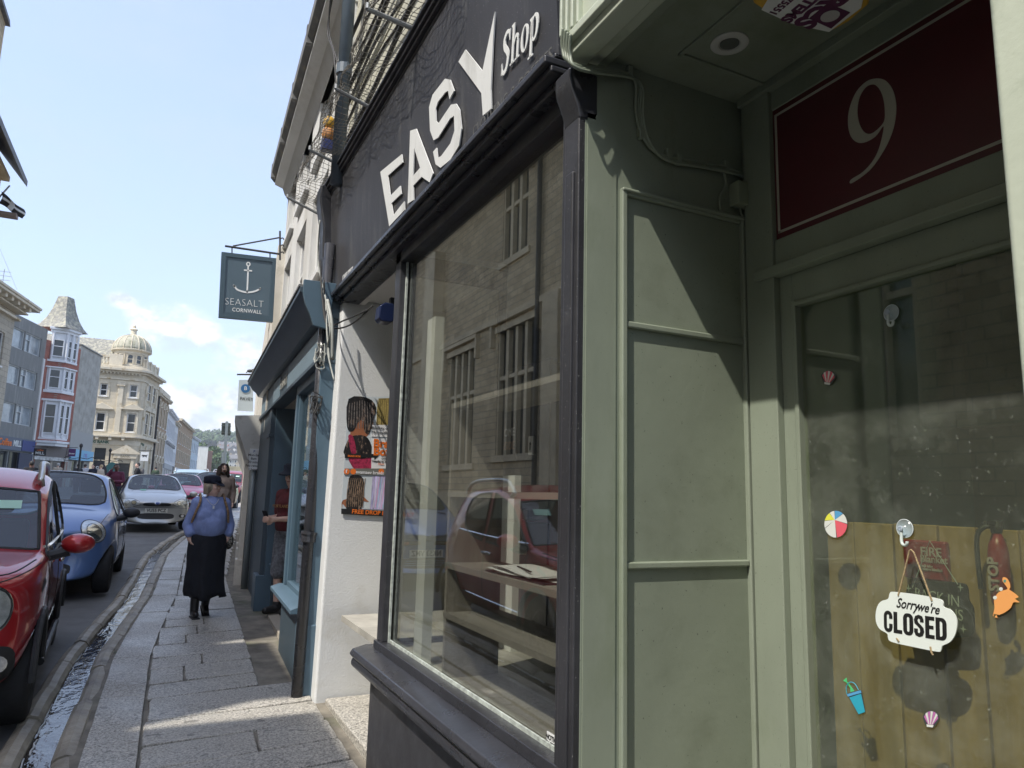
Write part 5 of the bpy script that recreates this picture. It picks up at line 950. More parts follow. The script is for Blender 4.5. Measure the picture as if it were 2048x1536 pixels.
# ---- grey office block
gb = bld('office_block', 'grey concrete office block with three long bands of windows over shops', -7.98, 60, 15.5)
rows_ = [(8.85, 10.15), (6.45, 7.7), (3.95, 5.25)]; W_ = 13.
wall(gb, -W_, 0, gz(50)-.2, 11.0, [(-W_+.4, -.75, z0, z1) for z0, z1 in rows_]+[(-5.4, -3.4, -.35, 2.1), (-3.2, -.4, -.4, 2.1), (-9, -5.8, -.3, 2.1)], conc, 8)
for z0, z1 in rows_:
    for k in range(5):
        x1 = -.78-k*2.42; x0 = x1-2.3; b = LB()
        for a in ((x0, x0+.07, z0, z1), (x1-.07, x1, z0, z1), (x0, x1, z1-.06, z1), (x0, x1, z0, z0+.06), (x0+.82, x0+.89, z0+.06, z1-.06), (x0+.07, x0+.82, z0+(z1-z0)*.62, z0+(z1-z0)*.62+.05)): b.box(a[0], a[1], .06, .14, a[2], a[3])
        b.box(x0+.07, x0+.12, .05, .1, z0+.06, z0+(z1-z0)*.62); b.box(x0+.77, x0+.82, .05, .1, z0+.06, z0+(z1-z0)*.62)
        f = b.go('window', M('aluminium_frame', (.5, .52, .52), .5) if k == 0 and z0 > 8 else bpy.data.materials['aluminium_frame'], gb); b = LB(); b.box(x0+.05, x1-.05, .14, .15, z0+.04, z1-.04); b.go('pane', palep, f)
        b = LB(); b.box(x1, x1+.12, -.02, .15, z0, z1); b.go('mullion', conc, gb)
b = LB(); b.box(-.22, -.0, -.08, .0, -.2, 8.85); b.go('white_strip', white, gb)
b = LB(); b.box(-W_, 0.02, -.12, 0, 2.2, 3.05); b.go('shop_fascia', M('slate_blue_fascia', (.12, .14, .18), .6), gb); b = LB(); b.box(-1.9, -.1, -.16, -.12, 2.25, 2.95); b.go('blue_sign_panel', M('royal_blue', (.03, .05, .20), .5), gb)
b = LB(); b.box(-2.0, -.1, -.1, .2, -.2, 2.1); b.go('blue_shop_wall', M('navy_paint', (.015, .025, .07), .5), gb)
b = LB(); b.box(-5.4, -2.05, .12, .13, -.35, 2.1); b.box(-9, -5.8, .12, .13, -.35, 2.1); b.go('pane', dk, gb)
for x in (-5.4, -4.4, -3.2, -2.1): b = LB(); b.box(x-.05, x+.05, -.03, .12, -.35, 2.1); b.go('shop_mullion', blk, gb)
GT2 = lambda x, z, y=-.14: Matrix.Translation((x, y, z-gb.location.z)) @ Matrix.Rotation(pi/2, 4, 'X')
text('lettering', 'Coffee', .62, GT2(-4.2, 2.65), org, gb, .01, .012, world=False); text('lettering', 'MILL', .55, GT2(-2.6, 2.65), whites, gb, .01, .012, world=False)
# ---- white bay building with the concave roof
tb = bld('turret_building', 'narrow red brick building with a white bay tower under a concave slate spire', -6.12, 63.2, 31)
wall(tb, -3.75, 0, gz(60)-.2, 10.3, [(-3.3, -.4, -.3, 2.0)], redb, 5)
bx0, bxa, bxb, bx1, by = -3.25, -2.55, -1.45, -.95, -.75
def bay(z0, z1, gr, mat, nm, bev=0):
    b = LB(); b.prism([(bx0-gr, 0.02, z0), (bxa-gr*.5, by-gr, z0), (bxb+gr*.5, by-gr, z0), (bx1+gr, .02, z0)], (0, 0, z1-z0)); return b.go(nm, mat, tb, bevel=bev)
wbay = M('bay_white', (.72, .74, .76), .6, var=.05)
lv = [(3.35, 5.95, wbay, .0), (6.1, 6.55, redb, .02), (6.75, 8.35, wbay, 0), (8.45, 8.8, redb, .02), (8.95, 11.0, wbay, -.08)]
for z0, z1, mt, gr in lv: bay(z0, z1, gr, mt, 'bay')
for z0, z1, gr in ((2.75, 2.95, .12), (2.95, 3.12, .22), (3.12, 3.35, .06), (5.95, 6.1, .18), (6.55, 6.75, .14), (8.35, 8.45, .18), (8.8, 8.95, .12), (10.95, 11.15, .06), (11.15, 11.35, .2)): bay(z0, z1, gr, wbay, 'bay_moulding', .02)
bay(3.12, 3.2, .16, redb, 'bay_band')
def facewin(p, q, z0, z1, n, frac):
    p = Vector(p); q = Vector(q); d = (q-p).normalized(); L = (q-p).length; T = Matrix(((d.x, -d.y, 0, p.x), (d.y, d.x, 0, p.y), (0, 0, 1, 0), (0, 0, 0, 1)))
    for k in range(n):
        c = L*(k+.5)/n; wd = L/n*frac/2; b = LB(); b.box(c-wd, c+wd, -.03, .0, z0, z1, T); b.bm.verts.ensure_lookup_table()
        for a in ((c-wd-.05, c-wd, z0-.05, z1+.05), (c+wd, c+wd+.05, z0-.05, z1+.05), (c-wd, c+wd, z1, z1+.06), (c-wd, c+wd, z0-.06, z0), (c-wd, c+wd, (z0+z1)/2-.025, (z0+z1)/2+.025)): pass
        pn_ = b.go('pane', dk, tb); b = LB()
        for a in ((c-wd-.07, c-wd, z0-.05, z1+.05), (c+wd, c+wd+.07, z0-.05, z1+.05), (c-wd, c+wd, z1, z1+.07), (c-wd, c+wd, z0-.07, z0), (c-wd, c+wd, (z0+z1)/2+.1, (z0+z1)/2+.15)): b.box(a[0], a[1], -.08, .0, a[2], a[3], T)
        b.go('window_frame', wbay, tb)
for z0, z1 in ((3.7, 5.7), (6.95, 8.2), (9.25, 10.4)): facewin((bx0, 0), (bxa, by), z0, z1, 1, .55); facewin((bxa, by), (bxb, by), z0, z1, 2, .5)
for x, y in ((bxa, by), ((bxa+bxb)/2, by-.02), (bxb, by), (bx0+.1, -.1)):
    b = LB()
    for z0, z1 in ((3.35, 5.95), (6.75, 8.35), (8.95, 10.95)): b.tube([(x, y-.03, z0), (x, y-.03, z1)], .075, 8)
    b.go('colonnette', wbay, tb)
b = LB(); prof = [(1.0, 11.32), (.80, 11.65), (.60, 12.2), (.44, 12.9), (.30, 13.85)]; lastr = None; cxr, cyr = -2.0, .15
for s_, z in prof:
    hx, hy = 1.42*s_, 1.15*s_; ring = [b.bm.verts.new((cxr+sx*hx*(1 if sy > 0 else .86), cyr+sy*hy, z)) for sx, sy in ((-1, -1), (1, -1), (1, 1), (-1, 1))]
    if lastr: [b.bm.faces.new((lastr[i], lastr[(i+1) % 4], ring[(i+1) % 4], ring[i])) for i in range(4)]
    else: b.bm.faces.new(ring[::-1])
    lastr = ring
b.bm.faces.new(lastr); b.go('spire_roof', slatel, tb)
b = LB(); b.box(-3.7, -.1, -.14, 0, 2.0, 2.75); b.go('shop_fascia', M('brown_grey_fascia', (.16, .14, .13), .6), tb); b = LB(); b.box(-3.6, -.2, -.18, -.02, 1.75, 2.0); b.go('awning', M('striped_awning', (.5, .5, .48), .8, var=.6, vs_=4), tb)
b = LB(); b.box(-3.3, -1.9, .05, .06, -.2, 1.75); b.box(-1.6, -.5, .1, .11, -.2, 1.75); b.go('pane', dk, tb)
for x in (-3.6, -1.75, -.25): b = LB(); b.box(x-.1, x+.1, -.06, .1, -.3, 1.8); b.go('shop_pilaster', M('shop_timber%d' % int(-x*4), (.35, .31, .26), .7), tb)
for k, (px, py, lab, mt, tx) in enumerate(((80, 904, 'black hanging shop sign reading MILL in front of the turret building', blk, 'MILL'), (141, 905, 'purple hanging shop sign beside the grey rough wall', M('sign_purple', (.09, .02, .12), .5), 'St Brew'))):
    p = onY(px, py, 58.5 if k == 0 else 63); o = thing('hanging_sign', lab, 'sign', p); wd, hd = (.36, .24) if k == 0 else (.33, .28)
    b = B(); b.box(-wd, wd, -.04, .04, -hd, hd); b.build('board', mt, o, world=False); b = B(); b.tube([(-wd-.1, 0, hd+.1), (wd+.1, 0, hd+.1)], .02, 5); b.build('bracket', blk, o, world=False)
    text('lettering', tx, .26 if k == 0 else .17, plane_T((.0, -.05, -.08), (1, 0, 0), (0, 0, 1)), whites, o, .004, .006, world=False)
    if k == 0: text('lettering', 'coffee', .16, plane_T((.0, -.05, .12), (1, 0, 0), (0, 0, 1)), org, o, .004, .003, world=False)
# ---- grey rough side building
gw = bld('roughcast_building', 'tall blank grey roughcast building with a sky blue shop fascia', -5.05, 68, 13)
wall(gw, -4.95, 0, gz(60)-.2, 10.65, [(-3.9, -2.9, -.1, 1.9), (-2.6, -1.3, -.1, 1.9)], roughc, 6)
b = LB(); b.box(-5.0, .05, -.08, 6, 10.65, 10.75); b.go('coping', conc, gw); b = LB(); b.box(-4.95, 0, -.06, 0, 2.75, 4.15); b.go('grey_band', M('plain_grey_render', (.36, .36, .34), .8), gw)
b = LB(); b.box(-4.95, .1, -.2, -.06, 1.95, 2.75); b.go('shop_fascia', M('sky_blue_fascia', (.16, .42, .62), .5), gw); text('lettering', '/ YE', .5, Matrix.Translation((-1.8, -.21, 2.32-gw.location.z)) @ Matrix.Rotation(pi/2, 4, 'X'), M('fascia_ink', (.25, .2, .5), .5), gw, .004, .005, world=False)
b = LB(); b.box(-3.9, -1.3, .1, .11, -.1, 1.9); b.go('pane', dk, gw)
# ---- domed bank
bk_ = thing('bank', 'cream limestone corner bank with pedimented windows, balustrade and a ribbed dome', 'building', (-2.7, 76, gz(76)), 0)
BY = 76.
def opx(a, c, d, e): p = onY(a, (d+e)/2, BY); q = onY(c, (d+e)/2, BY); return (p.x+2.7, q.x+2.7, onY(c, e, BY).z, onY(a, d, BY).z)
fops = [opx(200, 215, 766, 792), opx(259, 275, 769, 796), opx(191, 210, 824, 861), opx(253, 271, 826, 865), opx(186, 209, 895, 962), opx(236, 258, 926, 964)]
wall(bk_, -7.3, .35, -.3, 11.0, fops, lime, 8)
for i, o in enumerate(fops[:4]):
    win(bk_, *o, nx=1, nz=2, fw=.09, sur=limep, sw_=.18)
    if i >= 2:
        b = LB(); cx_ = (o[0]+o[1])/2; b.prism([(cx_-.95, -.25, o[3]+.32), (cx_+.95, -.25, o[3]+.32), (cx_+.95, -.25, o[3]+.42), (cx_, -.25, o[3]+.9), (cx_-.95, -.25, o[3]+.42)], (0, .25, 0)); b.box(cx_-.75, cx_+.75, -.12, 0, o[3]+.2, o[3]+.32); b.go('pediment', limep, bk_, bevel=.02)
b = LB(); o = fops[4]; b.box(o[0], o[1], .15, .16, o[2], o[3]); o = fops[5]; b.box(o[0], o[1], .2, .21, o[2], o[3]); b.go('pane', dk, bk_)
b = LB(); o = fops[4]; b.box(o[0], o[1], .1, .15, 1.6, 1.68); b.box(o[0], o[1], .1, .15, 2.35, 2.4); b.go('glazing_bar', limep, bk_)
b = LB(); o = fops[5]; b.box(o[0]-.3, o[0]-.05, -.18, 0, -.2, 2.6); b.box(o[1]+.05, o[1]+.3, -.18, 0, -.2, 2.6); b.box(o[0]-.5, o[1]+.5, -.25, 0, 2.6, 3.0); b.prism([(o[0]-.75, -.32, 3.0), (o[1]+.75, -.32, 3.0), (o[1]+.75, -.32, 3.12), ((o[0]+o[1])/2, -.32, 3.85), (o[0]-.75, -.32, 3.12)], (0, .32, 0)); b.go('door_pediment', limep, bk_, bevel=.02)
p0, p1 = onY(234, 800, BY).x+2.7, onY(245, 800, BY).x+2.7
b = LB(); b.box(p0, p1, -.14, 0, 5.0, 9.6); b.box(p0-.15, p1+.15, -.2, 0, 4.65, 5.0); b.box(p0-.12, p1+.12, -.22, 0, 9.3, 9.6); b.go('pilaster', limep, bk_, bevel=.02); b = LB(); b.box(-7.3, -6.4, -.12, 0, 5, 9.6); b.go('pilaster', limep, bk_, bevel=.02)
for k in range(7): b = LB(); b.box(-6.9+k*1.05, -6.65+k*1.05, -.45, 0, 4.25, 4.5); b.go('corbel', limep, bk_)
# side facing the street and the rounded corner
cz = [(.35, .0), (.62, .12), (.80, .35), (.88, .65)]
sA = Vector((.88, .65)); sB = Vector((2.05, 6.0)); sd = (sB-sA).normalized()
b = LB(); b.prism([(x, y, -.3) for x, y in cz]+[(x_, y_, -.3) for x_, y_ in ((sB.x, sB.y), (-1, 6), (-1, .6), (.34, .6))], (0, 0, 11.3)); b.go('corner_block', lime, bk_)
ST = Matrix(((sd.x, -sd.y, 0, sA.x), (sd.y, sd.x, 0, sA.y), (0, 0, 1, 0), (0, 0, 0, 1)))
for s0 in (1.0, 2.9):
    for z0, z1 in ((5.1, 7.0), (8.35, 9.8)):
        b = LB(); b.box(s0, s0+.9, -.02, .0, z0, z1, ST); b.go('pane', dk, bk_); b = LB()
        for a in ((s0-.18, s0, z0-.1, z1+.2), (s0+.9, s0+1.08, z0-.1, z1+.2), (s0, s0+.9, z1, z1+.2), (s0, s0+.9, z0-.1, z0), (s0, s0+.9, (z0+z1)/2-.04, (z0+z1)/2+.04)): b.box(a[0], a[1], -.1, 0, a[2], a[3], ST)
        b.go('window_frame', limep, bk_)
    b = LB(); b.prism([(s0-.4, -.25, 7.3), (s0+1.3, -.25, 7.3), (s0+.45, -.25, 7.8)], (0, .25, 0), ST); b.box(s0-.1, s0+1.0, -.03, 0, -.1, 2.6, ST); b.go('side_pediment', limep, bk_)
for s0 in (.15, 2.3, 4.3): b = LB(); b.box(s0, s0+.35, -.14, 0, 4.9, 9.6, ST); b.box(s0-.05, s0+.4, -.16, 0, -.3, 4.0, ST); b.go('side_pilaster', limep, bk_)
def course(z0, z1, pr, nm, mt=limep, bev=.02):
    pts = [(-7.3, -pr), (.35, -pr), (.62+pr*.5, .12-pr*.8), (.80+pr*.9, .35-pr*.4), (.88+pr, .65), (sB.x+pr, sB.y+.1), (sB.x-.5, sB.y+.1), (-7.3, .5)]
    b = LB(); b.prism([(x, y, z0) for x, y in pts], (0, 0, z1-z0)); return b.go(nm, mt, bk_, bevel=bev)
course(4.5, 4.65, .5, 'cornice'); course(4.65, 4.85, .3, 'cornice'); course(3.8, 4.25, .06, 'frieze'); course(9.9, 10.05, .1, 'cornice'); course(10.55, 10.72, .3, 'cornice'); course(10.72, 10.95, .62, 'cornice'); course(10.95, 11.12, .35, 'cornice')
for k in range(26): b = LB(); b.box(-7.2+k*.3, -7.08+k*.3, -.32, -.1, 10.4, 10.54); b.go('dentil', limep, bk_)
text('lettering', 'LLOYDS BANK', .36, Matrix.Translation((-2.75, -.07, 4.03-bk_.location.z)) @ Matrix.Rotation(pi/2, 4, 'X'), M('bank_green', (.02, .10, .06), .5), bk_, .01, .012, world=False)
text('lettering', 'LLOYDS', .34, ST @ Matrix.Translation((.9, -.07, 4.03-bk_.location.z)) @ Matrix.Rotation(pi/2, 4, 'X'), bpy.data.materials['bank_green'], bk_, .01, .012, world=False)
text('lettering', 'BANK', .3, Matrix.Translation(((fops[5][0]+fops[5][1])/2, -.26, 2.8-bk_.location.z)) @ Matrix.Rotation(pi/2, 4, 'X'), M('cut_letters', (.3, .26, .18), .7), bk_, .005, .008, world=False)
course(11.12, 11.25, .05, 'balustrade_plinth'); 
for k in range(22): b = LB(); b.lathe([(.05, 11.25), (.10, 11.4), (.05, 11.6), (.08, 11.85), (.05, 11.95)], (-7.1+k*.26, .15, 0), 8); b.go('baluster', limep, bk_, smooth=True)
b = LB(); b.box(-7.3, -1.7, .0, .3, 11.95, 12.15); b.box(-2.3, -1.2, -.02, .35, 11.25, 12.3); b.go('balustrade_rail', limep, bk_)
b = LB(); b.box(.2, 5.3, .1, .35, 11.95, 12.12, ST); b.box(.2, 5.3, .15, .28, 11.2, 11.95, ST)
for k in range(4): b.box(.2+k*1.5, .5+k*1.5, .05, .4, 11.2, 12.2, ST)
b.go('side_balustrade', limep, bk_)
dx_, dy_ = -.62, 2.0
b = LB(); b.lathe([(1.55, 11.0), (1.55, 11.5), (1.42, 11.55), (1.42, 12.55), (1.5, 12.6), (1.5, 12.8), (1.75, 12.9), (1.78, 13.0), (1.70, 13.05)], (dx_, dy_, 0), 40); b.go('drum', limep, bk_, smooth=False)
for k in range(10):
    a = -pi/2+(k-4.5)*.52+.26; T = Matrix.Translation((dx_, dy_, 0)) @ Matrix.Rotation(a+pi/2, 4, 'Z'); b = LB(); b.prism([(-.2, -1.44, 11.7), (.2, -1.44, 11.7), (.2, -1.44, 12.25), (.14, -1.44, 12.4), (0, -1.44, 12.45), (-.14, -1.44, 12.4), (-.2, -1.44, 12.25)], (0, .1, 0), T); b.go('drum_window', dk, bk_)
    b = LB(); b.box(-.28, -.2, -1.5, -1.35, 11.6, 12.5, T); b.box(.2, .28, -1.5, -1.35, 11.6, 12.5, T); b.box(-.28, .28, -1.5, -1.35, 12.48, 12.56, T); b.box(-.2, .2, -1.47, -1.4, 12.02, 12.06, T); b.go('drum_window_frame', limep, bk_)
lichen = M('lichened_dome', (.44, .42, .33), .8, var=.2, vs_=3, dirt=(.22, .22, .15), ds=3, dr=(.45, .6), stretch=(1, 1, .35))
pr = [(1.72*cos(t_*pi/2/10)**.9, 13.0+1.62*sin(t_*pi/2/10)) for t_ in range(10)]
b = LB(); b.lathe(pr+[(.25, 14.6)], (dx_, dy_, 0), 48); b.go('dome', lichen, bk_, smooth=True)
for k in range(16):
    a = k*pi/8; b = LB(); b.tube([(dx_+(r+.01)*cos(a), dy_+(r+.01)*sin(a), z) for r, z in pr], .045, 5); b.go('dome_rib', limep, bk_)
b = LB(); b.lathe([(.35, 14.55), (.35, 14.65), (.26, 14.7), (.26, 15.1), (.36, 15.15), (.3, 15.25), (.14, 15.35), (.17, 15.5), (.05, 15.68)], (dx_, dy_, 0), 14); b.go('finial', limep, bk_)
b = LB(); b.prism([(-9, .8, 11.3), (-9, 4.0, 14.3), (-9, 8, 11.3)], (7.2, 0, 0)); b.go('roof', slatel, bk_)
hs = thing('hanging_sign', 'white hanging bank sign with a dark horse beside the bank corner', 'sign', onY(289, 913, 75.5)); b = B(); b.box(-.33, .33, -.04, .04, -.42, .42); b.build('board', whites, hs, world=False); b = B(); b.tube([(-.5, 0, .55), (.6, 0, .55)], .03, 5); b.build('bracket', blk, hs, world=False)
T = plane_T((0, -.05, .05), (1, 0, 0), (0, 0, 1)); shape('emblem', [[(-.25, .0), (-.18, .12), (-.12, .08), (.12, .08), (.25, .14), (.16, .0), (.2, -.14), (.1, -.05), (-.05, -.04), (-.15, -.15), (-.14, -.02)]], T, blk, hs, .004, world=False)
# ---- the rest of the terrace
def terr(name, label, X, Y, a, W, H, mat, nwin, floors, roofm=slate, arch=False, ww=.9, sur=None, shop=None, depth=6):
    t_ = bld(name, label, X, Y, a); ops = []
    for z0, z1 in floors:
        for k in range(nwin): c = -W+(k+.5)*W/nwin; ops.append((c-ww/2, c+ww/2, z0, z1))
    wall(t_, -W, 0, -.4, H, ops, mat, depth)
    for o in ops: win(t_, *o, fw=.07, sur=sur)
    b = LB(); b.box(-W, .02, -.3, 0, H-.35, H-.2); b.box(-W, .02, -.42, depth, H-.2, H); b.go('cornice', sur or limep, t_, bevel=.02)
    if roofm: b = LB(); b.prism([(-W+.05, .1, H), (-W+.05, depth/2, H+1.1), (-W+.05, depth, H)], (W-.1, 0, 0)); b.go('roof', roofm, t_)
    if shop:
        b = LB(); b.box(-W+.1, -.1, -.15, 0, 2.2, 2.8); b.go('shop_fascia', shop, t_)
        for k in range(int(W/3)): b = LB(); b.box(-W+.3+k*3, -W+2.8+k*3, -.02, -.005, .2, 2.1); b.go('shop_window', dk, t_); b = LB(); b.box(-W+k*3, -W+.25+k*3, -.12, 0, -.3, 2.2); b.box(-W+1.5+k*3, -W+1.56+k*3, -.05, -.02, .2, 2.1); b.go('shop_pilaster', white, t_)
    return t_
brn = brick('brown_stone', (.42, .30, .19), (.36, .26, .17), (.3, .24, .17), .5, .2, .01, .85, .4, .2)
it = terr('arcaded_building', 'narrow brown stone building with arched windows next to the bank', .45, 90, 7.8, 8.1, 9.7, brn, 4, [(3.4, 5.2), (6.4, 8.4), (.3, 2.6)], None, sur=limep)
for k in range(4):
    for z in (5.2, 8.4, 2.6): c = -8.1+(k+.5)*8.1/4; b = LB(); b.tube([(c+.62*cos(t_), -.06, z+.1+.6*sin(t_)) for t_ in [pi*j/8 for j in range(9)]], .10, 6); b.go('arch', limep, it)
b = LB(); b.box(-8.1, 0, -.1, .2, 9.7, 10.3)
b.go('parapet', limep, it); b = LB(); b.tube([(-8.0, -.1, -.2), (-8.0, -.1, 9.6)], .09, 6); b.go('drainpipe', rub, it)
wht2 = M('terrace_white', (.66, .68, .70), .75, var=.06)
tw_ = terr('white_terrace_building', 'long white terrace building with small eyebrow hoods over its first floor', 1.5, 102.6, 4.8, 12.6, 8.9, wht2, 6, [(3.2, 4.7), (5.9, 7.8)], slate, sur=wht2, shop=M('grey_shop_fascia', (.35, .37, .38), .6))
for k in range(6): c = -12.6+(k+.5)*12.6/6; b = LB(); b.prism([(c-.75, -.25, 4.95), (c-.4, -.25, 5.35), (c+.4, -.25, 5.35), (c+.75, -.25, 4.95), (c+.6, -.25, 4.95), (c, -.25, 5.12), (c-.6, -.25, 4.95)], (0, .2, 0)); b.go('hood', M('hood_dark%d' % k, (.25, .25, .24), .7), tw_)
terr('pale_terrace_building', 'lower pale terrace building between the white one and the brown one', 1.98, 108, 5, 5.4, 8.5, wht2, 3, [(3.2, 4.6), (5.6, 7.2)], slate, shop=M('dark_shop_fascia', (.05, .05, .06), .6))
terr('brown_terrace_building', 'tall brown building with giant pilasters further along the terrace', 4.62, 130, 6.8, 22, 9.5, brn, 8, [(3.6, 5.2), (6.2, 7.8)], None, sur=limep, shop=M('white_shop_fascia', (.6, .6, .6), .6))
terr('pale_blue_building', 'pale blue building with arched hoods near the end of the terrace', 6.1, 140, 8.5, 10, 8.6, M('pale_blue_render', (.50, .60, .66), .75), 4, [(3.4, 4.8), (6, 7.6)], slate, sur=wht2)
eb = terr('end_building', 'plain stained white end building facing down the street', 8.2, 150, 90, 2.6, 8.1, M('stained_white', (.64, .64, .60), .8, var=.1, dirt=(.35, .34, .30), ds=.8, stretch=(1, 1, .2)), 1, [(20, 21)], None, depth=8) if False else thing('end_building', 'plain stained white end building facing down the street', 'building', (8.2, 150, gz(150)), 0)
b = LB(); b.box(-2.3, .1, 0, 12, -.4, 8.0); b.go('wall', M('stained_white', (.64, .64, .60), .8, var=.1, dirt=(.35, .34, .30), ds=.8, stretch=(1, 1, .2)), eb); b = LB(); b.box(-2.35, .15, -.05, 12.1, 8.0, 8.12); b.go('coping', conc, eb)
b = LB(); b.box(.1, 1.0, 1, 14, -.4, 7.3); b.go('side_wall', M('side_brick', (.32, .20, .16), .8, var=.2), eb)
# ================================================================ hillside, wood and houses
def hh(x, y):
    return gh(x, y)+.5+max(0, min(y-300, 470))*.092*(1+.05*sin(x*.03))-5*max(0, min(1, (y-280)/150))
b = B(); xs = [-250+k*24 for k in range(34)]; ys = [190+k*26 for k in range(30)]
g = [[b.bm.verts.new((x, y, hh(x, y) if y > 195 else 0)) for x in xs] for y in ys]
for j in range(29):
    for i in range(33): b.bm.faces.new((g[j][i], g[j][i+1], g[j+1][i+1], g[j+1][i]))
struct(b.build('hillside', M('hillside_grass', (.11, .13, .05), .9, var=.4, vs_=.06, dirt=(.22, .18, .09), ds=.05), smooth=True))
leafm = []
for k, c in enumerate(((.055, .10, .030), (.075, .125, .038), (.10, .145, .045))): leafm.append(M('leaves_%s' % 'abc'[k], c, .75, var=.3, vs_=.6))
def leaves(bm_, c, r, n, size, rnd, mats=3):
    lay = None
    for _ in range(n):
        d = Vector((rnd.gauss(0, 1), rnd.gauss(0, 1), rnd.gauss(0, 1))).normalized(); rr = rnd.uniform(.55, 1.05); p = Vector((c[0]+d.x*r[0]*rr, c[1]+d.y*r[1]*rr, c[2]+d.z*r[2]*rr))
        u = Vector((rnd.gauss(0, 1), rnd.gauss(0, 1), rnd.gauss(0, 1))).normalized(); v = u.orthogonal().normalized(); s = size*rnd.uniform(.6, 1.3)
        f = bm_.faces.new([bm_.verts.new(p+u*s*a+v*s*e) for a, e in ((-1, -.4), (0, -.8), (1, .3), (.1, .9))]); f.material_index = rnd.randrange(mats)
b = B(); rnd = random.Random(21)
for k in range(330):
    y = rnd.uniform(615, 790); x = rnd.uniform(15, 85)*(y/600)
    s = rnd.uniform(3.6, 6.0); z = hh(x, y)+s*.9
    for q in range(3): leaves(b.bm, (x+rnd.uniform(-2, 2), y+rnd.uniform(-2, 2), z+rnd.uniform(-1, 2.2)), (s*.7, s*.7, s*.62), 46, 1.25, rnd)
struct(b.build('wood', leafm), 'stuff')
def tree(px, py_top, Y, rad, lab, seed):
    rnd = random.Random(seed); top = onY(px, py_top, Y); gx = top.x; g0_ = hh(gx, Y) if Y > 200 else gz(Y); t_ = thing('tree', lab, 'tree', (gx, Y, g0_), 0, 'trees at the foot of the hill'); Ht = top.z-g0_
    b = B(); b.tube([(0, 0, 0), (.1, 0, Ht*.35), (.3, .1, Ht*.75)], rad*.09, 8, r2=rad*.03)
    for k in range(5): a = rnd.uniform(0, 6.3); b.tube([(.1, 0, Ht*.3+k*.1*Ht), (rad*.6*cos(a), rad*.6*sin(a), Ht*.5+k*.09*Ht)], rad*.035, 5, r2=rad*.012)
    b.build('trunk', M('bark', (.09, .07, .05), .9), t_, world=False); b = B()
    for k in range(12): a = rnd.uniform(0, 6.3); r = rad*rnd.uniform(.1, .7); z = Ht*rnd.uniform(.42, .93); leaves(b.bm, (r*cos(a), r*sin(a), z-.1*Ht*r/rad), (rad*.42, rad*.42, rad*.34), 110, rad*.085, rnd)
    b.build('crown', leafm, t_, world=False)
for i, (px, py, Y, r, lab) in enumerate(((398, 878, 230, 3.4, 'dark green tree rising just right of the pale blue building'), (412, 882, 250, 3.6, 'round green tree above the plain white end building'), (423, 893, 240, 4.0, 'bright green tree in the gap left of the sign pole'), (433, 905, 235, 3.8, 'broad deep green tree behind the sign pole'), (440, 897, 300, 4.4, 'tree on the slope just left of the hillside houses'))): tree(px, py, Y, r, lab, i+3)
hcol = [M('house_cream', (.55, .52, .45), .8), M('house_white', (.66, .66, .64), .8), M('house_stone', (.32, .28, .22), .85), M('house_brick', (.32, .15, .10), .8), M('house_grey', (.42, .42, .41), .8)]
names = ['cream', 'white', 'grey stone', 'red brick', 'pale grey']
spots = []
for r_i, (Y, py, n, x0, x1) in enumerate(((400, 937, 8, 425, 505), (470, 925, 8, 440, 508), (540, 913, 8, 445, 510), (600, 904, 8, 444, 512))):
    for k in range(n): spots.append((x0+(x1-x0)*(k+.5)/n, py, Y, r_i, k))
rn = ['lowest', 'second', 'third', 'highest']; on = ['first', 'second', 'third', 'fourth', 'fifth', 'sixth', 'seventh', 'eighth']; rnd = random.Random(6)
for px, py, Y, ri, k in spots:
    base_ = onY(px, py, Y); c = rnd.randrange(5); wd = rnd.uniform(5.5, 8); ht = rnd.uniform(4.2, 5.6); dp_ = 7; t_ = thing('house', '%s hillside house, %s from the left in the %s row on the hill' % (names[c], on[k], rn[ri]), 'house', base_, rnd.uniform(-.25, .25), 'houses on the far hillside')
    b = B(); b.box(-wd/2, wd/2, 0, dp_, -9, ht); b.build('wall', hcol[c], t_, world=False)
    b = B(); gab = rnd.random() < .35
    if gab: b.prism([(-wd/2-.3, -.3, ht-.1), (wd/2+.3, -.3, ht-.1), (0, -.3, ht+2.8)], (0, dp_+.6, 0))
    else: b.prism([(-wd/2-.3, -.4, ht-.1), (-wd/2-.3, dp_+.4, ht-.1), (-wd/2-.3, dp_/2, ht+2.4)], (wd+.6, 0, 0))
    rf = b.build('roof', slate, t_, world=False)
    for sx in (-1, 1): b = B(); b.box(sx*wd*.42-.4, sx*wd*.42+.4, dp_/2-.4, dp_/2+.4, ht+.8, ht+3.0); b.build('chimney', hcol[c], rf, world=False)
    for q in range(3):
        for zz in (.8, 3.0): x = -wd/2+(q+.5)*wd/3; b = B(); b.box(x-.55, x+.55, -.08, -.0, zz-.1, zz+1.3); f = b.build('window', white, t_, world=False); b = B(); b.box(x-.4, x+.4, -.1, -.081, zz, zz+1.2); b.build('pane', dk, f, world=False)
rw = B(); p = onY(455, 940, 200); q = onY(505, 938, 200); rw.box(p.x, q.x, 200, 201, -1, p.z+1.0); tag(rw.build('embankment_wall', M('embankment', (.34, .30, .19), .9, var=.4, vs_=.5)), 'ochre embankment wall at the foot of the hill houses', 'wall')
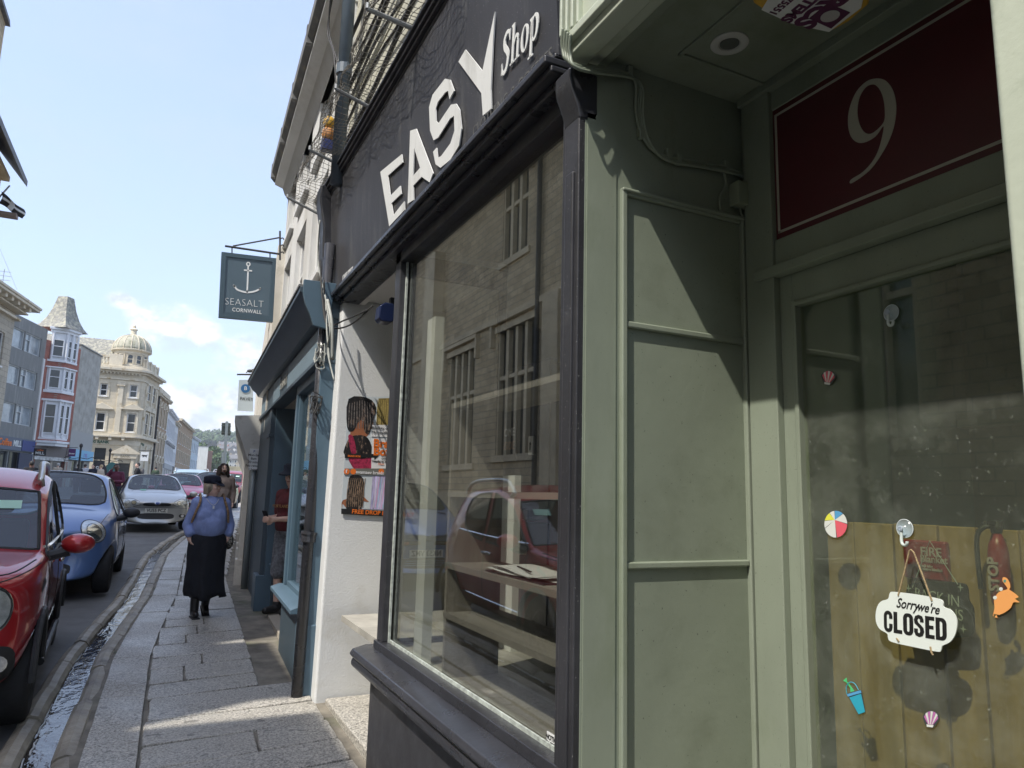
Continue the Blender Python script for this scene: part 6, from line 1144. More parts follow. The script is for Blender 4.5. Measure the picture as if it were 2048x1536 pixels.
# ================================================================ street furniture in the square
ironb = M('black_iron', (.02, .02, .022), .45, .2)
def lampp(px, py, Y, lab, arms):
    top = onY(px, py, Y); bx_ = onY(px-2, 972, Y).x; t_ = thing('lamp_post', lab, 'post', (bx_, Y, gz(Y)), 0, 'black iron posts in the square'); H_ = top.z-gz(Y)
    b = B(); b.tube([(0, 0, 0), (0, 0, H_)], .05, 8); b.lathe([(.11, 0), (.11, .5), (.06, .7)], (0, 0, 0), 10); b.ell((0, 0, H_+.05), (.09, .09, .13)); b.build('pole', ironb, t_, world=False)
    b = B()
    for sx in (-1, 1): b.tube(spl([(0, 0, H_*.76), (sx*.35, 0, H_*.74), (sx*.6, 0, H_*.78), (sx*.75, 0, H_*.73)], 5), .018, 5)
    b.tube([(-.7, 0, H_*.69), (.7, 0, H_*.69)], .015, 5); b.build('scroll_arm', ironb, t_, world=False)
lampp(155, 893, 46, 'black iron post with scrolled arms in front of the blue fascia', 1); lampp(215, 902, 52, 'black iron post with scrolled arms in front of the bank door', 1)
def banner(px0, px1, py0, Y, lab, col, tx):
    p = onY(px0, py0, Y); q = onY(px1, py0, Y); g0_ = gz(Y); w_ = q.x-p.x; H_ = p.z-g0_; t_ = thing('feather_banner', lab, 'banner', (p.x, Y, g0_), 0, 'feather banners by the bank')
    ol = spl([(0, 0, .5), (-.05, 0, H_*.5), (.0, 0, H_*.85), (w_*.35, 0, H_), (w_*.75, 0, H_*.93), (w_, 0, H_*.7), (w_*1.02, 0, H_*.35), (w_*.8, 0, .45)], 5, True)
    b = B(); b.prism([tuple(v+Vector((0, 0, 0))) for v in ol], (0, .02, 0)); b.build('cloth', col, t_, world=False); b = B(); b.tube([(-.05, .03, 0), (-.08, .03, H_*.6), (0, .03, H_*.88), (w_*.35, .03, H_)], .02, 5); b.build('pole', ironb, t_, world=False)
    text('lettering', tx, .30, plane_T((w_*.45, -.01, H_*.62), (.35, 0, -1), (1, 0, .35)), whites, t_, .004, .006, world=False)
banner(190, 216, 923, 47, 'dark feather banner with white script leaning near the bank', M('banner_black', (.035, .03, .035), .7), 'colwith')
banner(214, 240, 924, 50, 'teal green feather banner behind the woman in the plum coat', M('banner_teal', (.05, .16, .15), .7), 'cafe')
pb = B(); p = onY(240, 966, 44); q = onY(270, 966, 44); pb.box(p.x, q.x, 44, 45, gz(44), p.z); tag(pb.build('stone_planter', ashl, bevel=.05), 'low granite planter wall in the square behind the cars', 'planter')
# ================================================================ cars
def carpaint(n, c, var=.0, metal=.35): 
    m = M(n, c, .32, metal, coat=1., spec=.5, var=var, vs_=.8); return m
cglass = glass('car_glass', (.50, .58, .60), 1.9, 0, .012); chrome = M('chrome', (.75, .75, .75), .12, 1.); tyrem = M('tyre', (.018, .018, .019), .8, var=.3, vs_=20); alloy = M('alloy_dark', (.09, .09, .10), .35, .7); alloyl = M('alloy_silver', (.45, .46, .47), .3, .8)
trim = M('black_plastic_trim', (.025, .026, .028), .55, var=.2); cabin = M('cabin_grey', (.045, .048, .055), .8, var=.2); lampg = glass('lamp_glass', (.9, .92, .92), 1.6, .02); lampi = M('lamp_reflector', (.82, .84, .84), .25, .6, var=.3, vs_=20); platew = M('plate_white', (.75, .75, .70), .4); amber = M('amber_lamp', (.65, .18, .03), .2, coat=1)
def station(x, w, zb, z2, z3, w4, z4, w5, z5, w6, z6, z8, push=0.):
    return x, [(0, zb), (w*.80, zb), (w*.97, z2), (w, z3), (w4, z4), (w5, z5), (w6, z6), (w6*.5, z8-.15*(z8-z6)), (0, z8)], push
def make_body(st, wheels, wr, paintm, W, clean=True):
    # st: stations nose -> tail. returns mesh after subdivision and wheel-arch cuts; material 0 paint, 1 glass
    bm = bmesh.new(); rings = []
    for x, pts, push in st:
        full = [(y, z) for y, z in pts]+[(-y, z) for y, z in pts[-2:0:-1]]; wmax = max(y for y, z in pts)
        rings.append([bm.verts.new((x-push*(abs(y)/wmax)**2.2, y, z)) for y, z in full])
    n = len(rings[0]); cr = bm.edges.layers.float.get('crease_edge') or bm.edges.layers.float.new('crease_edge'); glassf = []
    for i in range(len(rings)-1):
        for k in range(n):
            f = bm.faces.new((rings[i][k], rings[i][(k+1) % n], rings[i+1][(k+1) % n], rings[i+1][k])); kk = k if k < 8 else n-1-k; f.material_index = 1 if (i, kk) in GLASSF else (2 if (i, kk) in TRIMF else 0)
    for rg, rev in ((rings[0], 0), (rings[-1], 1)):
        h = n//2
        for k in range(h):
            a, c = rg[k], rg[k+1]; d, e = rg[(n-k-1) % n], rg[(n-k) % n]
            vs4 = [a, c, d, e] if k > 0 else [a, c, d]
            if k == h-1: vs4 = [a, c, d if d is not c else e, e]; vs4 = list(dict.fromkeys(vs4))
            vs4 = list(dict.fromkeys(vs4))
            if len(vs4) > 2: f = bm.faces.new(vs4 if rev else vs4[::-1])
    for e in bm.edges:
        fm = {f.material_index for f in e.link_faces}
        if len(fm) == 2: e[cr] = .75
    bmesh.ops.recalc_face_normals(bm, faces=bm.faces)
    me = bpy.data.meshes.new('t'); bm.to_mesh(me); bm.free()
    for k in range(3): me.materials.append((paintm, cglass, trim)[k])
    o = bpy.data.objects.new('t', me); scene.collection.objects.link(o); s = o.modifiers.new('s', 'SUBSURF'); s.levels = 3; s.render_levels = 3
    cut = B()
    for x in wheels:
        for sy in (-1, 1): cut.tube([(x, sy*(W/2-.24), wr), (x, sy*(W/2+.3), wr)], wr+.055, 40)
    cm = bpy.data.meshes.new('c'); bmesh.ops.recalc_face_normals(cut.bm, faces=cut.bm.faces); cut.bm.to_mesh(cm); cut.bm.free()
    for k in range(3): cm.materials.append((paintm, cglass, trim)[k])
    for p in cm.polygons: p.material_index = 2
    co = bpy.data.objects.new('c', cm); scene.collection.objects.link(co); bo = o.modifiers.new('b', 'BOOLEAN'); bo.operation = 'DIFFERENCE'; bo.object = co; bo.solver = 'EXACT'
    m2 = ev_mesh(o); bpy.data.objects.remove(o); bpy.data.objects.remove(co); return m2
def split_mesh(me, idx):
    bm = bmesh.new(); bm.from_mesh(me); bmesh.ops.delete(bm, geom=[f for f in bm.faces if f.material_index not in idx], context='FACES'); return bm
def islands(bm):
    seen = set(); out_ = []
    for f in bm.faces:
        if f in seen: continue
        st_ = [f]; comp = []; seen.add(f)
        while st_:
            g_ = st_.pop(); comp.append(g_)
            for e in g_.edges:
                for h in e.link_faces:
                    if h not in seen: seen.add(h); st_.append(h)
        out_.append(comp)
    return out_
# faces that are glass: (station interval, ring interval); filled per car
def wheel(par, x, sy, W, wr, spokes, mt, tw=.20):
    y1 = sy*(W/2-.015); y0 = sy*(W/2-.015-tw); c = (y0+y1)/2; h = tw/2
    b = B(); b.lathe([(wr*.62, -h*.9), (wr*.82, -h), (wr*.96, -h*.86), (wr, -h*.6), (wr, h*.6), (wr*.96, h*.86), (wr*.82, h), (wr*.64, h*.86), (wr*.62, h*.6)], (x, c, wr), 40, 'y'); w_ = b.build('wheel', tyrem, par, smooth=True, world=False)
    b = B(); so_ = sy*h*.62
    b.lathe([(wr*.66, so_*.9-sy*.01), (wr*.66, so_*1.1), (wr*.58, so_*1.05), (wr*.56, so_*.2), (wr*.1, so_*.15)] if True else [], (x, c, wr), 40, 'y')
    for k in range(spokes):
        a = 2*pi*k/spokes+.3
        for da in (-.12, .12):
            p = (x+wr*.12*cos(a+da), c+so_*1.1, wr+wr*.12*sin(a+da)); q = (x+wr*.61*cos(a+da*.9), c+so_*1.0, wr+wr*.61*sin(a+da*.9)); b.tube([p, q], wr*.055, 6)
    b.lathe([(wr*.17, so_*.9), (wr*.17, so_*1.25), (wr*.05, so_*1.3)], (x, c, wr), 16, 'y'); b.build('rim', mt, w_, smooth=False, world=False); return w_
def patch(name, bvh, outline, ax, mat, par, off=.004, rings=5, origin=None, thick=0, dome=0.):
    """outline: points (u, v) seen along the axis; cast onto the body and lifted by off"""
    cu_ = sum(p[0] for p in outline)/len(outline); cv = sum(p[1] for p in outline)/len(outline); b = B(); lv = []
    def cast(u, v, o_):
        if ax == 'front': o, d = Vector((4, u, v)), Vector((-1, 0, 0))
        elif ax == 'left': o, d = Vector((u, 3, v)), Vector((0, -1, 0))
        elif ax == 'right': o, d = Vector((u, -3, v)), Vector((0, 1, 0))
        elif ax == 'rear': o, d = Vector((-4, u, v)), Vector((1, 0, 0))
        elif ax == 'top': o, d = Vector((u, v, 3)), Vector((0, 0, -1))
        elif ax == 'frontl': d = Vector((-.8, -.6, 0)); o = Vector((1.6, .6, 0))+Vector((-.6, .8, 0))*u-d*3+Vector((0, 0, v))
        elif ax == 'frontr': d = Vector((-.8, .6, 0)); o = Vector((1.6, -.6, 0))+Vector((-.6, -.8, 0))*u-d*3+Vector((0, 0, v))
        h = bvh.ray_cast(o, d)
        if h[0] is None: return None
        nn = h[1] if h[1].dot(d) < 0 else -h[1]; return h[0]+nn*o_
    for r in range(rings+1):
        s = r/rings; row = []
        for u, v in (outline if r else outline[:1]):
            p = cast(cu_+(u-cu_)*s, cv+(v-cv)*s, off+dome*(1-s*s)*(1 if s < 1 else 0)); row.append(b.bm.verts.new(p) if p else None)
        lv.append(row)
    m = len(outline)
    for k in range(m):
        t3 = [lv[0][0], lv[1][k], lv[1][(k+1) % m]]
        if all(t3): b.bm.faces.new(t3)
        for r in range(1, rings):
            q = [lv[r][k], lv[r+1][k], lv[r+1][(k+1) % m], lv[r][(k+1) % m]]
            if all(q): b.bm.faces.new(q)
    edge = [v.co.copy() for v in lv[-1] if v]
    o = b.build(name, mat, par, smooth=True, world=False)
    if thick: sm = o.modifiers.new('s', 'SOLIDIFY'); sm.thickness = thick; sm.offset = -1
    return o, edge
def line3(name, bvh, pts, ax, par, mat, r=.004, off=.0, n=6):
    P = []
    for p in spl([(*q, 0) for q in pts], n):
        if ax == 'left': o, d = Vector((p.x, 3, p.y)), Vector((0, -1, 0))
        elif ax == 'front': o, d = Vector((4, p.x, p.y)), Vector((-1, 0, 0))
        else: o, d = Vector((p.x, p.y, 3)), Vector((0, 0, -1))
        h = bvh.ray_cast(o, d)
        if h[0] is not None: P.append(h[0]-d*off)
    if len(P) > 2: b = B(); b.tube(P, r, 5); return b.build(name, mat, par, world=False)
def oval(cu_, cv, ru, rv, n=20, rot=0., pw=1.):
    o = []
    for k in range(n):
        a = 2*pi*k/n; c, s = cos(a), sin(a); x = math.copysign(abs(c)**pw, c)*ru; y = math.copysign(abs(s)**pw, s)*rv; o.append((cu_+x*cos(rot)-y*sin(rot), cv+x*sin(rot)+y*cos(rot)))
    return o
def mir(L): return [(-u, v) for u, v in L][::-1]
def car(label, kind, X, Y, head, paintm, plate=None, detail=True, group='cars parked along the kerb'):
    """X, Y: front-axle-centre position on the road; head: heading angle of the nose in world (radians)"""
    global GLASSF, TRIMF
    S_ = SPEC[kind]; L, W, H, wb, wr = S_['L'], S_['W'], S_['H'], S_['wb'], S_['wr']; GLASSF = S_['glass']; TRIMF = {(7, 4), (4, 5), (3, 5)} if kind == 'ignis' else {(7, 4)}
    t_ = thing('car', label, 'car', (X, Y, gz(Y)-.088), head, group); t_.rotation_euler = (0, R_(1.4)*(-sin(head)) if False else 0, head)
    me = make_body(S_['st'], (S_['xf'], S_['xf']-wb), wr, paintm, W); bv = bmesh.new(); bv.from_mesh(me); bvh = BVHTree.FromBMesh(bv); bv.free()
    bm = split_mesh(me, (0, 2)); m1 = bpy.data.meshes.new('body'); bm.to_mesh(m1); bm.free(); o = link('body', m1, [paintm, cglass, trim], t_, smooth=True, world=False)
    bm = split_mesh(me, (1,)); comps = islands(bm)
    for comp in comps:
        vs_i = {}; b = B(); cen = Vector((0, 0, 0)); nv = 0
        for f in comp:
            vv_ = []
            for v in f.verts:
                if v not in vs_i: vs_i[v] = b.bm.verts.new(v.co); cen += v.co; nv += 1
                vv_.append(vs_i[v])
            b.bm.faces.new(vv_)
        cen /= nv; be = [e for e in b.bm.edges if e.is_boundary]
        # rubber seal round the opening
        adj = {}
        for e in be:
            a, c = e.verts; adj.setdefault(a, []).append(c); adj.setdefault(c, []).append(a)
        if adj:
            s0 = next(iter(adj)); path = [s0]; prev = None; cur = s0
            while True:
                nx_ = [v for v in adj[cur] if v is not prev]
                if not nx_ or (nx_[0] is s0 and len(path) > 2): break
                prev, cur = cur, nx_[0]
                if cur is s0: break
                path.append(cur)
                if len(path) > 2000: break
            pts = [v.co.copy() for v in path]+[path[0].co.copy()]
        nm = 'windscreen' if cen.x > S_['xf']-wb*.62 and abs(cen.y) < .1 else ('rear_window' if abs(cen.y) < .1 else 'side_window')
        w_ = b.build(nm, cglass, t_, smooth=True, world=False); sb_ = B(); sb_.tube(pts, .011, 5, False); sb_.build('seal', trim, w_, world=False)
    bm.free()
    for sx in (0, 1):
        for sy in (1, -1): wheel(t_, S_['xf']-wb*sx, sy, W, wr, S_['spokes'], S_['rim'])
    # cabin
    b = B(); zb_ = S_['belt']; b.box(S_['cowl']-wb*.75, S_['cowl']-.05, -W*.42, W*.42, .28, zb_-.12); b.box(S_['cowl']-.35, S_['cowl']-.02, -W*.40, W*.40, zb_-.12, zb_+.0); b.build('dashboard', cabin, t_, world=False, bevel=.03)
    for sy in (1, -1):
        b = B(); xs_ = S_['cowl']-1.05; b.box(xs_-.12, xs_+.02, sy*W*.22-.24, sy*W*.22+.24, zb_-.2, zb_+.22); b.box(xs_-.10, xs_-.02, sy*W*.22-.13, sy*W*.22+.13, zb_+.26, zb_+.44); b.build('seat', cabin, t_, world=False, bevel=.05, seg=3)
    b = B(); xs_ = S_['cowl']-.42; b.tube([(xs_+.0*0-.10*sin(a), -W*.22+.18*cos(a), zb_+.03+.17*sin(a)) for a in [2*pi*k/20 for k in range(21)]], .014, 6); b.build('steering_wheel', rub, t_, world=False)
    # mirrors
    for sy in (1, -1):
        b = B(); mx, my, mz = S_['mirror']; b.ell((mx, sy*my, mz), (.08, .105, .068), 3); b.bm.transform(Matrix.Identity(4))
        for v in b.bm.verts:
            if v.co.x < mx-.045: v.co.x = mx-.045
        m_ = b.build('door_mirror', S_.get('mirmat') or paintm, t_, smooth=True, world=False); b = B(); b.tube([(mx-.02, sy*(my-.22), mz-.10), (mx-.01, sy*(my-.05), mz-.05)], .035, 8); b.build('mirror_stalk', trim, m_, world=False)
    fr = lambda nm, ol, mt, ax='front', off=.004, par=None, **k: patch(nm, bvh, ol, ax, mt, par or t_, off, **k)
    S_['detail'](t_, bvh, fr, plate, paintm)
    return t_, bvh
def plate_on(t_, bvh, zc, tx, col=platew, sz=.115):
    h = bvh.ray_cast(Vector((4, 0, zc)), Vector((-1, 0, 0)))[0]; x = h.x+.012; b = B(); b.box(x-.05, x, -.26, .26, zc-.056, zc+.056); p_ = b.build('number_plate', col, t_, world=False, bevel=.004)
    text('lettering', tx, sz, plane_T((x+.001, 0, zc), (0, 1, 0), (0, 0, 1)), blk, p_, .0008, .0022, world=False, sx=.86)
def lamp(t_, fr, ol, dome=.012, inner=None, ax='front'):
    for o_, a_ in ((ol, ax), (mir(ol) if ax == 'front' else ol, 'front' if ax == 'front' else 'frontr')):
        o, e = fr('headlight', o_, lampi, a_, .004); fr('lamp_cover', o_, lampg, a_, .008, par=o, dome=dome); b = B(); b.tube(e+[e[0]], .006, 5, False); b.build('lamp_surround', trim, o, world=False)
        if inner:
            for k, (du, dv, r) in enumerate(inner):
                u = sum(p[0] for p in o_)/len(o_); v = sum(p[1] for p in o_)/len(o_); sg_ = 1 if o_ is ol else -1
                q, e2 = fr('reflector', oval(u+du*sg_, v+dv, r, r, 16), chrome if k % 2 == 0 else lampi, a_, .007, par=o); b = B(); b.tube(e2+[e2[0]], .005, 5, False); b.build('reflector_ring', trim, o, world=False)
def det_micra(t_, bvh, fr, plate, pm_):
    lamp(t_, fr, oval(.03, .775, .165, .135, 26, .12), .035, [(.0, -.01, .10)], 'frontl')
    for s_ in (1, -1):
        g_ = [(.10*s_, .60), (.40*s_, .585), (.445*s_, .655), (.12*s_, .655)]; g_ = g_ if s_ > 0 else g_[::-1]
        fr('upper_grille', g_, trim, off=.005); 
        for k in range(2): fr('grille_bar', [(.13*s_, .605+k*.025), (.38*s_, .60+k*.025), (.38*s_, .61+k*.025), (.13*s_, .615+k*.025)][::s_], chrome if k else trim, off=.012)
        fr('indicator', [(.28*s_, .598), (.40*s_, .593), (.43*s_, .645), (.28*s_, .648)][::s_], amber, off=.010)
    lo = oval(0, .335, .40, .075, 28, 0, .5); fr('lower_grille', lo, trim, off=.004)
    for k in range(3): fr('grille_slat', [(-.36+.02*k, .295+k*.032), (.36-.02*k, .295+k*.032), (.36-.02*k, .305+k*.032), (-.36+.02*k, .305+k*.032)], pm_, off=.012)
    plate_on(t_, bvh, .47, plate)
    o, e = fr('badge', oval(0, .70, .045, .045, 20), chrome, off=.010); fr('badge_bar', [(-.055, .69), (.055, .69), (.055, .71), (-.055, .71)], chrome, off=.016, par=o)
    line3('door_line', bvh, [(.78, .25), (.80, .6), (.86, .88)], 'left', t_, rub); line3('door_line', bvh, [(-.42, .25), (-.40, .6), (-.36, .90)], 'left', t_, rub); line3('bonnet_line', bvh, [(1.80, .40), (1.5, .62), (1.05, .70)], 'top', t_, rub); line3('bonnet_line', bvh, [(1.80, -.40), (1.5, -.62), (1.05, -.70)], 'top', t_, rub); line3('sill_line', bvh, [(.9, .30), (-.6, .30)], 'left', t_, trim, .012)
    b = B(); b.tube([(.02, .0, 1.50), (-.08, .0, 1.56), (-.30, .0, 1.93)], .006, 5, r2=.003); b.lathe([(.03, 0), (.02, .03)], (.02, 0, 1.49), 10); b.build('aerial', rub, t_, world=False)
    wipers(t_, 1.03, .52, 1.02); b = B(); b.tube([(-.40, .845, .82), (-.22, .85, .82)], .014, 6); b.build('door_handle', pm_, t_, world=False)
def wipers(t_, x, w_, z):
    for y0, y1 in ((w_, -.02), (.0, -w_)): b = B(); b.tube([(x+.02, y0, z-.01), (x-.04, (y0+y1)/2, z+.035), (x-.02, y1, z+.02)], .010, 5); b.build('wiper', rub, t_, world=False)
def det_fiesta(t_, bvh, fr, plate, pm_):
    lamp(t_, fr, [(.36, .66), (.50, .60), (.68, .62), (.74, .68), (.75, .76), (.66, .795), (.52, .78), (.40, .72)], .02, [(-.06, -.01, .05), (.08, .0, .05)])
    fr('upper_grille', oval(0, .655, .32, .045, 24, 0, .7), trim, off=.005); o, e = fr('badge', oval(0, .68, .065, .028, 20), chrome, off=.014); fr('badge_field', oval(0, .68, .052, .019, 20), M('badge_blue_oval', (.02, .05, .2), .3), off=.018, par=o)
    fr('lower_grille', oval(0, .36, .42, .075, 28, 0, .55), trim, off=.004)
    for s_ in (1, -1): ol = oval(.62*s_, .37, .085, .05, 16); o, e = fr('fog_lamp', ol, trim, off=.005); fr('fog_glass', oval(.62*s_, .37, .045, .035, 14), lampi, off=.010, par=o)
    plate_on(t_, bvh, .50, plate); line3('bumper_line', bvh, [(-.72, .56), (-.4, .575), (0, .575), (.4, .575), (.72, .56)], 'front', t_, rub); line3('door_line', bvh, [(.70, .25), (.72, .6), (.78, .88)], 'left', t_, rub); line3('door_line', bvh, [(-.35, .25), (-.33, .6), (-.3, .9)], 'left', t_, rub); wipers(t_, 1.02, .55, .95)
    b = B(); b.tube([(.15, .0, 1.44), (.05, .0, 1.48)], .012, 5); b.build('aerial', rub, t_, world=False); fr('tax_disc', [(-.35, .99), (-.22, .99), (-.22, 1.03), (-.35, 1.03)], M('leaf_green', (.25, .55, .4), .6), off=.006)
def det_ignis(t_, bvh, fr, plate, pm_):
    ol_ = [(-.24, .66), (-.10, .615), (.05, .63), (.115, .70), (.12, .80), (.06, .865), (-.08, .875), (-.2, .85), (-.26, .76)]
    ol_ = [(p.x, p.y) for p in spl([(*q, 0) for q in ol_], 3, True)]
    big = [(u*1.10-.002, .755+(v-.755)*1.12) for u, v in ol_]
    for a_ in ('frontl', 'frontr'): fr('lamp_frame', big, chrome, a_, off=.002)
    lamp(t_, fr, ol_, .012, [(-.03, 0, .10), (-.03, 0, .06)], 'frontl')
    fr('upper_grille', [(-.46, .70), (.46, .70), (.46, .92), (-.46, .92)], trim, off=.004); fr('grille_bar', [(-.45, .795), (.45, .795), (.45, .825), (-.45, .825)], chrome, off=.012)
    fr('lower_grille', oval(0, .40, .50, .10, 28, 0, .5), trim, off=.004)
    for s_ in (1, -1): o, e = fr('fog_lamp', oval(.66*s_, .45, .085, .10, 18, 0, .7), trim, off=.005); fr('fog_glass', oval(.66*s_, .45, .05, .05, 14), lampi, off=.012, par=o)
    plate_on(t_, bvh, .56, plate); line3('door_line', bvh, [(.74, .30), (.76, .7), (.82, 1.02)], 'left', t_, rub); line3('door_line', bvh, [(-.28, .30), (-.26, .7), (-.22, 1.03)], 'left', t_, rub); line3('bonnet_line', bvh, [(1.62, .42), (1.4, .66), (1.0, .76)], 'top', t_, rub, .005); line3('wing_line', bvh, [(1.0, .96), (1.3, .93), (1.52, .90)], 'left', t_, rub)
    b = B()
    for xw in (1.05, 1.05-2.43): b.tube([(xw+.375*cos(a), .838, .31+.365*sin(a)) for a in [pi*k/16 for k in range(17)]], .022, 8)
    b.tube([(.68, .835, .28), (-1.0, .835, .28)], .026, 8); b.build('wheel_arch_trim', trim, t_, world=False)
    for sy in (1, -1):
        b = B(); P = spl([(.16, sy*.675, 1.49), (.06, sy*.67, 1.56), (-.15, sy*.655, 1.628), (-.9, sy*.64, 1.635), (-1.25, sy*.62, 1.60), (-1.36, sy*.61, 1.55)], 5); b.tube(P, .022, 8)
        for p_, w_ in ((P[1], .05), (P[-2], .05)): b.cap(p_+Vector((-.06, 0, -.05)), p_+Vector((0, 0, 0)), .03, .024)
        b.build('roof_rail', M('rail_silver', (.62, .62, .60), .3, .7) if sy > 0 else bpy.data.materials['rail_silver'], t_, smooth=True, world=False)
    wipers(t_, .93, .60, 1.0); fr('window_label', [(.44, 1.29), (.60, 1.29), (.595, 1.345), (.435, 1.345)], M('label_mint', (.45, .70, .55), .6), off=.006)
    o, e = fr('side_vent', [(1.02, .84), (1.20, .79), (1.20, .82), (1.04, .88)], trim, 'left', .004)
    b = B(); b.tube([(-.22, .862, .90), (-.08, .866, .90), (.0, .862, .895)], .017, 8); b.build('door_handle', chrome, t_, smooth=True, world=False)
    line3('waist_line', bvh, [(.75, 1.045), (-.2, 1.06), (-1.1, 1.09)], 'left', t_, chrome, .012); line3('side_crease', bvh, [(.66, .42), (-.9, .44)], 'left', t_, chrome, .010)
# stations: x, w, zb, z2, z3, w4, z4, w5, z5, w6, z6, z8, push
micra = [station(1.86, .62, .20, .34, .50, .60, .64, .46, .70, .36, .715, .73, .22), station(1.72, .76, .19, .34, .54, .74, .72, .58, .80, .46, .83, .85, .26), station(1.42, .84, .18, .34, .58, .78, .84, .66, .93, .54, .96, .98, .16), station(1.06, .845, .18, .32, .58, .80, .91, .73, .99, .68, 1.01, 1.06, .14), station(.92, .845, .18, .32, .58, .805, .92, .755, 1.00, .70, 1.05, 1.10, .14),
         station(.22, .845, .18, .30, .58, .81, .94, .60, 1.42, .545, 1.47, 1.525, .03), station(.06, .845, .18, .30, .58, .81, .94, .59, 1.44, .53, 1.495, 1.54, .0), station(-.30, .845, .18, .30, .58, .81, .95, .59, 1.45, .53, 1.50, 1.545, 0), station(-.40, .845, .18, .30, .58, .81, .95, .59, 1.45, .53, 1.50, 1.545, 0),
         station(-1.05, .845, .18, .32, .60, .80, .97, .57, 1.42, .51, 1.475, 1.52, 0), station(-1.38, .83, .18, .34, .62, .78, .99, .55, 1.35, .49, 1.42, 1.47, -.05), station(-1.68, .80, .20, .36, .64, .74, .99, .64, 1.03, .56, 1.08, 1.10, -.10), station(-1.84, .72, .24, .38, .62, .68, .86, .55, .93, .45, .95, .96, -.18)]
g_std = {(4, 6), (4, 7), (7, 4), (5, 4), (6, 4), (4, 4), (8, 4), (10, 6), (10, 7), (10, 5)}
g_std = {(4, 6), (4, 7), (4, 4), (5, 4), (6, 4), (8, 4), (10, 6), (10, 7)}
def tf(st, fx, fw, fz, zf=None):
    out_ = []
    for x, pts, push in st: out_.append((fx(x), [(y*fw, fz(z)) for y, z in pts], push))
    return out_
fiesta = tf(micra, lambda x: x*1.03+.04, .995, lambda z: z*.935 if z > .6 else z*.97)
fiesta = [(x, [(y, z-(.02 if i < 4 and z > .6 else 0)) for y, z in p], q*.8) for i, (x, p, q) in enumerate(fiesta)]
ignis = [station(1.74, .66, .24, .42, .60, .66, .78, .52, .86, .40, .885, .90, .14), station(1.64, .78, .24, .42, .64, .77, .85, .60, .92, .48, .945, .955, .16), station(1.36, .845, .22, .42, .70, .815, .90, .70, .965, .56, .985, 1.0, .10), station(.98, .85, .22, .40, .72, .825, .955, .785, .99, .735, 1.005, 1.03, .08), station(.86, .85, .22, .40, .72, .825, .96, .80, .995, .765, 1.02, 1.06, .08),
         station(.30, .85, .22, .38, .72, .825, .98, .745, 1.36, .69, 1.42, 1.455, .02), station(.16, .85, .22, .38, .72, .825, .98, .74, 1.41, .68, 1.48, 1.515, .0), station(-.22, .85, .22, .38, .72, .825, 1.0, .725, 1.505, .655, 1.575, 1.605, 0), station(-.32, .85, .22, .38, .72, .825, 1.0, .725, 1.505, .655, 1.575, 1.605, 0),
         station(-1.02, .85, .22, .40, .74, .82, 1.08, .71, 1.49, .64, 1.555, 1.59, 0), station(-1.40, .84, .22, .42, .76, .80, 1.10, .69, 1.45, .62, 1.525, 1.56, -.03), station(-1.72, .82, .24, .44, .76, .77, 1.08, .68, 1.12, .60, 1.16, 1.18, -.06), station(-1.84, .76, .28, .46, .72, .72, .95, .62, 1.03, .52, 1.05, 1.06, -.10)]
SPEC = {'micra': dict(L=3.72, W=1.66, H=1.54, wb=2.43, wr=.295, xf=1.20, cowl=.98, belt=.98, spokes=7, rim=alloyl, mirror=(.86, .96, .99), mirmat=trim, st=micra, glass=g_std, detail=det_micra),
        'fiesta': dict(L=3.9, W=1.66, H=1.43, wb=2.49, wr=.295, xf=1.26, cowl=1.0, belt=.92, spokes=8, rim=alloyl, mirror=(.90, .95, .93), mirmat=None, st=fiesta, glass=g_std, detail=det_fiesta),
        'ignis': dict(L=3.7, W=1.69, H=1.6, wb=2.43, wr=.315, xf=1.05, cowl=.90, belt=.98, spokes=5, rim=alloy, mirror=(.72, .98, 1.065), mirmat=None, st=ignis, glass=g_std, detail=det_ignis)}
redp = carpaint('car_red', (.42, .012, .02)); bluec = carpaint('car_blue', (.12, .21, .44), metal=.25); silv = carpaint('car_silver', (.46, .47, .46), metal=.5)
car('red compact crossover with silver roof rails, nearest to the camera at the kerb', 'ignis', -1.47, 6.62, -pi/2+R_(3.0), redp, 'WK17 DXE')
car('metallic blue small hatchback with round headlamps parked behind the red car', 'micra', -1.21, 11.95, -pi/2+R_(-1.0), bluec, 'NK53 VMZ')
car('silver hatchback with the plate VU55 PCZ parked behind the blue car', 'fiesta', -.10, 22.3, -pi/2+R_(5.0), silv, 'VU55 PCZ')
pink = carpaint('car_pink_red', (.50, .04, .09)); lblue = carpaint('car_ice_blue', (.38, .50, .53)); blkc = carpaint('car_black', (.02, .022, .025)); red2 = carpaint('car_dark_red', (.35, .015, .02))
car('pinkish red small car half hidden behind the silver one', 'fiesta', .75, 28.5, -pi/2+R_(3), pink, 'WA08 KJL')
car('ice blue tall car whose roof shows above the woman in the cap', 'ignis', 1.35, 35.0, -pi/2+R_(3), lblue, 'WL12 EVN')
car('black hatchback parked at the kerb behind the long haired man', 'micra', 2.02, 31.0, -pi/2+R_(-12), blkc, 'WK09 RTO')
car('dark red car, farthest along the right kerb', 'ignis', 3.15, 38.5, -pi/2+R_(-14), red2, 'WF15 GHX')
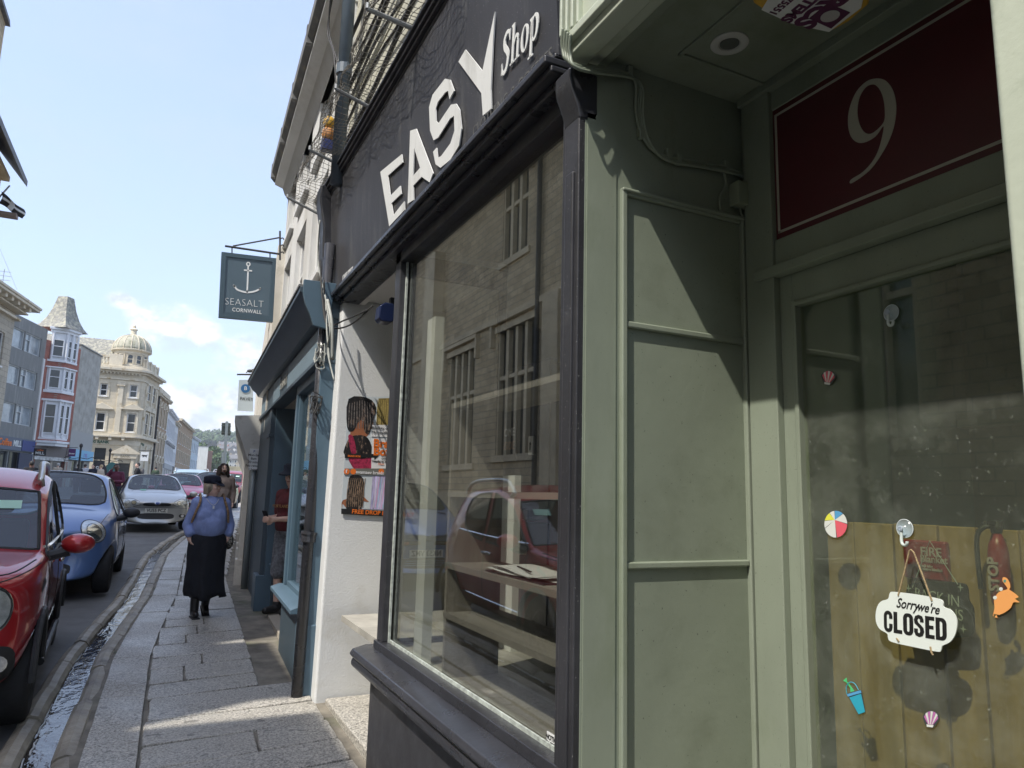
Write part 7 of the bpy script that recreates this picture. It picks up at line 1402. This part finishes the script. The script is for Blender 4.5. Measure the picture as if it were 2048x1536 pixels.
# ================================================================ people
skinm = M('skin', (.72, .47, .37), .5, var=.1, vs_=8); skind = M('skin_dark', (.16, .085, .055), .5); lipm = M('lips', (.38, .14, .12), .5); eyew = M('eye_white', (.6, .6, .58), .3); eyed = M('eye_dark', (.03, .025, .02), .3)
def cloth(n, c, bs=90, b=.5):
    m = M(n, c, .9, var=.18, vs_=6, bump=b, bs=bs, dist=.003); t = m.node_tree; bb = t.nodes['Principled BSDF']; bp = nd(t, 'ShaderNodeBump'); bp.inputs['Strength'].default_value = .8; bp.inputs['Distance'].default_value = .035
    t.links.new(noise(t, 7, 3, .5, stretch=(1.6, 1.6, .8)), bp.inputs['Height']); old = [n for n in t.nodes if n.type == 'BUMP' and n is not bp][0]; t.links.new(old.outputs[0], bp.inputs['Normal']); t.links.new(bp.outputs[0], bb.inputs['Normal']); return m
def V(*a): return Vector(a)
def hand(b, w_, d, up, sd, curl=.5, s=1.):
    """palm + five bent fingers; w_ wrist, d direction of the fingers, up back-of-hand normal, sd thumb side"""
    w_, d, up, sd = Vector(w_), Vector(d).normalized(), Vector(up).normalized(), Vector(sd).normalized(); pm_ = w_+d*.045*s
    for k in (-1, 0, 1): b.cap(w_+sd*k*.016*s, pm_+sd*k*.024*s+d*.035*s, .017*s, .014*s)
    for k, ln in ((-1.5, .058), (-.5, .070), (.5, .074), (1.5, .066)):
        r0 = w_+d*.085*s+sd*k*.019*s; m = r0+(d*cos(curl*.8)-up*sin(curl*.8))*ln*.5*s; e = m+(d*cos(curl*1.8)-up*sin(curl*1.8))*ln*.55*s; b.cap(r0, m, .0095*s, .0085*s); b.cap(m, e, .0085*s, .007*s)
    t0 = w_+d*.03*s+sd*.026*s; t1 = t0+(d*.6+sd*.7-up*.3).normalized()*.04*s; b.cap(t0, t1, .012*s, .010*s); b.cap(t1, t1+(d*.9+sd*.1-up*.4).normalized()*.03*s, .010*s, .008*s)
def head_on(b, c, turn=0., s=1.):
    T = Matrix.Translation(c) @ Matrix.Rotation(turn, 4, 'Z') @ Matrix.Diagonal((s, s, s, 1)); P = lambda *a: T @ Vector(a)
    b.ell((0, 0, 0), (.072, .090, .10), 3, T); b.ell((0, .018, -.055), (.055, .068, .062), 3, T); b.cap(P(0, .088, .012), P(0, .104, -.022), .010*s, .015*s); b.ell((0, .03, -.10), (.032, .045, .022), 2, T)
    b.cap(P(-.022, .083, -.056), P(.022, .083, -.056), .008*s, .008*s)
    for sx in (-1, 1): b.ell((sx*.075, -.005, -.008), (.012, .022, .032), 2, T); b.ell((sx*.036, .066, -.025), (.02, .02, .02), 2, T)
    return T
def face(T, par, brow):
    for sx in (-1, 1):
        b = B(); b.ell((sx*.030, .083, .010), (.014, .007, .008), 2, T); e = b.build('eye', eyew, par, smooth=True, world=False); b = B(); b.ell((sx*.030, .0895, .010), (.006, .003, .0065), 2, T); b.build('iris', eyed, e, smooth=True, world=False)
    b = B()
    for sx in (-1, 1): b.cap(T @ V(sx*.016, .089, .030), T @ V(sx*.048, .080, .031), .004, .003)
    b.build('eyebrows', brow, par, world=False)
    b = B(); b.cap(T @ V(-.02, .089, -.055), T @ V(.02, .089, -.055), .005, .005); b.build('mouth', lipm, par, smooth=True, world=False)
def person(label, X, Y, rz, sc=1., group=None, z=None):
    t_ = thing('person', label, 'person', (X, Y, gz(Y) if z is None else z), rz, group); t_.scale = (sc, sc, sc); return t_
def torso(b, g=0., bust=0., w=.17, top=1.31, hem=.88):
    b.ell((0, 0, 1.17), (w+g, .115+g, .17+g), 3); b.ell((0, .01, 1.0), (w*.93+g, .12+g, .16+g), 3); b.ell((0, 0, hem+.06), (w*.98+g, .125+g, .12+g), 3)
    b.cap((-w*.85, -.005, top-.03), (w*.85, -.005, top-.03), .062+g, .062+g)
    if bust:
        for sx in (-1, 1): b.ell((sx*.065, .065, 1.12), (.10+g, .075+g, .10+g), 3)
    b.cap((0, -.01, top-.03), (0, .0, top+.03), .08+g*.3, .058)
# --- woman in the cap, hands in her pockets, looking to her left
px_ = onY(402, 1215, 8.5); wm_ = person('woman in a periwinkle jumper, black skirt and navy cap, hands in her pockets', px_.x+.01, 8.5, pi+.12, .925)
sh_, el, wr_ = 1.275, 1.02, .86
b = B(); HT_ = head_on(b, (0, .01, 1.47), .75); b.cap((0, -.01, 1.30), (0, 0, 1.40), .055, .050); b.ell((0, 0, 1.26), (.13, .07, .07)); b.ell((0, 0, 1.1), (.14, .09, .2)); b.ell((0, 0, .9), (.14, .09, .12))
for sx in (-1, 1):
    b.cap((sx*.165, 0, sh_), (sx*.255, -.02, el), .045, .042); b.cap((sx*.255, -.02, el), (sx*.215, .03, wr_), .042, .028); hand(b, (sx*.212, .03, wr_), (-sx*.45, .0, -1), (sx, 0, 0), (0, 1, 0), .3)
b.cap((.09, .0, .85), (.09, .04, .48), .075, .050); b.cap((.09, .04, .48), (.095, .04, .13), .050, .036); b.cap((-.09, 0, .85), (-.08, .0, .48), .08, .055); b.cap((-.08, 0, .48), (-.06, -.16, .16), .055, .036)
body = organic(b, 'body', skinm, wm_, .008, 3); face(HT_, wm_, M('brow_grey', (.25, .22, .18), .9))
b = B(); torso(b, .018, .8, .185, 1.30, .90); b.ell((0, .03, 1.02), (.20, .16, .17), 3)
for sx in (-1, 1): b.cap((sx*.165, 0, sh_-.005), (sx*.255, -.02, el), .062, .055); b.cap((sx*.255, -.02, el), (sx*.232, .025, .945), .055, .048); b.cap((sx*.238, .015, .965), (sx*.230, .03, .935), .054, .053)
wm_.scale = (.87, .925, .925)
o = organic(b, 'jumper', cloth('periwinkle_knit', (.26, .33, .60), 150), wm_, .011, 4)
def skirt(name, prof, mat, par, n=44, seed=1, fold=.012):
    b = B(); lv = []; rnd = random.Random(seed)
    for j, (z, rx, ry, cx, cy, fo) in enumerate(prof):
        lv.append([b.bm.verts.new((cx+(rx+fo*sin(5*a+seed)+fo*.6*sin(9*a+2))*cos(a), cy+(ry+fo*sin(5*a+seed)+fo*.6*sin(9*a+2))*sin(a), z+fo*.8*sin(3*a+1))) for a in [2*pi*k/n for k in range(n)]])
    for a_, c_ in zip(lv, lv[1:]):
        for k in range(n): b.bm.faces.new((a_[k], a_[(k+1) % n], c_[(k+1) % n], c_[k]))
    o = b.build(name, mat, par, smooth=True, world=False); s_ = o.modifiers.new('s', 'SOLIDIFY'); s_.thickness = .008; return o
skirt('skirt', [(.93, .185, .14, 0, 0, 0), (.86, .222, .15, 0, 0, .002), (.72, .222, .155, 0, .0, .006), (.55, .21, .155, 0, .01, .010), (.38, .215, .17, .0, 0, .014), (.27, .215, .19, -.01, -.01, .022), (.215, .205, .195, -.03, -.02, .030)], cloth('navy_black_cloth', (.012, .014, .02), 60), wm_)
for (ax, ay, az, ang) in ((.095, .05, .02, 0), (-.06, -.16, .07, -.5)):
    T = Matrix.Translation((ax, ay, az)) @ Matrix.Rotation(ang, 4, 'X'); b = B(); b.bm.verts.ensure_lookup_table(); b.cap(T @ V(0, -.02, .03), T @ V(0, .11, .025), .045, .038); b.cap(T @ V(0, -.01, .05), T @ V(0, -.01, .20), .050, .054); organic(b, 'boot', M('boot_leather', (.012, .012, .013), .35), wm_, .009, 2)
    b = B(); b.box(-.045, .045, -.06, .15, -.022, -.002, T); b.box(-.04, .04, -.06, -.005, -.04, -.02, T); b.build('boot_sole', rub, wm_, world=False, bevel=.008)
b = B(); 
b.ell((0, -.02, .005), (.086, .10, .10), 3, HT_)
for k in range(14): a = pi*(.02+k/13*.96)+pi; q = HT_ @ V(.084*cos(a), .005+.088*sin(a), -.01); b.cap(q, q+V(.01*cos(a), .01*sin(a), -.075), .028, .016)
bm = b.bm; hairw = organic(b, 'hair', M('hair_ash_blonde', (.36, .30, .22), .7, var=.4, vs_=50, stretch=(1, 1, .2), bump=.8, bs=90), wm_, .009, 2)
# keep the face clear: hair sits behind it
me = hairw.data; bmx = bmesh.new(); bmx.from_mesh(me); inv = HT_.inverted(); bmesh.ops.delete(bmx, geom=[v for v in bmx.verts if (inv @ v.co).y > .050 and abs((inv @ v.co).x) < .070 and (inv @ v.co).z < .055], context='VERTS'); bmx.to_mesh(me); bmx.free()
b = B(); b.ell((0, -.012, .062), (.100, .112, .062), 3, HT_); b.ell((0, -.015, .095), (.094, .105, .035), 3, HT_); b.prism([(x, y, .030-.5*max(0, y-.08)) for x, y in [(.075*cos(a), .055+.105*sin(a)) for a in [pi*k/12 for k in range(13)]]], (0, 0, .012), HT_); organic(b, 'cap', cloth('cap_navy', (.010, .014, .03), 120), wm_, .008, 2)
b = B(); b.tube(spl([(-.07, .075, 1.325), (-.04, .115, 1.28), (0, .135, 1.255), (.04, .115, 1.28), (.07, .075, 1.325)], 5), .003, 5); b.prism([(-.010, .150, 1.245), (.010, .150, 1.245), (.011, .155, 1.215), (-.011, .155, 1.215)], (0, .005, 0)); b.build('necklace', whites, wm_, world=False)
strapm = M('strap_tan', (.35, .22, .12), .8, var=.7, vs_=40)
for sx in (1, -1): b = B(); P = spl([(sx*.13, -.10, 1.33), (sx*.135, -.0, 1.375), (sx*.145, .09, 1.29), (sx*.185, .10, 1.18), (sx*.21, .03, 1.06)], 6); [b.cap(P[i], P[i+1], .014, .014) for i in range(len(P)-1)]; b.build('strap', strapm, wm_, smooth=True, world=False)
b = B(); b.ell((-.255, -.05, .84), (.055, .10, .10), 3); bg_ = b.build('bag', M('bag_leopard', (.35, .33, .28), .7, dirt=(.03, .03, .03), ds=40, dr=(.45, .5)), None, smooth=True); bg_.location = (0, 0, 0); bg_.parent = wm_; bg_.matrix_parent_inverse = Matrix.Identity(4)
# --- generic clothed figure
def figure(label, X, Y, rz, sc, top, legs, hair, skin=skinm, arms=None, step=.12, long_sleeve=True, longhair=False, beard=False, shorts=False, hat=None, turn=0., vox=.012, group=None, shoe=rub, coat=False, z=None, detail=True):
    t_ = person(label, X, Y, rz, sc, group, z); A = arms or {1: ((.175, 0, 1.30), (.235, -.02, 1.04), (.22, .08, .82)), -1: ((-.175, 0, 1.30), (-.235, -.02, 1.04), (-.22, .08, .82))}
    b = B(); T = head_on(b, (0, .01, 1.50), turn); b.cap((0, -.01, 1.32), (0, 0, 1.42), .056, .052); b.ell((0, 0, 1.15), (.15, .09, .2)); b.ell((0, 0, .92), (.14, .09, .13))
    for sx in (1, -1):
        s0, e0, w0 = A[sx]; b.cap(s0, e0, .048, .042); b.cap(e0, w0, .040, .027); d = (Vector(w0)-Vector(e0)).normalized(); inw = V(-sx, 0, 0); inw = (inw-d*inw.dot(d)).normalized(); hand(b, w0, d, -inw, d.cross(inw)*(-sx), .7)
        st_ = step*sx; b.cap((sx*.09, 0, .86), (sx*.095, st_*.6+.02, .47), .08, .055); b.cap((sx*.095, st_*.6+.02, .47), (sx*.095, st_, .10), .053, .036); b.cap((sx*.095, st_-.02, .05), (sx*.10, st_+.13, .03), .04, .032)
    organic(b, 'body', skin, t_, vox*.75, 3)
    if detail: face(T, t_, hair)
    b = B(); torso(b, .016, 0, .18, 1.32, .86 if coat else .90)
    for sx in (1, -1):
        s0, e0, w0 = (Vector(q) for q in A[sx]); b.cap(s0, e0 if long_sleeve else s0.lerp(e0, .75), .068, .060)
        if long_sleeve: b.cap(e0, e0.lerp(w0, .92), .058, .042)
    organic(b, 'top', top, t_, vox, 4)
    b = B(); b.ell((0, 0, .90), (.175, .125, .09), 3)
    for sx in (1, -1):
        st_ = step*sx; k0, a0 = V(sx*.095, st_*.6+.02, .47), V(sx*.095, st_, .10); b.cap((sx*.09, 0, .86), k0, .105, .085)
        if not shorts: b.cap(k0, a0, .080, .062)
        else: b.cap(k0, k0+V(0, 0, -.03), .088, .088)
    organic(b, 'shorts' if shorts else 'trousers', legs, t_, vox, 4)
    for sx in (1, -1): st_ = step*sx; b = B(); b.cap((sx*.095, st_-.03, .045), (sx*.10, st_+.14, .035), .050, .040); b.cap((sx*.095, st_-.01, .05), (sx*.095, st_, .10), .048, .045); organic(b, 'shoe', shoe, t_, .01, 2)
    b = B(); b.ell((0, -.02, .025), (.082, .095, .098), 3, T)
    if longhair:
        for k in range(18): a = pi*(1+(k-1.5)/14.); q = T @ V(.080*cos(a), -.005+.09*sin(a), .03); b.cap(q, q+V(.035*cos(a), .02*sin(a)+.005, -.17), .034, .024)
        for sx in (-1, 1): b.cap(T @ V(sx*.045, .06, .085), T @ V(sx*.085, .045, -.12), .026, .028); b.cap(T @ V(sx*.085, .045, -.12), T @ V(sx*.10, .04, -.20), .028, .018)
    h_ = organic(b, 'hair', hair, t_, vox*.8, 2); me = h_.data; bmx = bmesh.new(); bmx.from_mesh(me); inv = T.inverted(); bmesh.ops.delete(bmx, geom=[v for v in bmx.verts if (inv @ v.co).y > .045 and abs((inv @ v.co).x) < .052 and (inv @ v.co).z < .062], context='VERTS'); bmx.to_mesh(me); bmx.free()
    if beard: b = B(); b.ell((0, .045, -.085), (.052, .052, .045), 3, T); b.cap(T @ V(-.03, .090, -.040), T @ V(.03, .090, -.040), .009, .009); organic(b, 'beard', hair, t_, .008, 1)
    if hat: b = B(); b.lathe([(.155, -.005), (.15, .012), (.10, .035), (.097, .10), (.07, .118), (.01, .12)], (0, 0, .035), 32, 'z', T @ Matrix.Rotation(-.12, 4, 'X')); b.build('hat', hat, t_, smooth=True, world=False)
    return t_, T
brownh = M('hair_dark_brown', (.035, .022, .016), .6, var=.4, vs_=50, stretch=(1, 1, .2), bump=.8, bs=80)
p = onY(444, 970, 16.5); figure('bearded man with long dark hair and a beige jumper behind the capped woman', p.x, 16.5, pi+.1, 1.04, cloth('beige_knit', (.36, .28, .235), 130), cloth('dark_trousers', (.02, .022, .028)), brownh, longhair=True, beard=True, turn=.1)
# --- man in the doorway looking out, phone in his hands
dm = {1: ((.17, .0, 1.30), (.20, .0, 1.04), (.07, .24, 1.04)), -1: ((-.17, .0, 1.30), (-.20, .02, 1.04), (-.05, .25, 1.03))}
pX = onY(574, 1000, 8.42).x
man, MT = figure('man in a dark bucket hat and maroon T-shirt standing in the blue shop doorway', pX+.05, 8.42, pi/2+.55, .985, cloth('maroon_cotton', (.11, .018, .022), 120, .3), M('grey_check', (.17, .18, .20), .9, var=.5, vs_=30, bump=.3), M('hair_grey', (.25, .23, .2), .8), arms=dm, step=.03, long_sleeve=False, shorts=True, hat=cloth('hat_navy', (.018, .024, .04)), turn=.45, z=gz(8.4)+.01)
b = B(); b.box(-.035, .035, -.005, .005, -.065, .065); ph = tag(b.build('phone', blk, None, bevel=.005), 'black phone in the hands of the man in the doorway', 'phone'); ph.matrix_world = Matrix.Translation(man.location+man.rotation_euler.to_matrix() @ Vector((.01, .325, 1.05))) @ man.rotation_euler.to_matrix().to_4x4() @ Matrix.Rotation(-.5, 4, 'X')
text('lettering', 'PORTLAND', .05, plane_T((0, .152, 1.17), (-1, 0, 0), (0, 0, 1)), M('print_ochre', (.35, .2, .06), .8), man, .001, world=False)
# --- people further up the street
plum = cloth('plum_jacket', (.13, .03, .06)); blkh = M('hair_black', (.012, .011, .011), .6)
up_arm = {1: ((.175, 0, 1.30), (.30, .06, 1.12), (.10, .10, 1.42)), -1: ((-.175, 0, 1.30), (-.25, .03, 1.05), (-.05, .20, 1.05))}
p = onY(231, 960, 26.); figure('woman in a plum jacket holding a hand to her ear beyond the blue car', p.x, 26., pi-.3, 1.0, plum, cloth('jeans_dark', (.03, .035, .06)), blkh, skind, arms=up_arm, turn=.6)
run = {1: ((.175, 0, 1.30), (.25, -.12, 1.08), (.20, .12, 1.02)), -1: ((-.175, 0, 1.30), (-.25, .12, 1.08), (-.18, -.08, .95))}
p = onY(272, 965, 42.); rt, _ = figure('person in black with a dark backpack striding past the stone planter', p.x, 42., pi/2+.2, 1.08, cloth('black_hoodie', (.012, .012, .014)), cloth('black_leggings', (.010, .010, .012)), blkh, arms=run, step=.36, detail=False)
b = B(); b.ell((0, -.20, 1.18), (.15, .11, .20), 3); b.build('backpack', M('pack_grey', (.10, .10, .10), .8, dirt=(.5, .5, .5), ds=6, dr=(.62, .66)), rt, smooth=True, world=False)
p = onY(59, 960, 33.); st_p, _ = figure('person in a black top with an orange emblem standing by the navy shop wall', p.x, 33., .3, 1.0, cloth('black_tee', (.012, .012, .014)), cloth('dark_jeans', (.03, .03, .04)), blkh, skind, detail=False, turn=.3)
b = B(); b.lathe([(.07, 0), (.07, .01)], (0, -.15, 1.18), 18, 'y'); b.build('emblem', org, st_p, world=False)
whs = cloth('white_shirt', (.55, .56, .60)); navyj = cloth('navy_jacket', (.02, .025, .045)); creamj = cloth('cream_fleece', (.45, .38, .30))
for k, (px, Y, tp_, hr, lab, rz) in enumerate(((153, 46.5, cloth('charcoal_top', (.03, .03, .033)), blkh, 'dark haired person in charcoal by the iron post near the blue fascia', .4), (167, 48, whs, brownh, 'person in a white shirt between the charcoal figure and the navy jacket', -.3), (183, 47, navyj, brownh, 'man in an open navy jacket left of the dark banner', 2.6), (199, 45.5, creamj, M('hair_fair', (.4, .3, .18), .8), 'fair haired person in a cream fleece in front of the dark banner', 1.0), (112, 49, creamj, M('hair_silver', (.45, .44, .42), .8), 'silver haired person seen in front of the turret building shop', .2), (309, 60, cloth('green_coat', (.05, .08, .05)), blkh, 'small distant person in a green coat near the bank corner', 0))):
    p = onY(px, 965, Y); figure(lab, p.x, Y, rz, .98, tp_, navyj, hr, detail=False, vox=.018)

# ================================================================ the air of the street
hz_ = B(); hz_.box(-1000, 1000, -80, 1600, -4, 120); hm = bpy.data.materials.new('haze'); hm.use_nodes = True; ht = hm.node_tree; ht.nodes.clear()
ho = ht.nodes.new('ShaderNodeOutputMaterial'); pv_ = ht.nodes.new('ShaderNodeVolumePrincipled'); pv_.inputs['Color'].default_value = (.85, .9, 1, 1); pv_.inputs['Density'].default_value = .00045; ht.links.new(pv_.outputs[0], ho.inputs['Volume'])
struct(hz_.build('haze', hm), 'stuff')
